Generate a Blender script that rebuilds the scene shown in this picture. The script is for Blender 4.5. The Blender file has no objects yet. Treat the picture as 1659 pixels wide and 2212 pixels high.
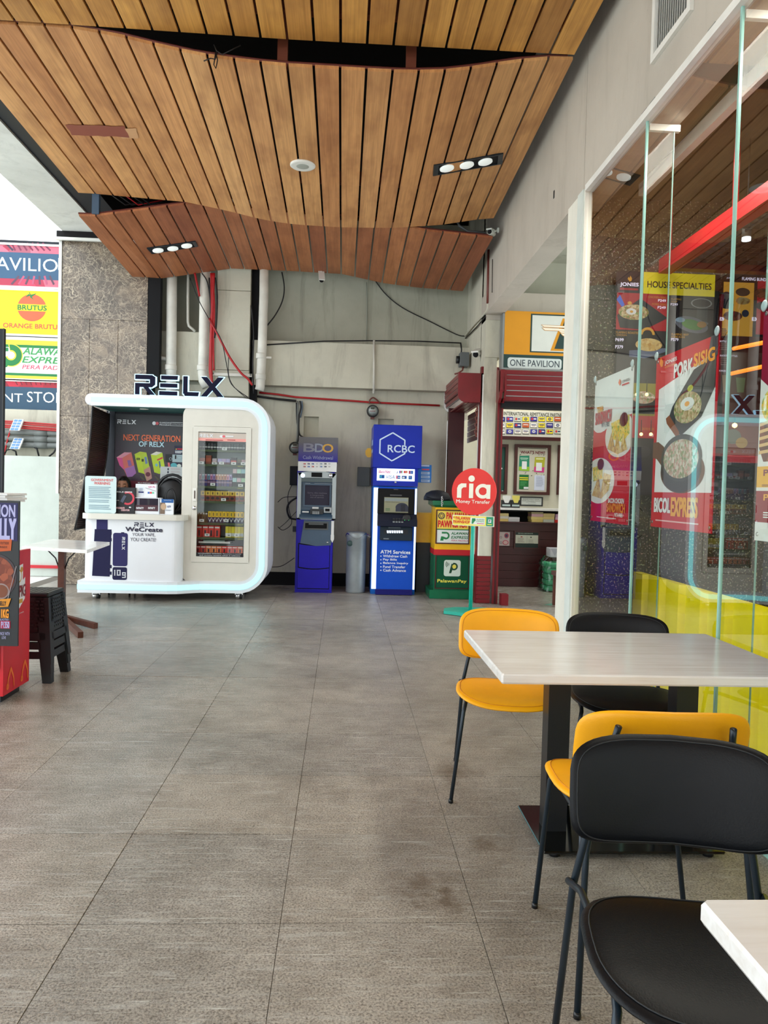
import bpy, math, random
from mathutils import Vector, Matrix
random.seed(7)
SC = bpy.context.scene
COL = SC.collection
PI = math.pi

# ---------------------------------------------------------------- camera
FPX, CX, CY, CAMZ = 1660.0, 829.5, 1106.0, 1.317
YAW, PITCH, ROLL = math.radians(3.13), math.radians(1.675), 0.0265
_F = Vector((math.sin(YAW)*math.cos(PITCH), math.cos(YAW)*math.cos(PITCH), -math.sin(PITCH)))
_R0 = Vector((math.cos(YAW), -math.sin(YAW), 0))
_U0 = _R0.cross(_F)
_R = _R0*math.cos(ROLL) + _U0*math.sin(ROLL)
_U = _U0*math.cos(ROLL) - _R0*math.sin(ROLL)
cd = bpy.data.cameras.new('camera'); cam = bpy.data.objects.new('camera', cd); COL.objects.link(cam)
cd.sensor_fit = 'HORIZONTAL'; cd.sensor_width = 36.0; cd.lens = 36.0*FPX/1659.0; cd.clip_start = .05; cd.clip_end = 200
cam.matrix_world = Matrix(((_R.x,_U.x,-_F.x,0),(_R.y,_U.y,-_F.y,0),(_R.z,_U.z,-_F.z,CAMZ),(0,0,0,1)))
SC.camera = cam

# ---------------------------------------------------------------- daylight, exposure
w = bpy.data.worlds.new('overcast_sky'); SC.world = w; w.use_nodes = True
wn = w.node_tree; bg = wn.nodes['Background']
bg.inputs[0].default_value = (0.90, 0.97, 1.0, 1); bg.inputs[1].default_value = 2.3
SC.view_settings.view_transform = 'Standard'; SC.view_settings.look = 'None'
SC.view_settings.gamma = 1.0; SC.view_settings.use_curve_mapping = False
SC.view_settings.exposure = 0.52

# ---------------------------------------------------------------- helpers
def V(*a): return Vector(a)
def P(px, py, X=None, Y=None, Z=None):
    d = _R*((px-CX)/FPX) + _U*((CY-py)/FPX) + _F
    if Y is not None: t = Y/d.y
    elif X is not None: t = X/d.x
    else: t = (Z-CAMZ)/d.z
    return Vector((0,0,CAMZ)) + d*t
def R4(x0,y0,x1,y1,Y):
    """world x0,x1,z0,z1 of something seen over that patch and standing on the plane y=Y"""
    c = P((x0+x1)/2,(y0+y1)/2,Y=Y); k = Y/FPX
    hw, hh = abs(x1-x0)*k/2, abs(y1-y0)*k/2
    return c.x-hw, c.x+hw, c.z-hh, c.z+hh
def lin(c):
    c = c/255.0
    return c/12.92 if c <= .04045 else ((c+.055)/1.055)**2.4
def rgb(t): return (lin(t[0]), lin(t[1]), lin(t[2]), 1.0)

MATS = {}
def _mat(name):
    m = bpy.data.materials.new(name); m.use_nodes = True
    nt = m.node_tree; b = nt.nodes['Principled BSDF']; MATS[name] = m
    return m, nt, b
def nd(nt, typ, **kw):
    n = nt.nodes.new(typ)
    for k, v in kw.items(): setattr(n, k, v)
    return n
def lk(nt, a, b): nt.links.new(a, b)
def noise(nt, co, scale, detail=4, rough=.55, dist=0):
    n = nd(nt, 'ShaderNodeTexNoise'); n.inputs['Scale'].default_value = scale
    n.inputs['Detail'].default_value = detail; n.inputs['Roughness'].default_value = rough
    n.inputs['Distortion'].default_value = dist
    lk(nt, co, n.inputs['Vector']); return n.outputs['Fac']
def ramp(nt, fac, stops):
    r = nd(nt, 'ShaderNodeValToRGB'); e = r.color_ramp.elements
    while len(e) < len(stops): e.new(.5)
    for i, (p, c) in enumerate(stops):
        e[i].position = p; e[i].color = c if len(c) == 4 else (*c, 1)
    lk(nt, fac, r.inputs[0]); return r.outputs[0]
def mixc(nt, fac, a, b, mode='MIX'):
    n = nd(nt, 'ShaderNodeMix', data_type='RGBA', blend_type=mode)
    for sock, v in ((n.inputs['Factor'], fac), (n.inputs['A'], a), (n.inputs['B'], b)):
        pass
    f, A, B = n.inputs[0], n.inputs[6], n.inputs[7]
    for sock, v in ((f, fac), (A, a), (B, b)):
        if hasattr(v, 'links') or hasattr(v, 'is_linked'): lk(nt, v, sock)
        else: sock.default_value = v
    return n.outputs[2]
def mathn(nt, op, a, b=0.0):
    n = nd(nt, 'ShaderNodeMath', operation=op)
    for i, v in enumerate((a, b)):
        if hasattr(v, 'is_linked'): lk(nt, v, n.inputs[i])
        else: n.inputs[i].default_value = v
    return n.outputs[0]
def scaled(nt, co, s):
    m = nd(nt, 'ShaderNodeMapping'); m.inputs['Scale'].default_value = s
    lk(nt, co, m.inputs['Vector']); return m.outputs[0]
def geo(nt): return nd(nt, 'ShaderNodeNewGeometry').outputs['Position']
def bump(nt, b, h, strength=.3, dist=.01):
    n = nd(nt, 'ShaderNodeBump'); n.inputs['Strength'].default_value = strength; n.inputs['Distance'].default_value = dist
    lk(nt, h, n.inputs['Height']); lk(nt, n.outputs[0], b.inputs['Normal'])
def plain(name, c, rough=.5, metal=0, spec=.5, var=.06, scale=7, bmp=0, bs=180, coat=0):
    m, nt, b = _mat(name); k = rgb(c); co = geo(nt)
    f = noise(nt, co, scale, 3)
    lo = tuple(x*(1-var) for x in k[:3]) + (1,); hi = tuple(min(1,x*(1+var)) for x in k[:3]) + (1,)
    lk(nt, ramp(nt, f, [(.3,lo),(.7,hi)]), b.inputs['Base Color'])
    b.inputs['Roughness'].default_value = rough; b.inputs['Metallic'].default_value = metal
    b.inputs['Specular IOR Level'].default_value = spec; b.inputs['Coat Weight'].default_value = coat
    if bmp: bump(nt, b, noise(nt, co, bs, 3), bmp, .004)
    return name
def glow(name, c, s, base=None):
    m, nt, b = _mat(name); b.inputs['Base Color'].default_value = rgb(base or c)
    b.inputs['Emission Color'].default_value = rgb(c); b.inputs['Emission Strength'].default_value = s
    b.inputs['Roughness'].default_value = .5
    return name
_auto = {}
def C(r, g, b_, rough=.55):
    """a flat printed or painted colour"""
    k = (r, g, b_, rough)
    if k not in _auto: _auto[k] = plain('paint_%02x%02x%02x_%d' % (r,g,b_,rough*100), (r,g,b_), rough, var=.03)
    return _auto[k]

class MB:
    def __init__(s): s.v=[]; s.f=[]; s.m=[]; s.sm=[]; s.mats=[]
    def mi(s, mat):
        if mat not in s.mats: s.mats.append(mat)
        return s.mats.index(mat)
    def add(s, vs, fs, mat=None, smooth=False):
        n = len(s.v); s.v += [tuple(p) for p in vs]; i = s.mi(mat)
        for f in fs: s.f.append(tuple(n+q for q in f)); s.m.append(i); s.sm.append(smooth)
        return s
    def box(s, x0,x1,y0,y1,z0,z1, mat=None):
        if x0>x1: x0,x1=x1,x0
        if y0>y1: y0,y1=y1,y0
        if z0>z1: z0,z1=z1,z0
        return s.add([(x0,y0,z0),(x1,y0,z0),(x1,y1,z0),(x0,y1,z0),(x0,y0,z1),(x1,y0,z1),(x1,y1,z1),(x0,y1,z1)],
              [(0,3,2,1),(4,5,6,7),(0,1,5,4),(1,2,6,5),(2,3,7,6),(3,0,4,7)], mat)
    def hexa(s, p, mat=None):   # 8 corners: bottom 4 ccw, top 4 ccw
        return s.add(p, [(0,3,2,1),(4,5,6,7),(0,1,5,4),(1,2,6,5),(2,3,7,6),(3,0,4,7)], mat)
    def cbox(s, x0,x1,y0,y1,z0,z1, c=.01, mat=None):
        """box with chamfered edges"""
        if x0>x1: x0,x1=x1,x0
        if y0>y1: y0,y1=y1,y0
        if z0>z1: z0,z1=z1,z0
        def ringp(z, i): return [(x0+i+c,y0+i,z),(x1-i-c,y0+i,z),(x1-i,y0+i+c,z),(x1-i,y1-i-c,z),(x1-i-c,y1-i,z),(x0+i+c,y1-i,z),(x0+i,y1-i-c,z),(x0+i,y0+i+c,z)]
        R = [ringp(z0,c*.6), ringp(z0+c,0), ringp(z1-c,0), ringp(z1,c*.6)]
        vs = [p for r in R for p in r]; fs = [tuple(reversed(range(8))), tuple(range(24,32))]
        for k in range(3):
            for i in range(8):
                j=(i+1)%8; fs.append((k*8+i,k*8+j,k*8+8+j,k*8+8+i))
        return s.add(vs, fs, mat)
    def quad(s, a,b,c,d, mat=None): return s.add([a,b,c,d],[(0,1,2,3)],mat)
    def tube(s, pts, r, n=8, mat=None, cap=True, smooth=True):
        pts=[Vector(p) for p in pts]; rs = r if isinstance(r,(list,tuple)) else [r]*len(pts)
        vs=[]; up=None
        for i,p in enumerate(pts):
            a=pts[max(i-1,0)]; b=pts[min(i+1,len(pts)-1)]; t=(b-a).normalized()
            if up is None: up = Vector((0,0,1)) if abs(t.z)<.9 else Vector((1,0,0))
            side=t.cross(up).normalized(); up=side.cross(t).normalized()
            for k in range(n):
                q=2*PI*k/n; vs.append(p+side*(math.cos(q)*rs[i])+up*(math.sin(q)*rs[i]))
        fs=[]
        for i in range(len(pts)-1):
            for k in range(n):
                j=(k+1)%n; fs.append((i*n+k,i*n+j,(i+1)*n+j,(i+1)*n+k))
        if cap: fs += [tuple(reversed(range(n))), tuple(range((len(pts)-1)*n,len(pts)*n))]
        return s.add(vs,fs,mat,smooth)
    def prism(s, poly, mp, d, mat=None, smooth=False):
        """poly: 2d outline; mp(u,v)->Vector; d: Vector offset for the thickness"""
        n=len(poly); a=[mp(u,v) for u,v in poly]; b=[p+d for p in a]
        fs=[tuple(range(n)), tuple(reversed(range(n,2*n)))]
        for i in range(n):
            j=(i+1)%n; fs.append((i,i+n,j+n,j))
        return s.add(a+b, fs, mat, smooth)
    def lathe(s, prof, c, n=24, mat=None, smooth=True, axis='z'):
        vs=[]
        for r,h in prof:
            for k in range(n):
                q=2*PI*k/n; a,b=r*math.cos(q),r*math.sin(q)
                vs.append((c[0]+a,c[1]+b,c[2]+h) if axis=='z' else ((c[0]+a,c[1]+h,c[2]+b) if axis=='y' else (c[0]+h,c[1]+a,c[2]+b)))
        fs=[]
        for i in range(len(prof)-1):
            for k in range(n):
                j=(k+1)%n; fs.append((i*n+k,i*n+j,(i+1)*n+j,(i+1)*n+k))
        fs += [tuple(reversed(range(n))), tuple(range((len(prof)-1)*n,len(prof)*n))]
        return s.add(vs,fs,mat,smooth)
    def ringprism(s, outer, inner, mp, d, mat=None):
        n=len(outer); vs=[]
        for pl in (outer, inner):
            a=[mp(u,v) for u,v in pl]; vs+=a+[p+d for p in a]
        fs=[]
        for i in range(n):
            j=(i+1)%n
            fs += [(i,j,2*n+j,2*n+i),(n+j,n+i,3*n+i,3*n+j),(i,n+i,n+j,j),(2*n+j,3*n+j,3*n+i,2*n+i)]
        return s.add(vs,fs,mat)
    def build(s, name, mat=None, parent=None, origin=None, kind=None, label=None):
        me = bpy.data.meshes.new(name)
        if origin is None:
            if parent is not None: origin = WO.get(parent.name, Vector((0,0,0)))
            else:
                xs=[p[0] for p in s.v]; ys=[p[1] for p in s.v]; zs=[p[2] for p in s.v]
                origin = Vector(((min(xs)+max(xs))/2,(min(ys)+max(ys))/2,min(zs)))
        o3 = Vector(origin)
        me.from_pydata([tuple(Vector(p)-o3) for p in s.v], [], s.f)
        for mm in s.mats: me.materials.append(MATS[mm if mm is not None else mat])
        me.polygons.foreach_set('material_index', s.m); me.polygons.foreach_set('use_smooth', s.sm)
        me.update(); me.validate()
        ob = bpy.data.objects.new(name, me); COL.objects.link(ob)
        if parent is not None: ob.parent = parent
        else: ob.location = o3
        WO[ob.name] = o3
        if kind: ob['kind'] = kind
        if label: ob['label'] = label
        return ob
WO = {}
ORD=['first','second','third','fourth','fifth','sixth','seventh','eighth','ninth','tenth','eleventh','twelfth','thirteenth','fourteenth','fifteenth','sixteenth']
def root(name, loc, label=None, cat=None, group=None, kind=None):
    o = bpy.data.objects.new(name, None); COL.objects.link(o); o.location = loc; o.empty_display_size = .1
    WO[o.name] = Vector(loc)
    return tag(o, label, cat, group, kind)
def tag(o, label=None, cat=None, group=None, kind=None):
    if label: o['label'] = label
    if cat: o['category'] = cat
    if group: o['group'] = group
    if kind: o['kind'] = kind
    return o
def copy_tree(o, loc=None, rz=None, parent=None):
    c = o.copy(); COL.objects.link(c); c.parent = parent
    if loc is not None: c.location = loc
    if rz is not None: c.rotation_euler = (0,0,rz)
    WO[c.name] = Vector(c.location)
    for ch in [x for x in COL.objects if x.parent is o]: copy_tree(ch, parent=c)
    return c
def B(name, x0,x1,y0,y1,z0,z1, mat, parent=None, **k):
    return MB().box(x0,x1,y0,y1,z0,z1).build(name, mat, parent, **k)
def rrect(x0,z0,x1,z1,r,n=5):
    pts=[]
    for cx,cz,a0 in ((x1-r,z0+r,-90),(x1-r,z1-r,0),(x0+r,z1-r,90),(x0+r,z0+r,180)):
        for i in range(n+1):
            a=math.radians(a0+90*i/n); pts.append((cx+r*math.cos(a), cz+r*math.sin(a)))
    return pts
def frame(mb, x0,z0,x1,z1,wd,y0,y1,mat=None):
    """rectangular frame in a y-plane"""
    mb.box(x0,x1,y0,y1,z1-wd,z1,mat); mb.box(x0,x1,y0,y1,z0,z0+wd,mat)
    mb.box(x0,x0+wd,y0,y1,z0+wd,z1-wd,mat); mb.box(x1-wd,x1,y0,y1,z0+wd,z1-wd,mat)

# --- text as flat filled outlines
_tc = {}
def glyphs(s, bold=0.0, shear=0.0, extr=0.0):
    k=(s,bold,shear,extr)
    if k in _tc: return _tc[k]
    cu = bpy.data.curves.new('t','FONT'); cu.body=s; cu.size=1; cu.offset=bold; cu.shear=shear; cu.resolution_u=3; cu.extrude=extr
    cu.align_x='CENTER'
    ob = bpy.data.objects.new('t',cu); me = bpy.data.meshes.new_from_object(ob)
    vs=[tuple(v.co) for v in me.vertices]; fs=[tuple(p.vertices) for p in me.polygons]
    bpy.data.objects.remove(ob); bpy.data.curves.remove(cu); bpy.data.meshes.remove(me)
    x0=min(v[0] for v in vs); x1=max(v[0] for v in vs); y0=min(v[1] for v in vs); y1=max(v[1] for v in vs)
    vs=[((v[0]-x0)/(x1-x0), (v[1]-y0)/(y1-y0), v[2]) for v in vs]
    _tc[k]=(vs,fs); return _tc[k]

class Sheet:
    """flat print on a plane: pixel-measured (Y=...) or in a frame O,U,V (0..1, v down)"""
    def __init__(s, Y=None, crop=(0,0,1), O=None, U=None, Vv=None, lift=.0012, base=0):
        s.k=0; s.big=[]; s.g=MB(); s.t=MB(); s.Y=Y; s.c=crop; s.lift=lift; s.b=base
        if Y is not None:
            s.U=V(1,0,0)*(Y/FPX/crop[2]); s.V=V(0,0,-1)*(Y/FPX/crop[2]); s.N=V(0,-1,0)
        else:
            s.O=Vector(O); s.U=Vector(U); s.V=Vector(Vv); s.N=s.V.cross(s.U).normalized()*1.0
    def at(s, x, y, l=0):
        p = P(s.c[0]+x/s.c[2], s.c[1]+y/s.c[2], Y=s.Y) if s.Y is not None else s.O+s.U*x+s.V*y
        s.k+=1
        return p+s.N*((l+s.b)*s.lift+s.k*.00002)
    def poly(s, pts, mat, l=1):
        cx=(min(p[0] for p in pts)+max(p[0] for p in pts))/2; cy=(min(p[1] for p in pts)+max(p[1] for p in pts))/2
        c=s.at(cx,cy,l); s.g.add([c+s.U*(x-cx)+s.V*(y-cy) for x,y in pts],[tuple(range(len(pts)))],mat); return s
    def rect(s,x0,y0,x1,y1,mat,l=1): return s.poly([(x0,y1),(x1,y1),(x1,y0),(x0,y0)],mat,l)
    def ell(s,cx,cy,rx,ry,mat,l=1,n=28,a0=0,a1=360,rot=0):
        r=math.radians(rot); pts=[]
        for i in range(n if a1-a0>=360 else n+1):
            a=math.radians(a0+(a1-a0)*i/n); x,y=rx*math.cos(a),ry*math.sin(a)
            pts.append((cx+x*math.cos(r)-y*math.sin(r),cy+x*math.sin(r)+y*math.cos(r)))
        c=s.at(cx,cy,l); s.g.add([c+s.U*(x-cx)+s.V*(y-cy) for x,y in pts],[tuple(range(len(pts)))],mat); return s
    def ring(s,cx,cy,r0,r1,mat,l=1,n=28,a0=0,a1=360,ky=1):
        c=s.at(cx,cy,l); vs=[]; m=n+1
        for rr in (r0,r1):
            for i in range(m):
                a=math.radians(a0+(a1-a0)*i/n); vs.append(c+s.U*(rr*math.cos(a))+s.V*(rr*ky*math.sin(a)))
        s.g.add(vs,[(i,i+1,m+i+1,m+i) for i in range(n)],mat); return s
    def line(s,pts,wd,mat,l=1):
        for (x0,y0),(x1,y1) in zip(pts,pts[1:]):
            dx,dy=x1-x0,y1-y0; L=math.hypot(dx,dy) or 1; nx,ny=-dy/L*wd/2,dx/L*wd/2
            s.poly([(x0+nx,y0+ny),(x1+nx,y1+ny),(x1-nx,y1-ny),(x0-nx,y0-ny)],mat,l)
        return s
    def text(s,t,x0,y0,x1,y1,mat,l=2,bold=0.0,shear=0.0,rot=0):
        vs,fs=glyphs(t,0.0,shear); c=s.at((x0+x1)/2,(y0+y1)/2,l); w,h=x1-x0,y1-y0
        U,Vv=s.U,s.V
        if rot:
            q=math.radians(rot); U,Vv=s.U*math.cos(q)+s.V*math.sin(q), s.V*math.cos(q)-s.U*math.sin(q)
        e=min(bold,.04)*1.15*h*s.V.length; eu=s.U.normalized()*e; ev=s.V.normalized()*e
        px_h=h/s.c[2] if s.Y is not None else h*s.V.length*FPX/max(c.y,.5); tb_=s.t
        if px_h>=13: tb_=MB(); s.big.append(tb_)
        for o_ in ([V(0,0,0)] if bold<=0 else [eu+ev,eu-ev,ev-eu,-eu-ev,V(0,0,0)]):
            s.k+=1; o_=o_+s.N*.00002*s.k
            tb_.add([c+o_+U*((x-.5)*w)-Vv*((y-.5)*h) for x,y,_ in vs],fs,mat)
        return s
    def ellc(s,cx,cy,rx,ry,mat,l=1,n=40,x0=0.0,x1=1.0):
        pts=[(min(x1,max(x0,cx+rx*math.cos(2*PI*i/n))),cy+ry*math.sin(2*PI*i/n)) for i in range(n)]
        return s.poly(pts,mat,l)
    def relx(s,x0,y0,x1,y1,mat,l=2,grow=0,d=None,sel=(0,99)):
        w,h=x1-x0,y1-y0; c=s.at((x0+x1)/2,(y0+y1)/2,l)
        for pl in RELX[sel[0]:sel[1]]:
            q=pl; s.k+=1; c=c+s.N*.00003
            if grow:
                mx=sum(p[0] for p in pl)/len(pl); my=sum(p[1] for p in pl)/len(pl)
                q=[(px_+(grow/w if px_>mx+.001 else -grow/w if px_<mx-.001 else 0), py_+(grow/h if py_>my+.001 else -grow/h if py_<my-.001 else 0)) for px_,py_ in pl]
            vs=[c+s.U*((a-.5)*w)+s.V*((b-.5)*h) for a,b in q]
            if d is None: s.t.add(vs,[tuple(reversed(range(len(vs))))],mat)
            else:
                n=len(vs); vs+= [p-s.N*d for p in vs]
                s.t.add(vs,[tuple(range(n)),tuple(reversed(range(n,2*n)))]+[(i,i+n,(i+1)%n+n,(i+1)%n) for i in range(n)],mat)
        return s
    def lines(s,x0,y0,x1,y1,n,mat,l=2,fill=.5,ragged=.3):
        """rows too small to read"""
        rnd=random.Random(int((x0*7+y0*13)*10)&65535); dy=(y1-y0)/n
        for i in range(n): s.rect(x0,y0+dy*i,x1-(x1-x0)*ragged*rnd.random(),y0+dy*(i+fill),mat,l)
        return s
    def done(s,parent,nm='print',tn='lettering'):
        if s.g.f: s.g.build(nm,None,parent)
        if s.t.f: s.t.build(tn,None,parent)
        for b_ in s.big: b_.build(tn,None,parent)
# letter shapes R E L X on a 0..1 strip
RELX=[
 [(0,0),(.19,0),(.19,.22),(0,.22)],[(.19,0),(.225,.1),(.225,.48),(.19,.62),(.165,.62),(.165,.22),(.19,.2)],
 [(.05,.42),(.17,.42),(.17,.62),(.05,.62)],[(0,.42),(.05,.42),(.05,1),(0,1)],[(.09,.62),(.15,.62),(.225,1),(.165,1)],
 [(.29,0),(.48,0),(.475,.2),(.29,.2)],[(.28,.4),(.475,.4),(.475,.6),(.28,.6)],[(.27,.8),(.475,.8),(.475,1),(.27,1)],
 [(.54,0),(.59,0),(.59,.8),(.54,.9)],[(.54,.8),(.72,.8),(.71,1),(.56,1)],
 [(.74,0),(.81,0),(1.0,1),(.93,1)],[(.93,0),(1.0,0),(.81,1),(.74,1)]]
# ---------------------------------------------------------------- materials
plain('black_steel',(18,20,24),.35,.0,.5); plain('charcoal_metal',(30,42,52),.32,.3,.5)
plain('yellow_leather',(243,170,14),.42,0,.4,bmp=.12,bs=260); plain('black_leather',(5,8,14),.42,0,.26,bmp=.12,bs=260)
plain('white_paint',(232,232,226),.4); plain('cream_gloss',(218,216,206),.28,0,.5,var=.03); plain('white_gloss',(232,236,242),.3,var=.01)
plain('navy_dark',(9,18,32),.6); plain('void_black',(7,8,12),.9); plain('maroon_paint',(112,12,24),.35,var=.15,scale=4)
plain('maroon_dark',(62,6,14),.4,var=.2,scale=3); plain('maroon_wood',(70,26,24),.45,var=.2,scale=9)
plain('green_enamel',(8,106,70),.25); plain('yellow_enamel',(246,190,10),.3); plain('teal_paint',(36,180,158),.35)
plain('blue_laminate',(14,42,170),.35,0,.25); plain('bdo_blue',(30,16,176),.4,0,.25); plain('slate_blue',(62,86,110),.4)
plain('grey_metal',(150,154,156),.35,.6); plain('bin_grey',(150,158,162),.38,.25,var=.1); plain('pipe_grey',(222,220,210),.55,var=.12,scale=5)
plain('pvc_white',(212,210,200),.5,var=.1,scale=6); plain('dark_plastic',(24,27,31),.45); plain('grey_plastic',(84,88,90),.5)
plain('red_wire',(176,24,30),.45); plain('black_wire',(18,18,22),.55); plain('chrome',(210,212,214),.15,.9)
plain('teak_red',(120,58,34),.6); plain('skin_tone',(178,126,98),.55,var=.05); plain('hair_black',(16,12,12),.35)
plain('shirt_cloth',(40,44,52),.8); plain('yellow_corrugated',(255,234,2),.35,var=.03); plain('bulb_glass',(226,230,226),.2)
plain('copper_brown',(110,52,44),.5); plain('cart_red',(200,22,38),.35); plain('blind_brown',(58,34,28),.7)
plain('plug_grey',(112,116,114),.5); plain('paper_white',(238,240,240),.6); plain('seal_grey',(120,128,120),.5)
glow('neon_white',(150,240,246),.95); glow('lit_white',(216,234,255),.9); glow('warm_reflection',(255,214,120),4.0)
glow('lamp_cool',(235,245,255),1.6); glow('green_led',(40,240,90),1.5); glow('letter_edge',(180,232,255),1.0)
glow('menu_dark',(20,18,22),.5); glow('screen_blue',(150,170,150),.25)

def concrete(name, c, dirt=(110,104,92), amt=.5, sc=1.3, rough=.8, streak=True):
    m, nt, b = _mat(name); co = geo(nt)
    f1 = noise(nt, co, sc, 6, .62); f2 = noise(nt, co, 14, 4, .6); f3 = noise(nt, scaled(nt, co, (2.2,2.2,.35)), 2.0, 6, .7, .6)
    k = rgb(c); hi = tuple(min(1,x*1.08) for x in k[:3])+(1,); lo = tuple(x*.86 for x in k[:3])+(1,)
    base = ramp(nt, f1, [(.32,lo),(.68,hi)])
    st = ramp(nt, f3, [(.52,(0,0,0,1)),(.74,(amt,amt,amt,1))])
    c1 = mixc(nt, st, base, rgb(dirt)) if streak else base
    sp = ramp(nt, noise(nt, co, 60, 2), [(.70,(0,0,0,1)),(.76,(.35,.35,.35,1))])
    c2 = mixc(nt, sp, c1, rgb(dirt))
    lk(nt, c2, b.inputs['Base Color']); b.inputs['Roughness'].default_value = rough
    b.inputs['Specular IOR Level'].default_value = .3
    bump(nt, b, f2, .25, .006)
    return name
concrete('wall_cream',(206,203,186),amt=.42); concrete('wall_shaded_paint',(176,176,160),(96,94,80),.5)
concrete('facade_grey',(192,184,172),(140,130,116),.3,.9); concrete('beam_white',(232,234,230),(170,172,168),.4)
concrete('outer_white',(206,214,206),(190,196,186),.35); concrete('soffit_tan',(96,90,66),(76,72,54),.3,streak=False)
concrete('dark_slab',(26,24,26),(14,14,16),.4); concrete('yard_ground',(222,223,218),(130,130,128),.4)

def wood(name, cols, rough=.5):
    m, nt, b = _mat(name)
    tc = nd(nt,'ShaderNodeTexCoord').outputs['Object']; oi = nd(nt,'ShaderNodeObjectInfo')
    off = nd(nt,'ShaderNodeVectorMath', operation='ADD'); lk(nt, tc, off.inputs[0])
    cb = nd(nt,'ShaderNodeCombineXYZ'); r50 = mathn(nt,'MULTIPLY',oi.outputs['Random'],57.0)
    lk(nt,r50,cb.inputs[0]); lk(nt,r50,cb.inputs[1]); lk(nt,cb.outputs[0],off.inputs[1]); co=off.outputs[0]
    g1 = noise(nt, scaled(nt, co, (13,.35,6)), 2.0, 6, .55, .8); g2 = noise(nt, scaled(nt, co, (70,.9,20)), 2.0, 4, .6, .4)
    blot = noise(nt, scaled(nt, co, (3,1.2,1)), 1.6, 3, .6)
    base = ramp(nt, oi.outputs['Random'], [(i/(len(cols)-1), rgb(c)) for i,c in enumerate(cols)])
    d1 = ramp(nt, g1, [(.3,(.80,.74,.69,1)),(.62,(1.06,1.04,1.02,1))])
    d2 = ramp(nt, g2, [(.35,(.88,.86,.84,1)),(.6,(1.04,1.04,1.04,1))])
    d3 = ramp(nt, blot, [(.3,(.76,.70,.66,1)),(.55,(1.04,1.04,1.0,1))])
    c = mixc(nt,1.0,mixc(nt,1.0,mixc(nt,1.0,base,d1,'MULTIPLY'),d2,'MULTIPLY'),d3,'MULTIPLY')
    lk(nt,c,b.inputs['Base Color']); b.inputs['Roughness'].default_value=rough; b.inputs['Specular IOR Level'].default_value=.35
    bump(nt,b,g2,.12,.003)
    return name
wood('plank_wood',[(206,150,98),(214,162,108),(196,138,90),(220,170,116),(208,154,100),(192,132,88)])
wood('plank_wood_red',[(166,104,70),(178,116,78),(156,92,64),(186,124,82),(172,108,72)])
wood('plank_wood_gold',[(210,156,82),(196,142,76),(220,166,90),(182,132,74),(214,160,86)])
wood('stool_wood',[(84,44,30),(90,48,34)])

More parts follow.
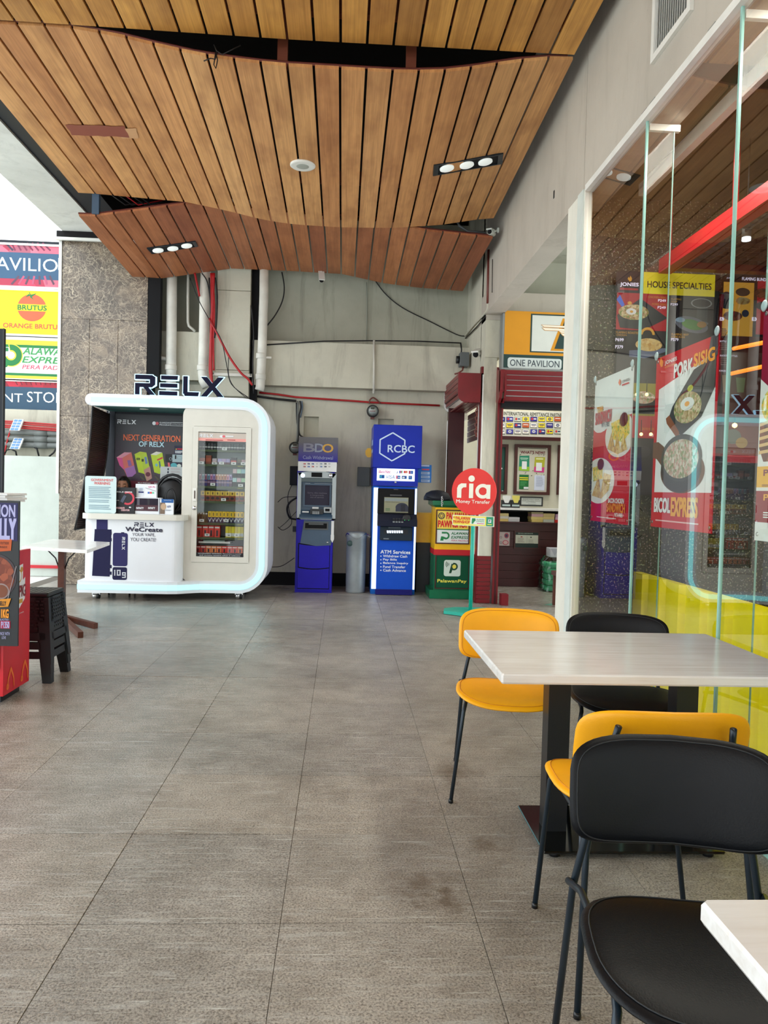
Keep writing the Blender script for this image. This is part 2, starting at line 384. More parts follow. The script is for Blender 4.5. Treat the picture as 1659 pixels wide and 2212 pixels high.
def floor_tile(name, dark=1.0, rough=.34):
    m, nt, b = _mat(name); co = geo(nt); oi = nd(nt,'ShaderNodeObjectInfo').outputs['Random']
    big = noise(nt, co, .8, 5, .6); fine = noise(nt, co, 150, 3, .7); mid = noise(nt, scaled(nt,co,(1.6,13,1)), 2.6, 7, .68, .5)
    sp = noise(nt, co, 85, 2, .5); worm = noise(nt, scaled(nt,co,(1,4,1)), 26, 4, .7)
    a = tuple(x*dark for x in rgb((134,129,121))[:3])+(1,); c2 = tuple(x*dark for x in rgb((164,158,149))[:3])+(1,)
    base = ramp(nt, big, [(.35,a),(.65,c2)])
    base = mixc(nt,1.0,base,ramp(nt,oi,[(0,(.92,.93,.95,1)),(1,(1.06,1.04,1.02,1))]),'MULTIPLY')
    base = mixc(nt,1.0,base,ramp(nt,fine,[(.36,(.42,.40,.39,1)),(.5,(.97,.97,.97,1)),(.64,(1.35,1.33,1.30,1))]),'MULTIPLY')
    base = mixc(nt,1.0,base,ramp(nt,noise(nt,co,5,5,.7),[(.34,(.78,.76,.74,1)),(.6,(1.06,1.06,1.06,1))]),'MULTIPLY')
    base = mixc(nt,ramp(nt,mid,[(.54,(0,0,0,1)),(.74,(.62,.62,.62,1))]),base,rgb((188,188,184)))
    stv = noise(nt, scaled(nt,co,(1.1,26,1)), 3.4, 8, .75, .8)
    base = mixc(nt,ramp(nt,stv,[(.57,(0,0,0,1)),(.66,(.75,.75,.75,1))]),base,rgb((204,206,200)))
    base = mixc(nt,ramp(nt,worm,[(.63,(0,0,0,1)),(.72,(.38,.38,.38,1))]),base,rgb((96,84,72)))
    base = mixc(nt,ramp(nt,sp,[(.66,(0,0,0,1)),(.70,(.6,.6,.6,1))]),base,rgb((74,66,58)))
    # two spill stains beside the near table
    for sx,sy,r in ((.30,2.52,.13),(.36,2.42,.09),(.58,2.80,.10),(.55,3.55,.16)):
        vm = nd(nt,'ShaderNodeVectorMath',operation='DISTANCE'); lk(nt,co,vm.inputs[0]); vm.inputs[1].default_value=(sx,sy,0)
        dd = mathn(nt,'ADD',vm.outputs['Value'],mathn(nt,'MULTIPLY',mathn(nt,'SUBTRACT',noise(nt,co,14,5,.7),.5),.38))
        base = mixc(nt,ramp(nt,dd,[(0,(.6,.6,.6,1)),(r,(0,0,0,1))]),base,rgb((84,66,46)))
    lk(nt,base,b.inputs['Base Color'])
    sx=nd(nt,'ShaderNodeSeparateXYZ'); lk(nt,co,sx.inputs[0])      # foot traffic has polished the outer side
    edge=mathn(nt,'ADD',sx.outputs[0],mathn(nt,'MULTIPLY',noise(nt,co,1.2,3),1.0))
    pol=ramp(nt,mathn(nt,'DIVIDE',mathn(nt,'ADD',edge,.85),1.2),[(.1,(.16,.16,.16,1)),(.75,(1,1,1,1))])
    rr_=ramp(nt,mid,[(.3,(rough-.06,)*3+(1,)),(.7,(rough+.14,)*3+(1,))])
    lk(nt,mathn(nt,'MULTIPLY',pol,rr_),b.inputs['Roughness'])
    b.inputs['Specular IOR Level'].default_value=.5
    h = mathn(nt,'ADD',mathn(nt,'MULTIPLY',fine,.4),mathn(nt,'MULTIPLY',mid,1.0))
    bump(nt,b,h,.55,.006)
    return name
floor_tile('stone_tile',1.12,.34); floor_tile('shop_tile',1.1,.2)
plain('grout',(112,105,96),.9)

def marble(name, base, vein, vein2, sc=3.0, rough=.25):
    m, nt, b = _mat(name); co = geo(nt)
    wv = nd(nt,'ShaderNodeVectorMath',operation='ADD'); lk(nt,co,wv.inputs[0])
    nz = nd(nt,'ShaderNodeTexNoise'); nz.inputs['Scale'].default_value=3.2; nz.inputs['Detail'].default_value=5; lk(nt,co,nz.inputs['Vector'])
    sc_ = nd(nt,'ShaderNodeVectorMath',operation='SCALE'); lk(nt,nz.outputs['Color'],sc_.inputs[0]); sc_.inputs['Scale'].default_value=.6
    lk(nt,sc_.outputs[0],wv.inputs[1]); co2=wv.outputs[0]
    def cells(s):
        v = nd(nt,'ShaderNodeTexVoronoi',feature='DISTANCE_TO_EDGE'); v.inputs['Scale'].default_value=s; lk(nt,co2,v.inputs['Vector']); return v.outputs['Distance']
    e1, e2, e3 = cells(sc*2.0), cells(sc*5.0), cells(sc*10.0)
    big = noise(nt,co2,sc*.9,6,.7); k=rgb(base); msk=noise(nt,co2,sc*1.4,4,.6)
    col = ramp(nt,big,[(.28,tuple(x*.35 for x in k[:3])+(1,)),(.5,k),(.68,rgb(vein2)),(.8,rgb((150,146,140)))])
    def vein_(e,w_,amt,c):
        f=mathn(nt,'MULTIPLY',ramp(nt,e,[(0,(1,1,1,1)),(w_,(0,0,0,1))]),ramp(nt,msk,[(.35,(amt*.25,)*3+(1,)),(.6,(amt,)*3+(1,))]))
        return mixc(nt,f,col,rgb(c))
    col = vein_(e3,.16,.6,vein2); col = vein_(e2,.08,.75,vein); col = vein_(e1,.025,1.0,vein)
    lk(nt,col,b.inputs['Base Color']); b.inputs['Roughness'].default_value=rough
    return name
marble('brown_marble',(98,86,76),(198,182,158),(148,130,110))
def granite(name):
    m, nt, b = _mat(name); co = geo(nt)
    v = nd(nt,'ShaderNodeTexVoronoi'); v.inputs['Scale'].default_value=42; lk(nt,co,v.inputs['Vector'])
    sel = ramp(nt,noise(nt,co,70,2,.5),[(.58,(0,0,0,1)),(.63,(1,1,1,1))])
    base = ramp(nt,noise(nt,co,9,4),[(.3,rgb((44,40,26))),(.7,rgb((74,68,42)))])
    col = mixc(nt,sel,base,v.outputs['Color']); col = mixc(nt,.8,col,mixc(nt,sel,base,rgb((170,162,128))))
    lk(nt,col,b.inputs['Base Color']); b.inputs['Roughness'].default_value=.35
granite('speckled_granite')
def laminate(name):
    m, nt, b = _mat(name); co = geo(nt)
    f = noise(nt,scaled(nt,co,(1.2,16,16)),2.4,6,.6,.4); g=noise(nt,co,3,3)
    c = mixc(nt,.5,ramp(nt,f,[(.32,rgb((208,200,190))),(.5,rgb((228,226,222))),(.7,rgb((240,240,238)))]),ramp(nt,g,[(.3,rgb((214,208,204))),(.7,rgb((232,234,234)))]))
    lk(nt,c,b.inputs['Base Color']); b.inputs['Roughness'].default_value=.16; b.inputs['Specular IOR Level'].default_value=.5
laminate('white_laminate')
def glassy(name, tint, refl=1.0, dirt=.0):
    m = bpy.data.materials.new(name); m.use_nodes=True; MATS[name]=m; nt=m.node_tree; nt.nodes.clear()
    out=nd(nt,'ShaderNodeOutputMaterial'); tr=nd(nt,'ShaderNodeBsdfTransparent'); tr.inputs[0].default_value=tint
    gl=nd(nt,'ShaderNodeBsdfGlossy'); gl.inputs['Roughness'].default_value=.0
    fr=nd(nt,'ShaderNodeFresnel'); fr.inputs[0].default_value=1.52
    mx=nd(nt,'ShaderNodeMixShader'); lk(nt,mathn(nt,'MINIMUM',mathn(nt,'MULTIPLY',fr.outputs[0],2.3*refl),1.0),mx.inputs[0]); lk(nt,tr.outputs[0],mx.inputs[1]); lk(nt,gl.outputs[0],mx.inputs[2])
    df=nd(nt,'ShaderNodeBsdfDiffuse'); df.inputs[0].default_value=(.7,.75,.7,1)
    co=geo(nt); d=ramp(nt,noise(nt,co,40,3,.6),[(.62,(0,0,0,1)),(.8,(dirt,dirt,dirt,1))])
    m2=nd(nt,'ShaderNodeMixShader'); lk(nt,d,m2.inputs[0]); lk(nt,mx.outputs[0],m2.inputs[1]); lk(nt,df.outputs[0],m2.inputs[2])
    lk(nt,m2.outputs[0],out.inputs[0]); return name
glassy('shop_glass',(.94,.975,.93,1),.9,.03); glassy('clear_pane',(.96,.98,.97,1),.3,.0); glassy('film_glass',(.97,.98,.98,1),.5,.1)
plain('glass_edge',(150,196,186),.15); plain('silicone_white',(214,222,216),.5)
def foodmat(name, cols, sc=60):
    m, nt, b = _mat(name); co=geo(nt)
    v=nd(nt,'ShaderNodeTexVoronoi'); v.inputs['Scale'].default_value=sc; lk(nt,co,v.inputs['Vector'])
    sp=nd(nt,'ShaderNodeSeparateColor'); lk(nt,v.outputs['Color'],sp.inputs[0])
    lk(nt,ramp(nt,sp.outputs[0],[(i/(len(cols)-1),rgb(c)) for i,c in enumerate(cols)]),b.inputs['Base Color']); b.inputs['Roughness'].default_value=.5
    return name
foodmat('food_sisig',[(150,104,66),(206,176,132),(226,208,170),(120,150,70),(186,140,96)],75)
foodmat('food_bicol',[(222,214,196),(206,160,140),(120,150,84),(236,228,214),(196,120,100)],70)
foodmat('food_toast',[(196,146,74),(222,184,112),(236,210,150),(168,112,52)],45)
foodmat('food_rice',[(250,214,60),(246,190,40),(250,236,150),(120,160,60)],80)
foodmat('food_meat',[(90,34,24),(130,56,30),(60,20,16),(160,80,50)],30)
foodmat('leaf_print',[(150,34,60),(200,60,90),(232,120,140),(110,60,80)],4)
foodmat('leaf_red',[(190,20,50),(150,16,40),(214,30,62),(120,20,40)],5)
def vgrad(name, z0, z1, c0, c1, rough=.3):
    """a printed vertical colour change between two heights"""
    m, nt, b = _mat(name); sx=nd(nt,'ShaderNodeSeparateXYZ'); lk(nt,geo(nt),sx.inputs[0])
    f=mathn(nt,'DIVIDE',mathn(nt,'SUBTRACT',sx.outputs[2],z0),z1-z0)
    lk(nt,ramp(nt,f,[(.05,rgb(c0)),(.8,rgb(c1))]),b.inputs['Base Color']); b.inputs['Roughness'].default_value=rough
    return name
# ---------------------------------------------------------------- the setting
WX = 1.61        # plane of the glass and of the facade beam
FY = 10.35       # far wall
floor = root('floor',(0,0,0),kind='structure')
MB().box(-3.95,4.2,-12,11.2,-.2,-.005).build('floor_bed','grout',floor)
B('floor_slab',-3.95,4.2,-12,1.08,-.012,0,'stone_tile',floor)
tx = [-.155+.6*k for k in range(-6,4)]        # seams
ty = [2.296+.6*k for k in range(-2,15)]
tmesh = None
for i,x in enumerate(tx[:-1]):
    for j,y in enumerate(ty[:-1]):
        if x>1.5 : continue
        g=.0018; gx_=.0009; x1=tx[i+1]
        if tmesh is None:
            o=MB().cbox(-.3+gx_,.3-gx_,-.3+g,.3-g,-.02,0,.001).build('tile','stone_tile',floor,origin=(0,0,0)); tmesh=o.data
        else:
            o=bpy.data.objects.new('tile',tmesh); COL.objects.link(o); o.parent=floor
        o.location=((x+x1)/2,y+.3,random.uniform(-.0012,0.0003))
B('alcove_floor_slab',1.647,4.2,1.08,11.2,-.012,-.001,'shop_tile',floor)
B('ground',-30,-3.95,-6,40,-.15,-.005,'yard_ground',kind='structure')

# far wall: lower face, projecting beam, upper face, pilaster, recess, niches
FW = root('wall_far',(0,FY,0),kind='structure')
def fw(name,px0,py0,px1,py1,Y,dep,mat='wall_cream',par=FW):
    x0,x1,z0,z1=R4(px0,py0,px1,py1,Y); return B(name,x0,x1,Y,Y+dep,z0,z1,mat,par)
zt = P(760,742,Y=10.15).z; zb = P(760,838,Y=10.15).z
n1 = R4(656,900,688,960,FY); n2 = R4(816,905,850,960,FY)
m = MB()     # lower wall with its two niches cut out
xa,xb=-2.62,1.66
m.box(xa,n1[0],FY,FY+.25,0,zb); m.box(n1[1],n2[0],FY,FY+.25,0,zb); m.box(n2[1],1.39,FY,FY+.25,0,zb)
for n in (n1,n2):
    m.box(n[0],n[1],FY,FY+.25,n[3],zb); m.box(n[0],n[1],FY,FY+.25,0,n[2]); m.box(n[0],n[1],FY+.09,FY+.25,n[2],n[3])
m.build('lower_wall','wall_cream',FW)
xbm = P(545,790,Y=10.15).x
B('beam',xbm,xb,10.15,FY+.3,zb,zt,'wall_cream',FW)
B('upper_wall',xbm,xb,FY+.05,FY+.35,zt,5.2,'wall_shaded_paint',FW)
zlb=P(390,820,Y=10.22).z; zlt=P(390,716,Y=10.22).z
B('left_beam',xa,xbm,10.22,FY+.3,zlb,zlt,'wall_cream',FW)
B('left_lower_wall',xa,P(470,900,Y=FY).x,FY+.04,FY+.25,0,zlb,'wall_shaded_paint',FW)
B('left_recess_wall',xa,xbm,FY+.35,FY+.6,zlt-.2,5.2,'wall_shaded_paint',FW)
p0,p1=P(468,720,Y=10.12).x,P(540,720,Y=10.12).x
for a,b in ((856,800),(799,628),(627,560)):
    z0,z1=P(505,a,Y=10.1).z,P(505,b,Y=10.1).z
    MB().cbox(p0,p1,10.1,10.5,z0,z1 if b>560 else 5.0,.004).build('pilaster_block','wall_cream',FW)
MB().box(p1,P(556,720,Y=10.2).x,10.2,10.5,P(548,905,Y=10.2).z,5.0).build('shaft_gap','void_black',FW)
B('drop_wall',1.39,xb,FY,FY+.25,P(960,905,Y=FY).z,zb,'wall_cream',FW)

B('baseboard_far',xa,1.39,FY-.02,FY,0,.175,'void_black',kind='structure')
# brown marble cladding of the end column, slab by slab
mc = root('wall_left',(-3.1,10.0,0),kind='structure')
MX0,MX1=-3.605,-2.525; ztop=4.35
B('column_core',MX0+.02,MX1+.02,10.035,10.6,0,5.25,'dark_slab',mc)
xm=P(340/3.95+0,690,Y=10).x
def slab(x0,x1,z0,z1): MB().cbox(x0+.0015,x1-.0015,10.0,10.03,z0+.0015,z1-.0015,.002).build('slab','brown_marble',mc)
z1_=P(200,690,Y=10).z; z2_=P(180,1076,Y=10).z; z3_=P(200,900,Y=10).z
slab(MX0,MX1,z1_,ztop)
xs=P(192,800,Y=10).x; xt=P(254,780,Y=10).x
slab(MX0,xs,z3_,z1_); slab(xs,xt,z3_,z1_); slab(xt,MX1,z3_,z1_)
slab(MX0,xs,z2_,z3_); slab(xs,MX1,z2_,z3_)
slab(MX0,xs,0,z2_); slab(xs,MX1,0,z2_)
B('edge_trim',MX0-.035,MX0,9.98,10.06,P(127,1066,Y=10).z,ztop,'white_paint',mc)
B('cap',MX0-.05,MX1,9.93,10.4,ztop,4.45,'dark_slab',mc); B('cap_lip',MX0-.05,MX1,9.9,9.94,ztop-.02,ztop+.015,'white_paint',mc)
B('trim_1',P(318,700,Y=10.0).x,P(345,700,Y=10).x,10.0,10.12,P(330,835,Y=10).z,4.6,'void_black',kind='structure')

# left edge beam outside the wooden ceiling
B('trim_2',-3.585,-3.07,-12,10.0,4.45,5.3,'beam_white',kind='structure')
B('trim_3',-3.07,-2.74,-12,10.0,4.47,5.3,'navy_dark',kind='structure')

# facade beam on the right with its vertical joint, vent and soffit
fa = root('wall_right',(WX,3,3.37),kind='structure')
zs=3.39
B('fascia',WX,WX+.21,-12,P(1265,300,X=WX).y,zs,5.2,'facade_grey',fa)
yj=P(1265,300,X=WX).y
B('fascia_far',WX,WX+.21,yj+.006,8.98,zs,5.2,'facade_grey',fa)
B('return_wall',WX+.02,WX+.18,9.22,10.6,2.73,5.2,'wall_cream',fa)
B('corner_lintel',WX+.02,WX+.21,8.98,9.3,2.9,5.2,'wall_cream',fa)
# top glazing channel
B('glazing_channel',WX-.03,WX+.02,-4,5.16,zs-.03,zs+.012,'white_paint',fa)
for k in range(26):
    yy=2.4+k*.11; MB().box(WX-.012,WX+.01,yy,yy+.07,zs+.014,zs+.022+.02*random.random()).build('foam_scrap',('charcoal_metal','seal_grey')[k%2],fa)

# ceiling: dark slab above three runs of suspended planks
ce = root('ceiling',(0,4,4.3),kind='structure')
B('roof_slab',-3.6,4.2,-12,11,5.2,5.4,'dark_slab',ce)
B('end_void',-2.74,WX,FY+.05,FY+.06,4.9,5.2,'void_black',ce)
YA,YB,YC=5.24,8.0,10.02
XL,XR=-2.74,1.505; NP=24; pw=(XR-XL)/NP
def curve(pts,Y):
    q=[(P(a,b,Y=Y).x,P(a,b,Y=Y).z) for a,b in pts]
    def f(x):
        if x<=q[0][0]: return q[0][1]
        for (x0,z0),(x1,z1) in zip(q,q[1:]):
            if x<=x1:
                t=(x-x0)/(x1-x0); return z0+(z1-z0)*t
        return q[-1][1]
    return f
fA=curve([(-120,40),(0,45),(640,88),(1275,122)],YA)
nA=lambda x: fA(x)
fB0=curve([(-120,47),(0,52),(130,58),(190,67),(260,80),(340,100),(430,120),(520,133),(600,142),(700,148),(800,154),(880,158),(960,156),(1030,148),(1110,135),(1190,128),(1275,130)],YA+.02)
fB1=curve([(190,418),(300,428),(400,437),(430,443),(500,458),(570,476),(640,486),(740,492),(850,493),(950,487),(1030,475),(1092,470)],YB)
fC0=curve([(200,468),(300,455),(400,442),(470,440),(560,452),(650,462),(740,470),(850,480),(900,497),(980,506),(1078,516)],YB+.02)
fC1=curve([(318,600),(345,602),(430,590),(500,580),(570,583),(640,586),(740,592),(830,612),(900,621),(1010,630)],YC)
def planks(y0,y1,g0,g1,mat,n=1):
    for i in range(NP):
        a=XL+i*pw+.009; b=XL+(i+1)*pw-.009; t=.022
        p=[(a,y0,g0(a)),(b,y0,g0(b)),(b,y1,g1(b)),(a,y1,g1(a))]
        q=[(x,y,z+t) for x,y,z in p]
        cx=((a+b)/2,(y0+y1)/2,(g0(a)+g1(b))/2)
        mb=MB().hexa(p+q); o=mb.build('plank',mat,ce,origin=cx); o.location=Vector(cx)-WO['ceiling']
planks(-1.4,YA-.01,fA,fA,'plank_wood_gold'); B('rear_ceiling_panel',XL,XR,-12,-1.42,fA(0),fA(0)+.03,'plank_wood_gold',ce); planks(YA+.02,YB-.01,fB0,fB1,'plank_wood'); planks(YB+.02,YC,fC0,fC1,'plank_wood_red')
# joists and hangers in the dark gap above
for y,z in ((YA+.10,4.55),(YB+.12,4.5)):
    B('joist',XL+.1,XR,y,y+.07,z,z+.12,'teak_red',ce)
for px,py,Y,h in ((610,128,YA+.14,.16),(888,142,YA+.14,.16),(206,440,YB,.30)):
    q=P(px,py,Y=Y); B('hanger',q.x-.035,q.x+.035,Y,Y+.05,q.z-.05 if Y<6 else q.z-.1,4.6 if Y<6 else q.z+h*.6,'teak_red' if Y<6 else 'slate_blue',ce)
for Y in (YA+.03,YB+.03):
    g=fB0 if Y<6 else fC0; pts=[(XL+i*.12,Y,g(XL+i*.12)+.03) for i in range(36) if XL+i*.12<XR]
    MB().tube(pts,.011,4,smooth=False).build('edge_batten','copper_brown',ce)
for pts in ([(462,96),(468,110),(480,118),(500,108),(520,98)],[(470,112),(465,128),(455,126),(440,132)],[(466,112),(462,140),(466,148),(470,130),(466,114)]):
    MB().tube([P(a,b,Y=YA+.0) for a,b in pts],.004,5).build('loose_wire','black_wire',ce)
for k in range(5):
    a=P(235+k*14,425,Y=YB+.1); MB().tube([a+V(0,0,.25),a+V(.03,0,.02),a+V(.14,.1,-.04),a+V(.4,.12,.03)],.008,5).build('loose_wire','red_wire' if k==2 else 'black_wire',ce)
MB().tube([P(a,b,Y=YB+.1) for a,b in ((985,470),(992,488),(1010,500),(1050,503))],.014,6).build('flex_conduit','grey_plastic',ce)

# glazed shopfront
wd = root('window_1',(WX,3,0),kind='structure')
zc=zs-.03
for i,(a,b) in enumerate(((5.17,4.17),(4.17,3.17),(3.17,2.17),(2.17,1.17),(1.17,.17),(.17,-.83),(-.83,-1.83),(-1.83,-2.83))):
    MB().quad((WX,a-.004,.03),(WX,b+.004,.03),(WX,b+.004,zc),(WX,a-.004,zc)).build('pane','shop_glass',wd)
    if 0<=i<4:
        MB().box(WX-.006,WX+.006,b-.007,b+.007,.03,zc).build('seam','glass_edge',wd)
        MB().quad((WX+.01,b,.03),(WX+.15,b,.03),(WX+.15,b,zc-.02),(WX+.01,b,zc-.02)).build('glass_fin','clear_pane',wd)
        MB().box(WX+.149,WX+.153,b-.005,b+.005,.03,zc-.02).build('fin_edge','glass_edge',wd)
        MB().box(WX+.01,WX+.18,b-.012,b+.012,zc-.05,zc-.015).build('fin_clamp','white_paint',wd)
B('sill_channel',WX-.02,WX+.02,-3,5.17,0,.035,'glass_edge',wd)
concrete('post_white',(228,226,214),(190,184,170),.3); B('rear_side_wall',WX,WX+.2,-12,-2.83,0,3.37,'facade_grey',fa)
po=root('trim_4',(WX,5.4,0),kind='structure')
B('post',WX-.02,WX+.03,5.18,5.58,0,zs,'post_white',po); B('post_edge_strip',WX-.03,WX-.02,5.2,5.32,0,zs,'silicone_white',po)

# inside the shop
sh = root('wall_shop',(2.5,5.6,0),kind='structure')
for i in range(4):
    for j,(a,b) in enumerate(((0,1.17),(1.17,2.75),(2.75,3.9))):
        MB().cbox(1.66+i*.62+.001,2.28+i*.62-.001,5.6,5.63,a+.001,b-.001,.002).build('granite_panel','speckled_granite',sh)
B('shop_wall_core',1.82,4.3,5.63,5.75,0,5.2,'wall_cream',sh)
B('shop_back_wall',4.1,4.3,-3,5.6,0,5.2,'dark_slab',sh); B('shop_soffit',1.82,4.2,-12,5.6,3.50,3.6,'soffit_tan',sh)
B('shop_cove_beam',2.02,2.07,-3,5.35,3.42,3.50,'beam_white',sh)
# ---------------------------------------------------------------- dining tables and chairs
def pad_mesh(a, b, n, t, bend, wave=0.0, N=44, rings=(0,.35,.62,.8,.9,.96,.99,1.0)):
    """a cushion with a superellipse outline, rounded rim; local u,v,w with w the thickness"""
    vs=[]; fs=[]
    def pt(s,q,side):
        c,sn=math.cos(q),math.sin(q)
        u=a*s*math.copysign(abs(c)**(2/n),c); v=b*s*math.copysign(abs(sn)**(2/n),sn)
        w=side*t/2*max(0,1-s**7)**.5+bend(u,v); return (u,v,w)
    for side in (1,-1):
        base=len(vs); vs.append(pt(0,0,side))
        for s in rings[1:]:
            for k in range(N): vs.append(pt(s,2*PI*k/N,side))
        for k in range(N):
            j=(k+1)%N; f=(base,base+1+k,base+1+j); fs.append(f if side>0 else f[::-1])
        for r in range(len(rings)-2):
            for k in range(N):
                j=(k+1)%N; A=base+1+r*N; f=(A+k,A+N+k,A+N+j,A+j); fs.append(f if side>0 else f[::-1])
    return vs,fs
def pad_piping(a,b,n,bend,mp,r=.0035,N=52,inset=.965,off=0):
    pts=[]
    for k in range(N+1):
        q=2*PI*k/N; c,s=math.cos(q),math.sin(q)
        u=a*inset*math.copysign(abs(c)**(2/n),c); v=b*inset*math.copysign(abs(s)**(2/n),s)
        pts.append(mp((u,v,bend(u,v)+off)))
    return pts
def make_chair(leather, seam):
    r = root('cafe_chair',(0,0,0))
    sb=lambda u,v: .012*(u/.22)**2 + (-.02*max(0,(-v-.08)/.13)**2)
    vs,fs=pad_mesh(.232,.208,3.0,.034,sb); MB().add([(u,v-.008,.452+w) for u,v,w in vs],fs,leather,True).build('seat',leather,r,origin=(0,0,0))
    MB().tube(pad_piping(.232,.208,3.0,sb,lambda p:(p[0],p[1]-.008,.452+p[2]),off=.0115,inset=.93),.0016,4,cap=False).build('seat_stitching',seam,r,origin=(0,0,0))
    bb=lambda u,v: .95*u*u
    def mp(p):   # u across, v up, w toward the front (-y)
        u,v,w=p; return (u,.315+v*.22-w,.652+v*.975-.10*w)
    vs,fs=pad_mesh(.232,.119,4.6,.034,bb); MB().add([mp(p) for p in vs],[f[::-1] for f in fs],leather,True).build('backrest',leather,r,origin=(0,0,0))
    MB().tube(pad_piping(.232,.119,4.6,bb,mp,off=.011,inset=.93),.0016,4,cap=False).build('backrest_stitching',seam,r,origin=(0,0,0))
    for s in (-1,1):
        MB().tube([(s*.145,.365,.735),(s*.15,.352,.70),(s*.165,.338,.62),(s*.185,.325,.52),(s*.208,.335,.40),(s*.232,.39,.006)],.0088,10).build('rear_leg','charcoal_metal',r,origin=(0,0,0))
        MB().tube([(s*.219,.335,.41),(s*.20,.26,.425),(s*.187,.10,.425),(s*.187,-.10,.425),(s*.19,-.135,.42),(s*.195,-.15,.40),(s*.238,-.12,.006)],.0085,10).build('front_leg','charcoal_metal',r,origin=(0,0,0))
        for fx_,fy_ in ((.232,.391),(.238,-.12)): MB().lathe([(.010,0),(.0105,.010),(.009,.016)],(s*fx_,fy_,0),10).build('foot_cap','black_steel',r,origin=(0,0,0))
    MB().tube([(-.187,.06,.425),(.187,.06,.425)],.008,8).build('cross_tube','charcoal_metal',r,origin=(0,0,0))
    return r
plain('yellow_seam',(206,132,10),.6); plain('black_seam',(34,38,42),.6)
cy = make_chair('yellow_leather','yellow_seam'); ck = make_chair('black_leather','black_seam')
RD=math.radians
def putc(c,x,y,rz,label,first=False):
    o = c if first else copy_tree(c)
    o.location=(x,y,0); o.rotation_euler=(0,0,RD(rz)); tag(o,label,'chair','padded cafe chairs round the two tables'); return o
putc(cy,.745,3.27,-10,'yellow padded chair at the far left side of the first white table',True)
putc(ck,1.225,3.20,-12,'black padded chair beside the glass behind the first white table',True)
putc(cy,.875,2.245,177,'yellow padded chair pushed under the near side of the first white table')
putc(ck,.71,1.385,-10,'large nearest black padded chair facing the camera at the corner table')

def dining_table(x0,x1,y0,y1,label):
    r=root('dining_table',((x0+x1)/2,(y0+y1)/2,0),label,'table','white topped cafe tables')
    MB().cbox(x0,x1,y0,y1,.696,.73,.006).build('tabletop','white_laminate',r)
    yc=(y0+y1)/2+.06; xa,xb=x0+.225,x0+.90
    MB().cbox(xa,xb,yc-.205,yc+.205,.018,.028,.004).build('base_plate','black_gloss',r)
    for xc in (x0+.315,x0+.813):
        MB().box(xc-.042,xc+.042,yc-.04,yc+.04,.028,.67).build('column','black_steel',r)
        MB().box(xc-.10,xc+.10,yc-.16,yc+.16,.67,.696).build('top_bracket','black_steel',r)
    for a in (xa+.05,xb-.05):
        for b_ in (yc-.17,yc+.17): MB().lathe([(.02,0),(.02,.018)],(a,b_,0),10).build('levelling_foot','black_steel',r)
plain('black_gloss',(10,12,12),.08)
dining_table(.53,1.585,2.45,3.23,'white stone-look table with two black columns, by the glass wall')
dining_table(.537,1.585,.32,1.082,'white table corner cut off at the bottom right of the view')

# ---------------------------------------------------------------- left side: table, stools, food cart
A=P(188,1188,Z=.73); Bq=P(237,1171,Z=.73); Cq=P(112,1164,Z=.73); D=A+Cq-Bq
ot=root('outdoor_table',((A.x+Cq.x)/2,(A.y+Cq.y)/2,0),'white folding-leg table beyond the black stools','table')
MB().hexa([tuple(p-V(0,0,.03)) for p in (D,A,Bq,Cq)]+[tuple(p) for p in (D,A,Bq,Cq)]).build('tabletop','white_laminate',ot)
c0=P(133,1345,Z=.0); c0.z=0; Yp=c0.y
px_=P(134,1230,Y=Yp).x
MB().box(px_-.028,px_+.028,Yp-.028,Yp+.028,.03,.70).build('pole','stool_wood',ot)
f1=P(207,1358,Z=0); f2=P(174,1378,Z=0)
for q in (f1,f2,2*V(px_,Yp,0)-f1,2*V(px_,Yp,0)-f2):
    d=(V(q.x,q.y,0)-V(px_,Yp,0)); L=d.length; d.normalize(); n_=V(-d.y,d.x,0)*.022; a0=V(px_,Yp,.03)
    e=a0+d*L; MB().hexa([a0-n_-V(0,0,.0),e-n_-V(0,0,.03),e+n_-V(0,0,.03),a0+n_]+[p+V(0,0,.05) for p in (a0-n_,e-n_-V(0,0,.03),e+n_-V(0,0,.03),a0+n_)]).build('foot','stool_wood',ot)
for s in (-1,1):
    MB().tube([V(px_,Yp,.5)+V(s*.025,0,0),V(px_+s*.06,Yp,.6),V(px_+s*.13,Yp,.67),V(px_+s*.2,Yp,.70)],.006,6).build('brace','black_steel',ot)

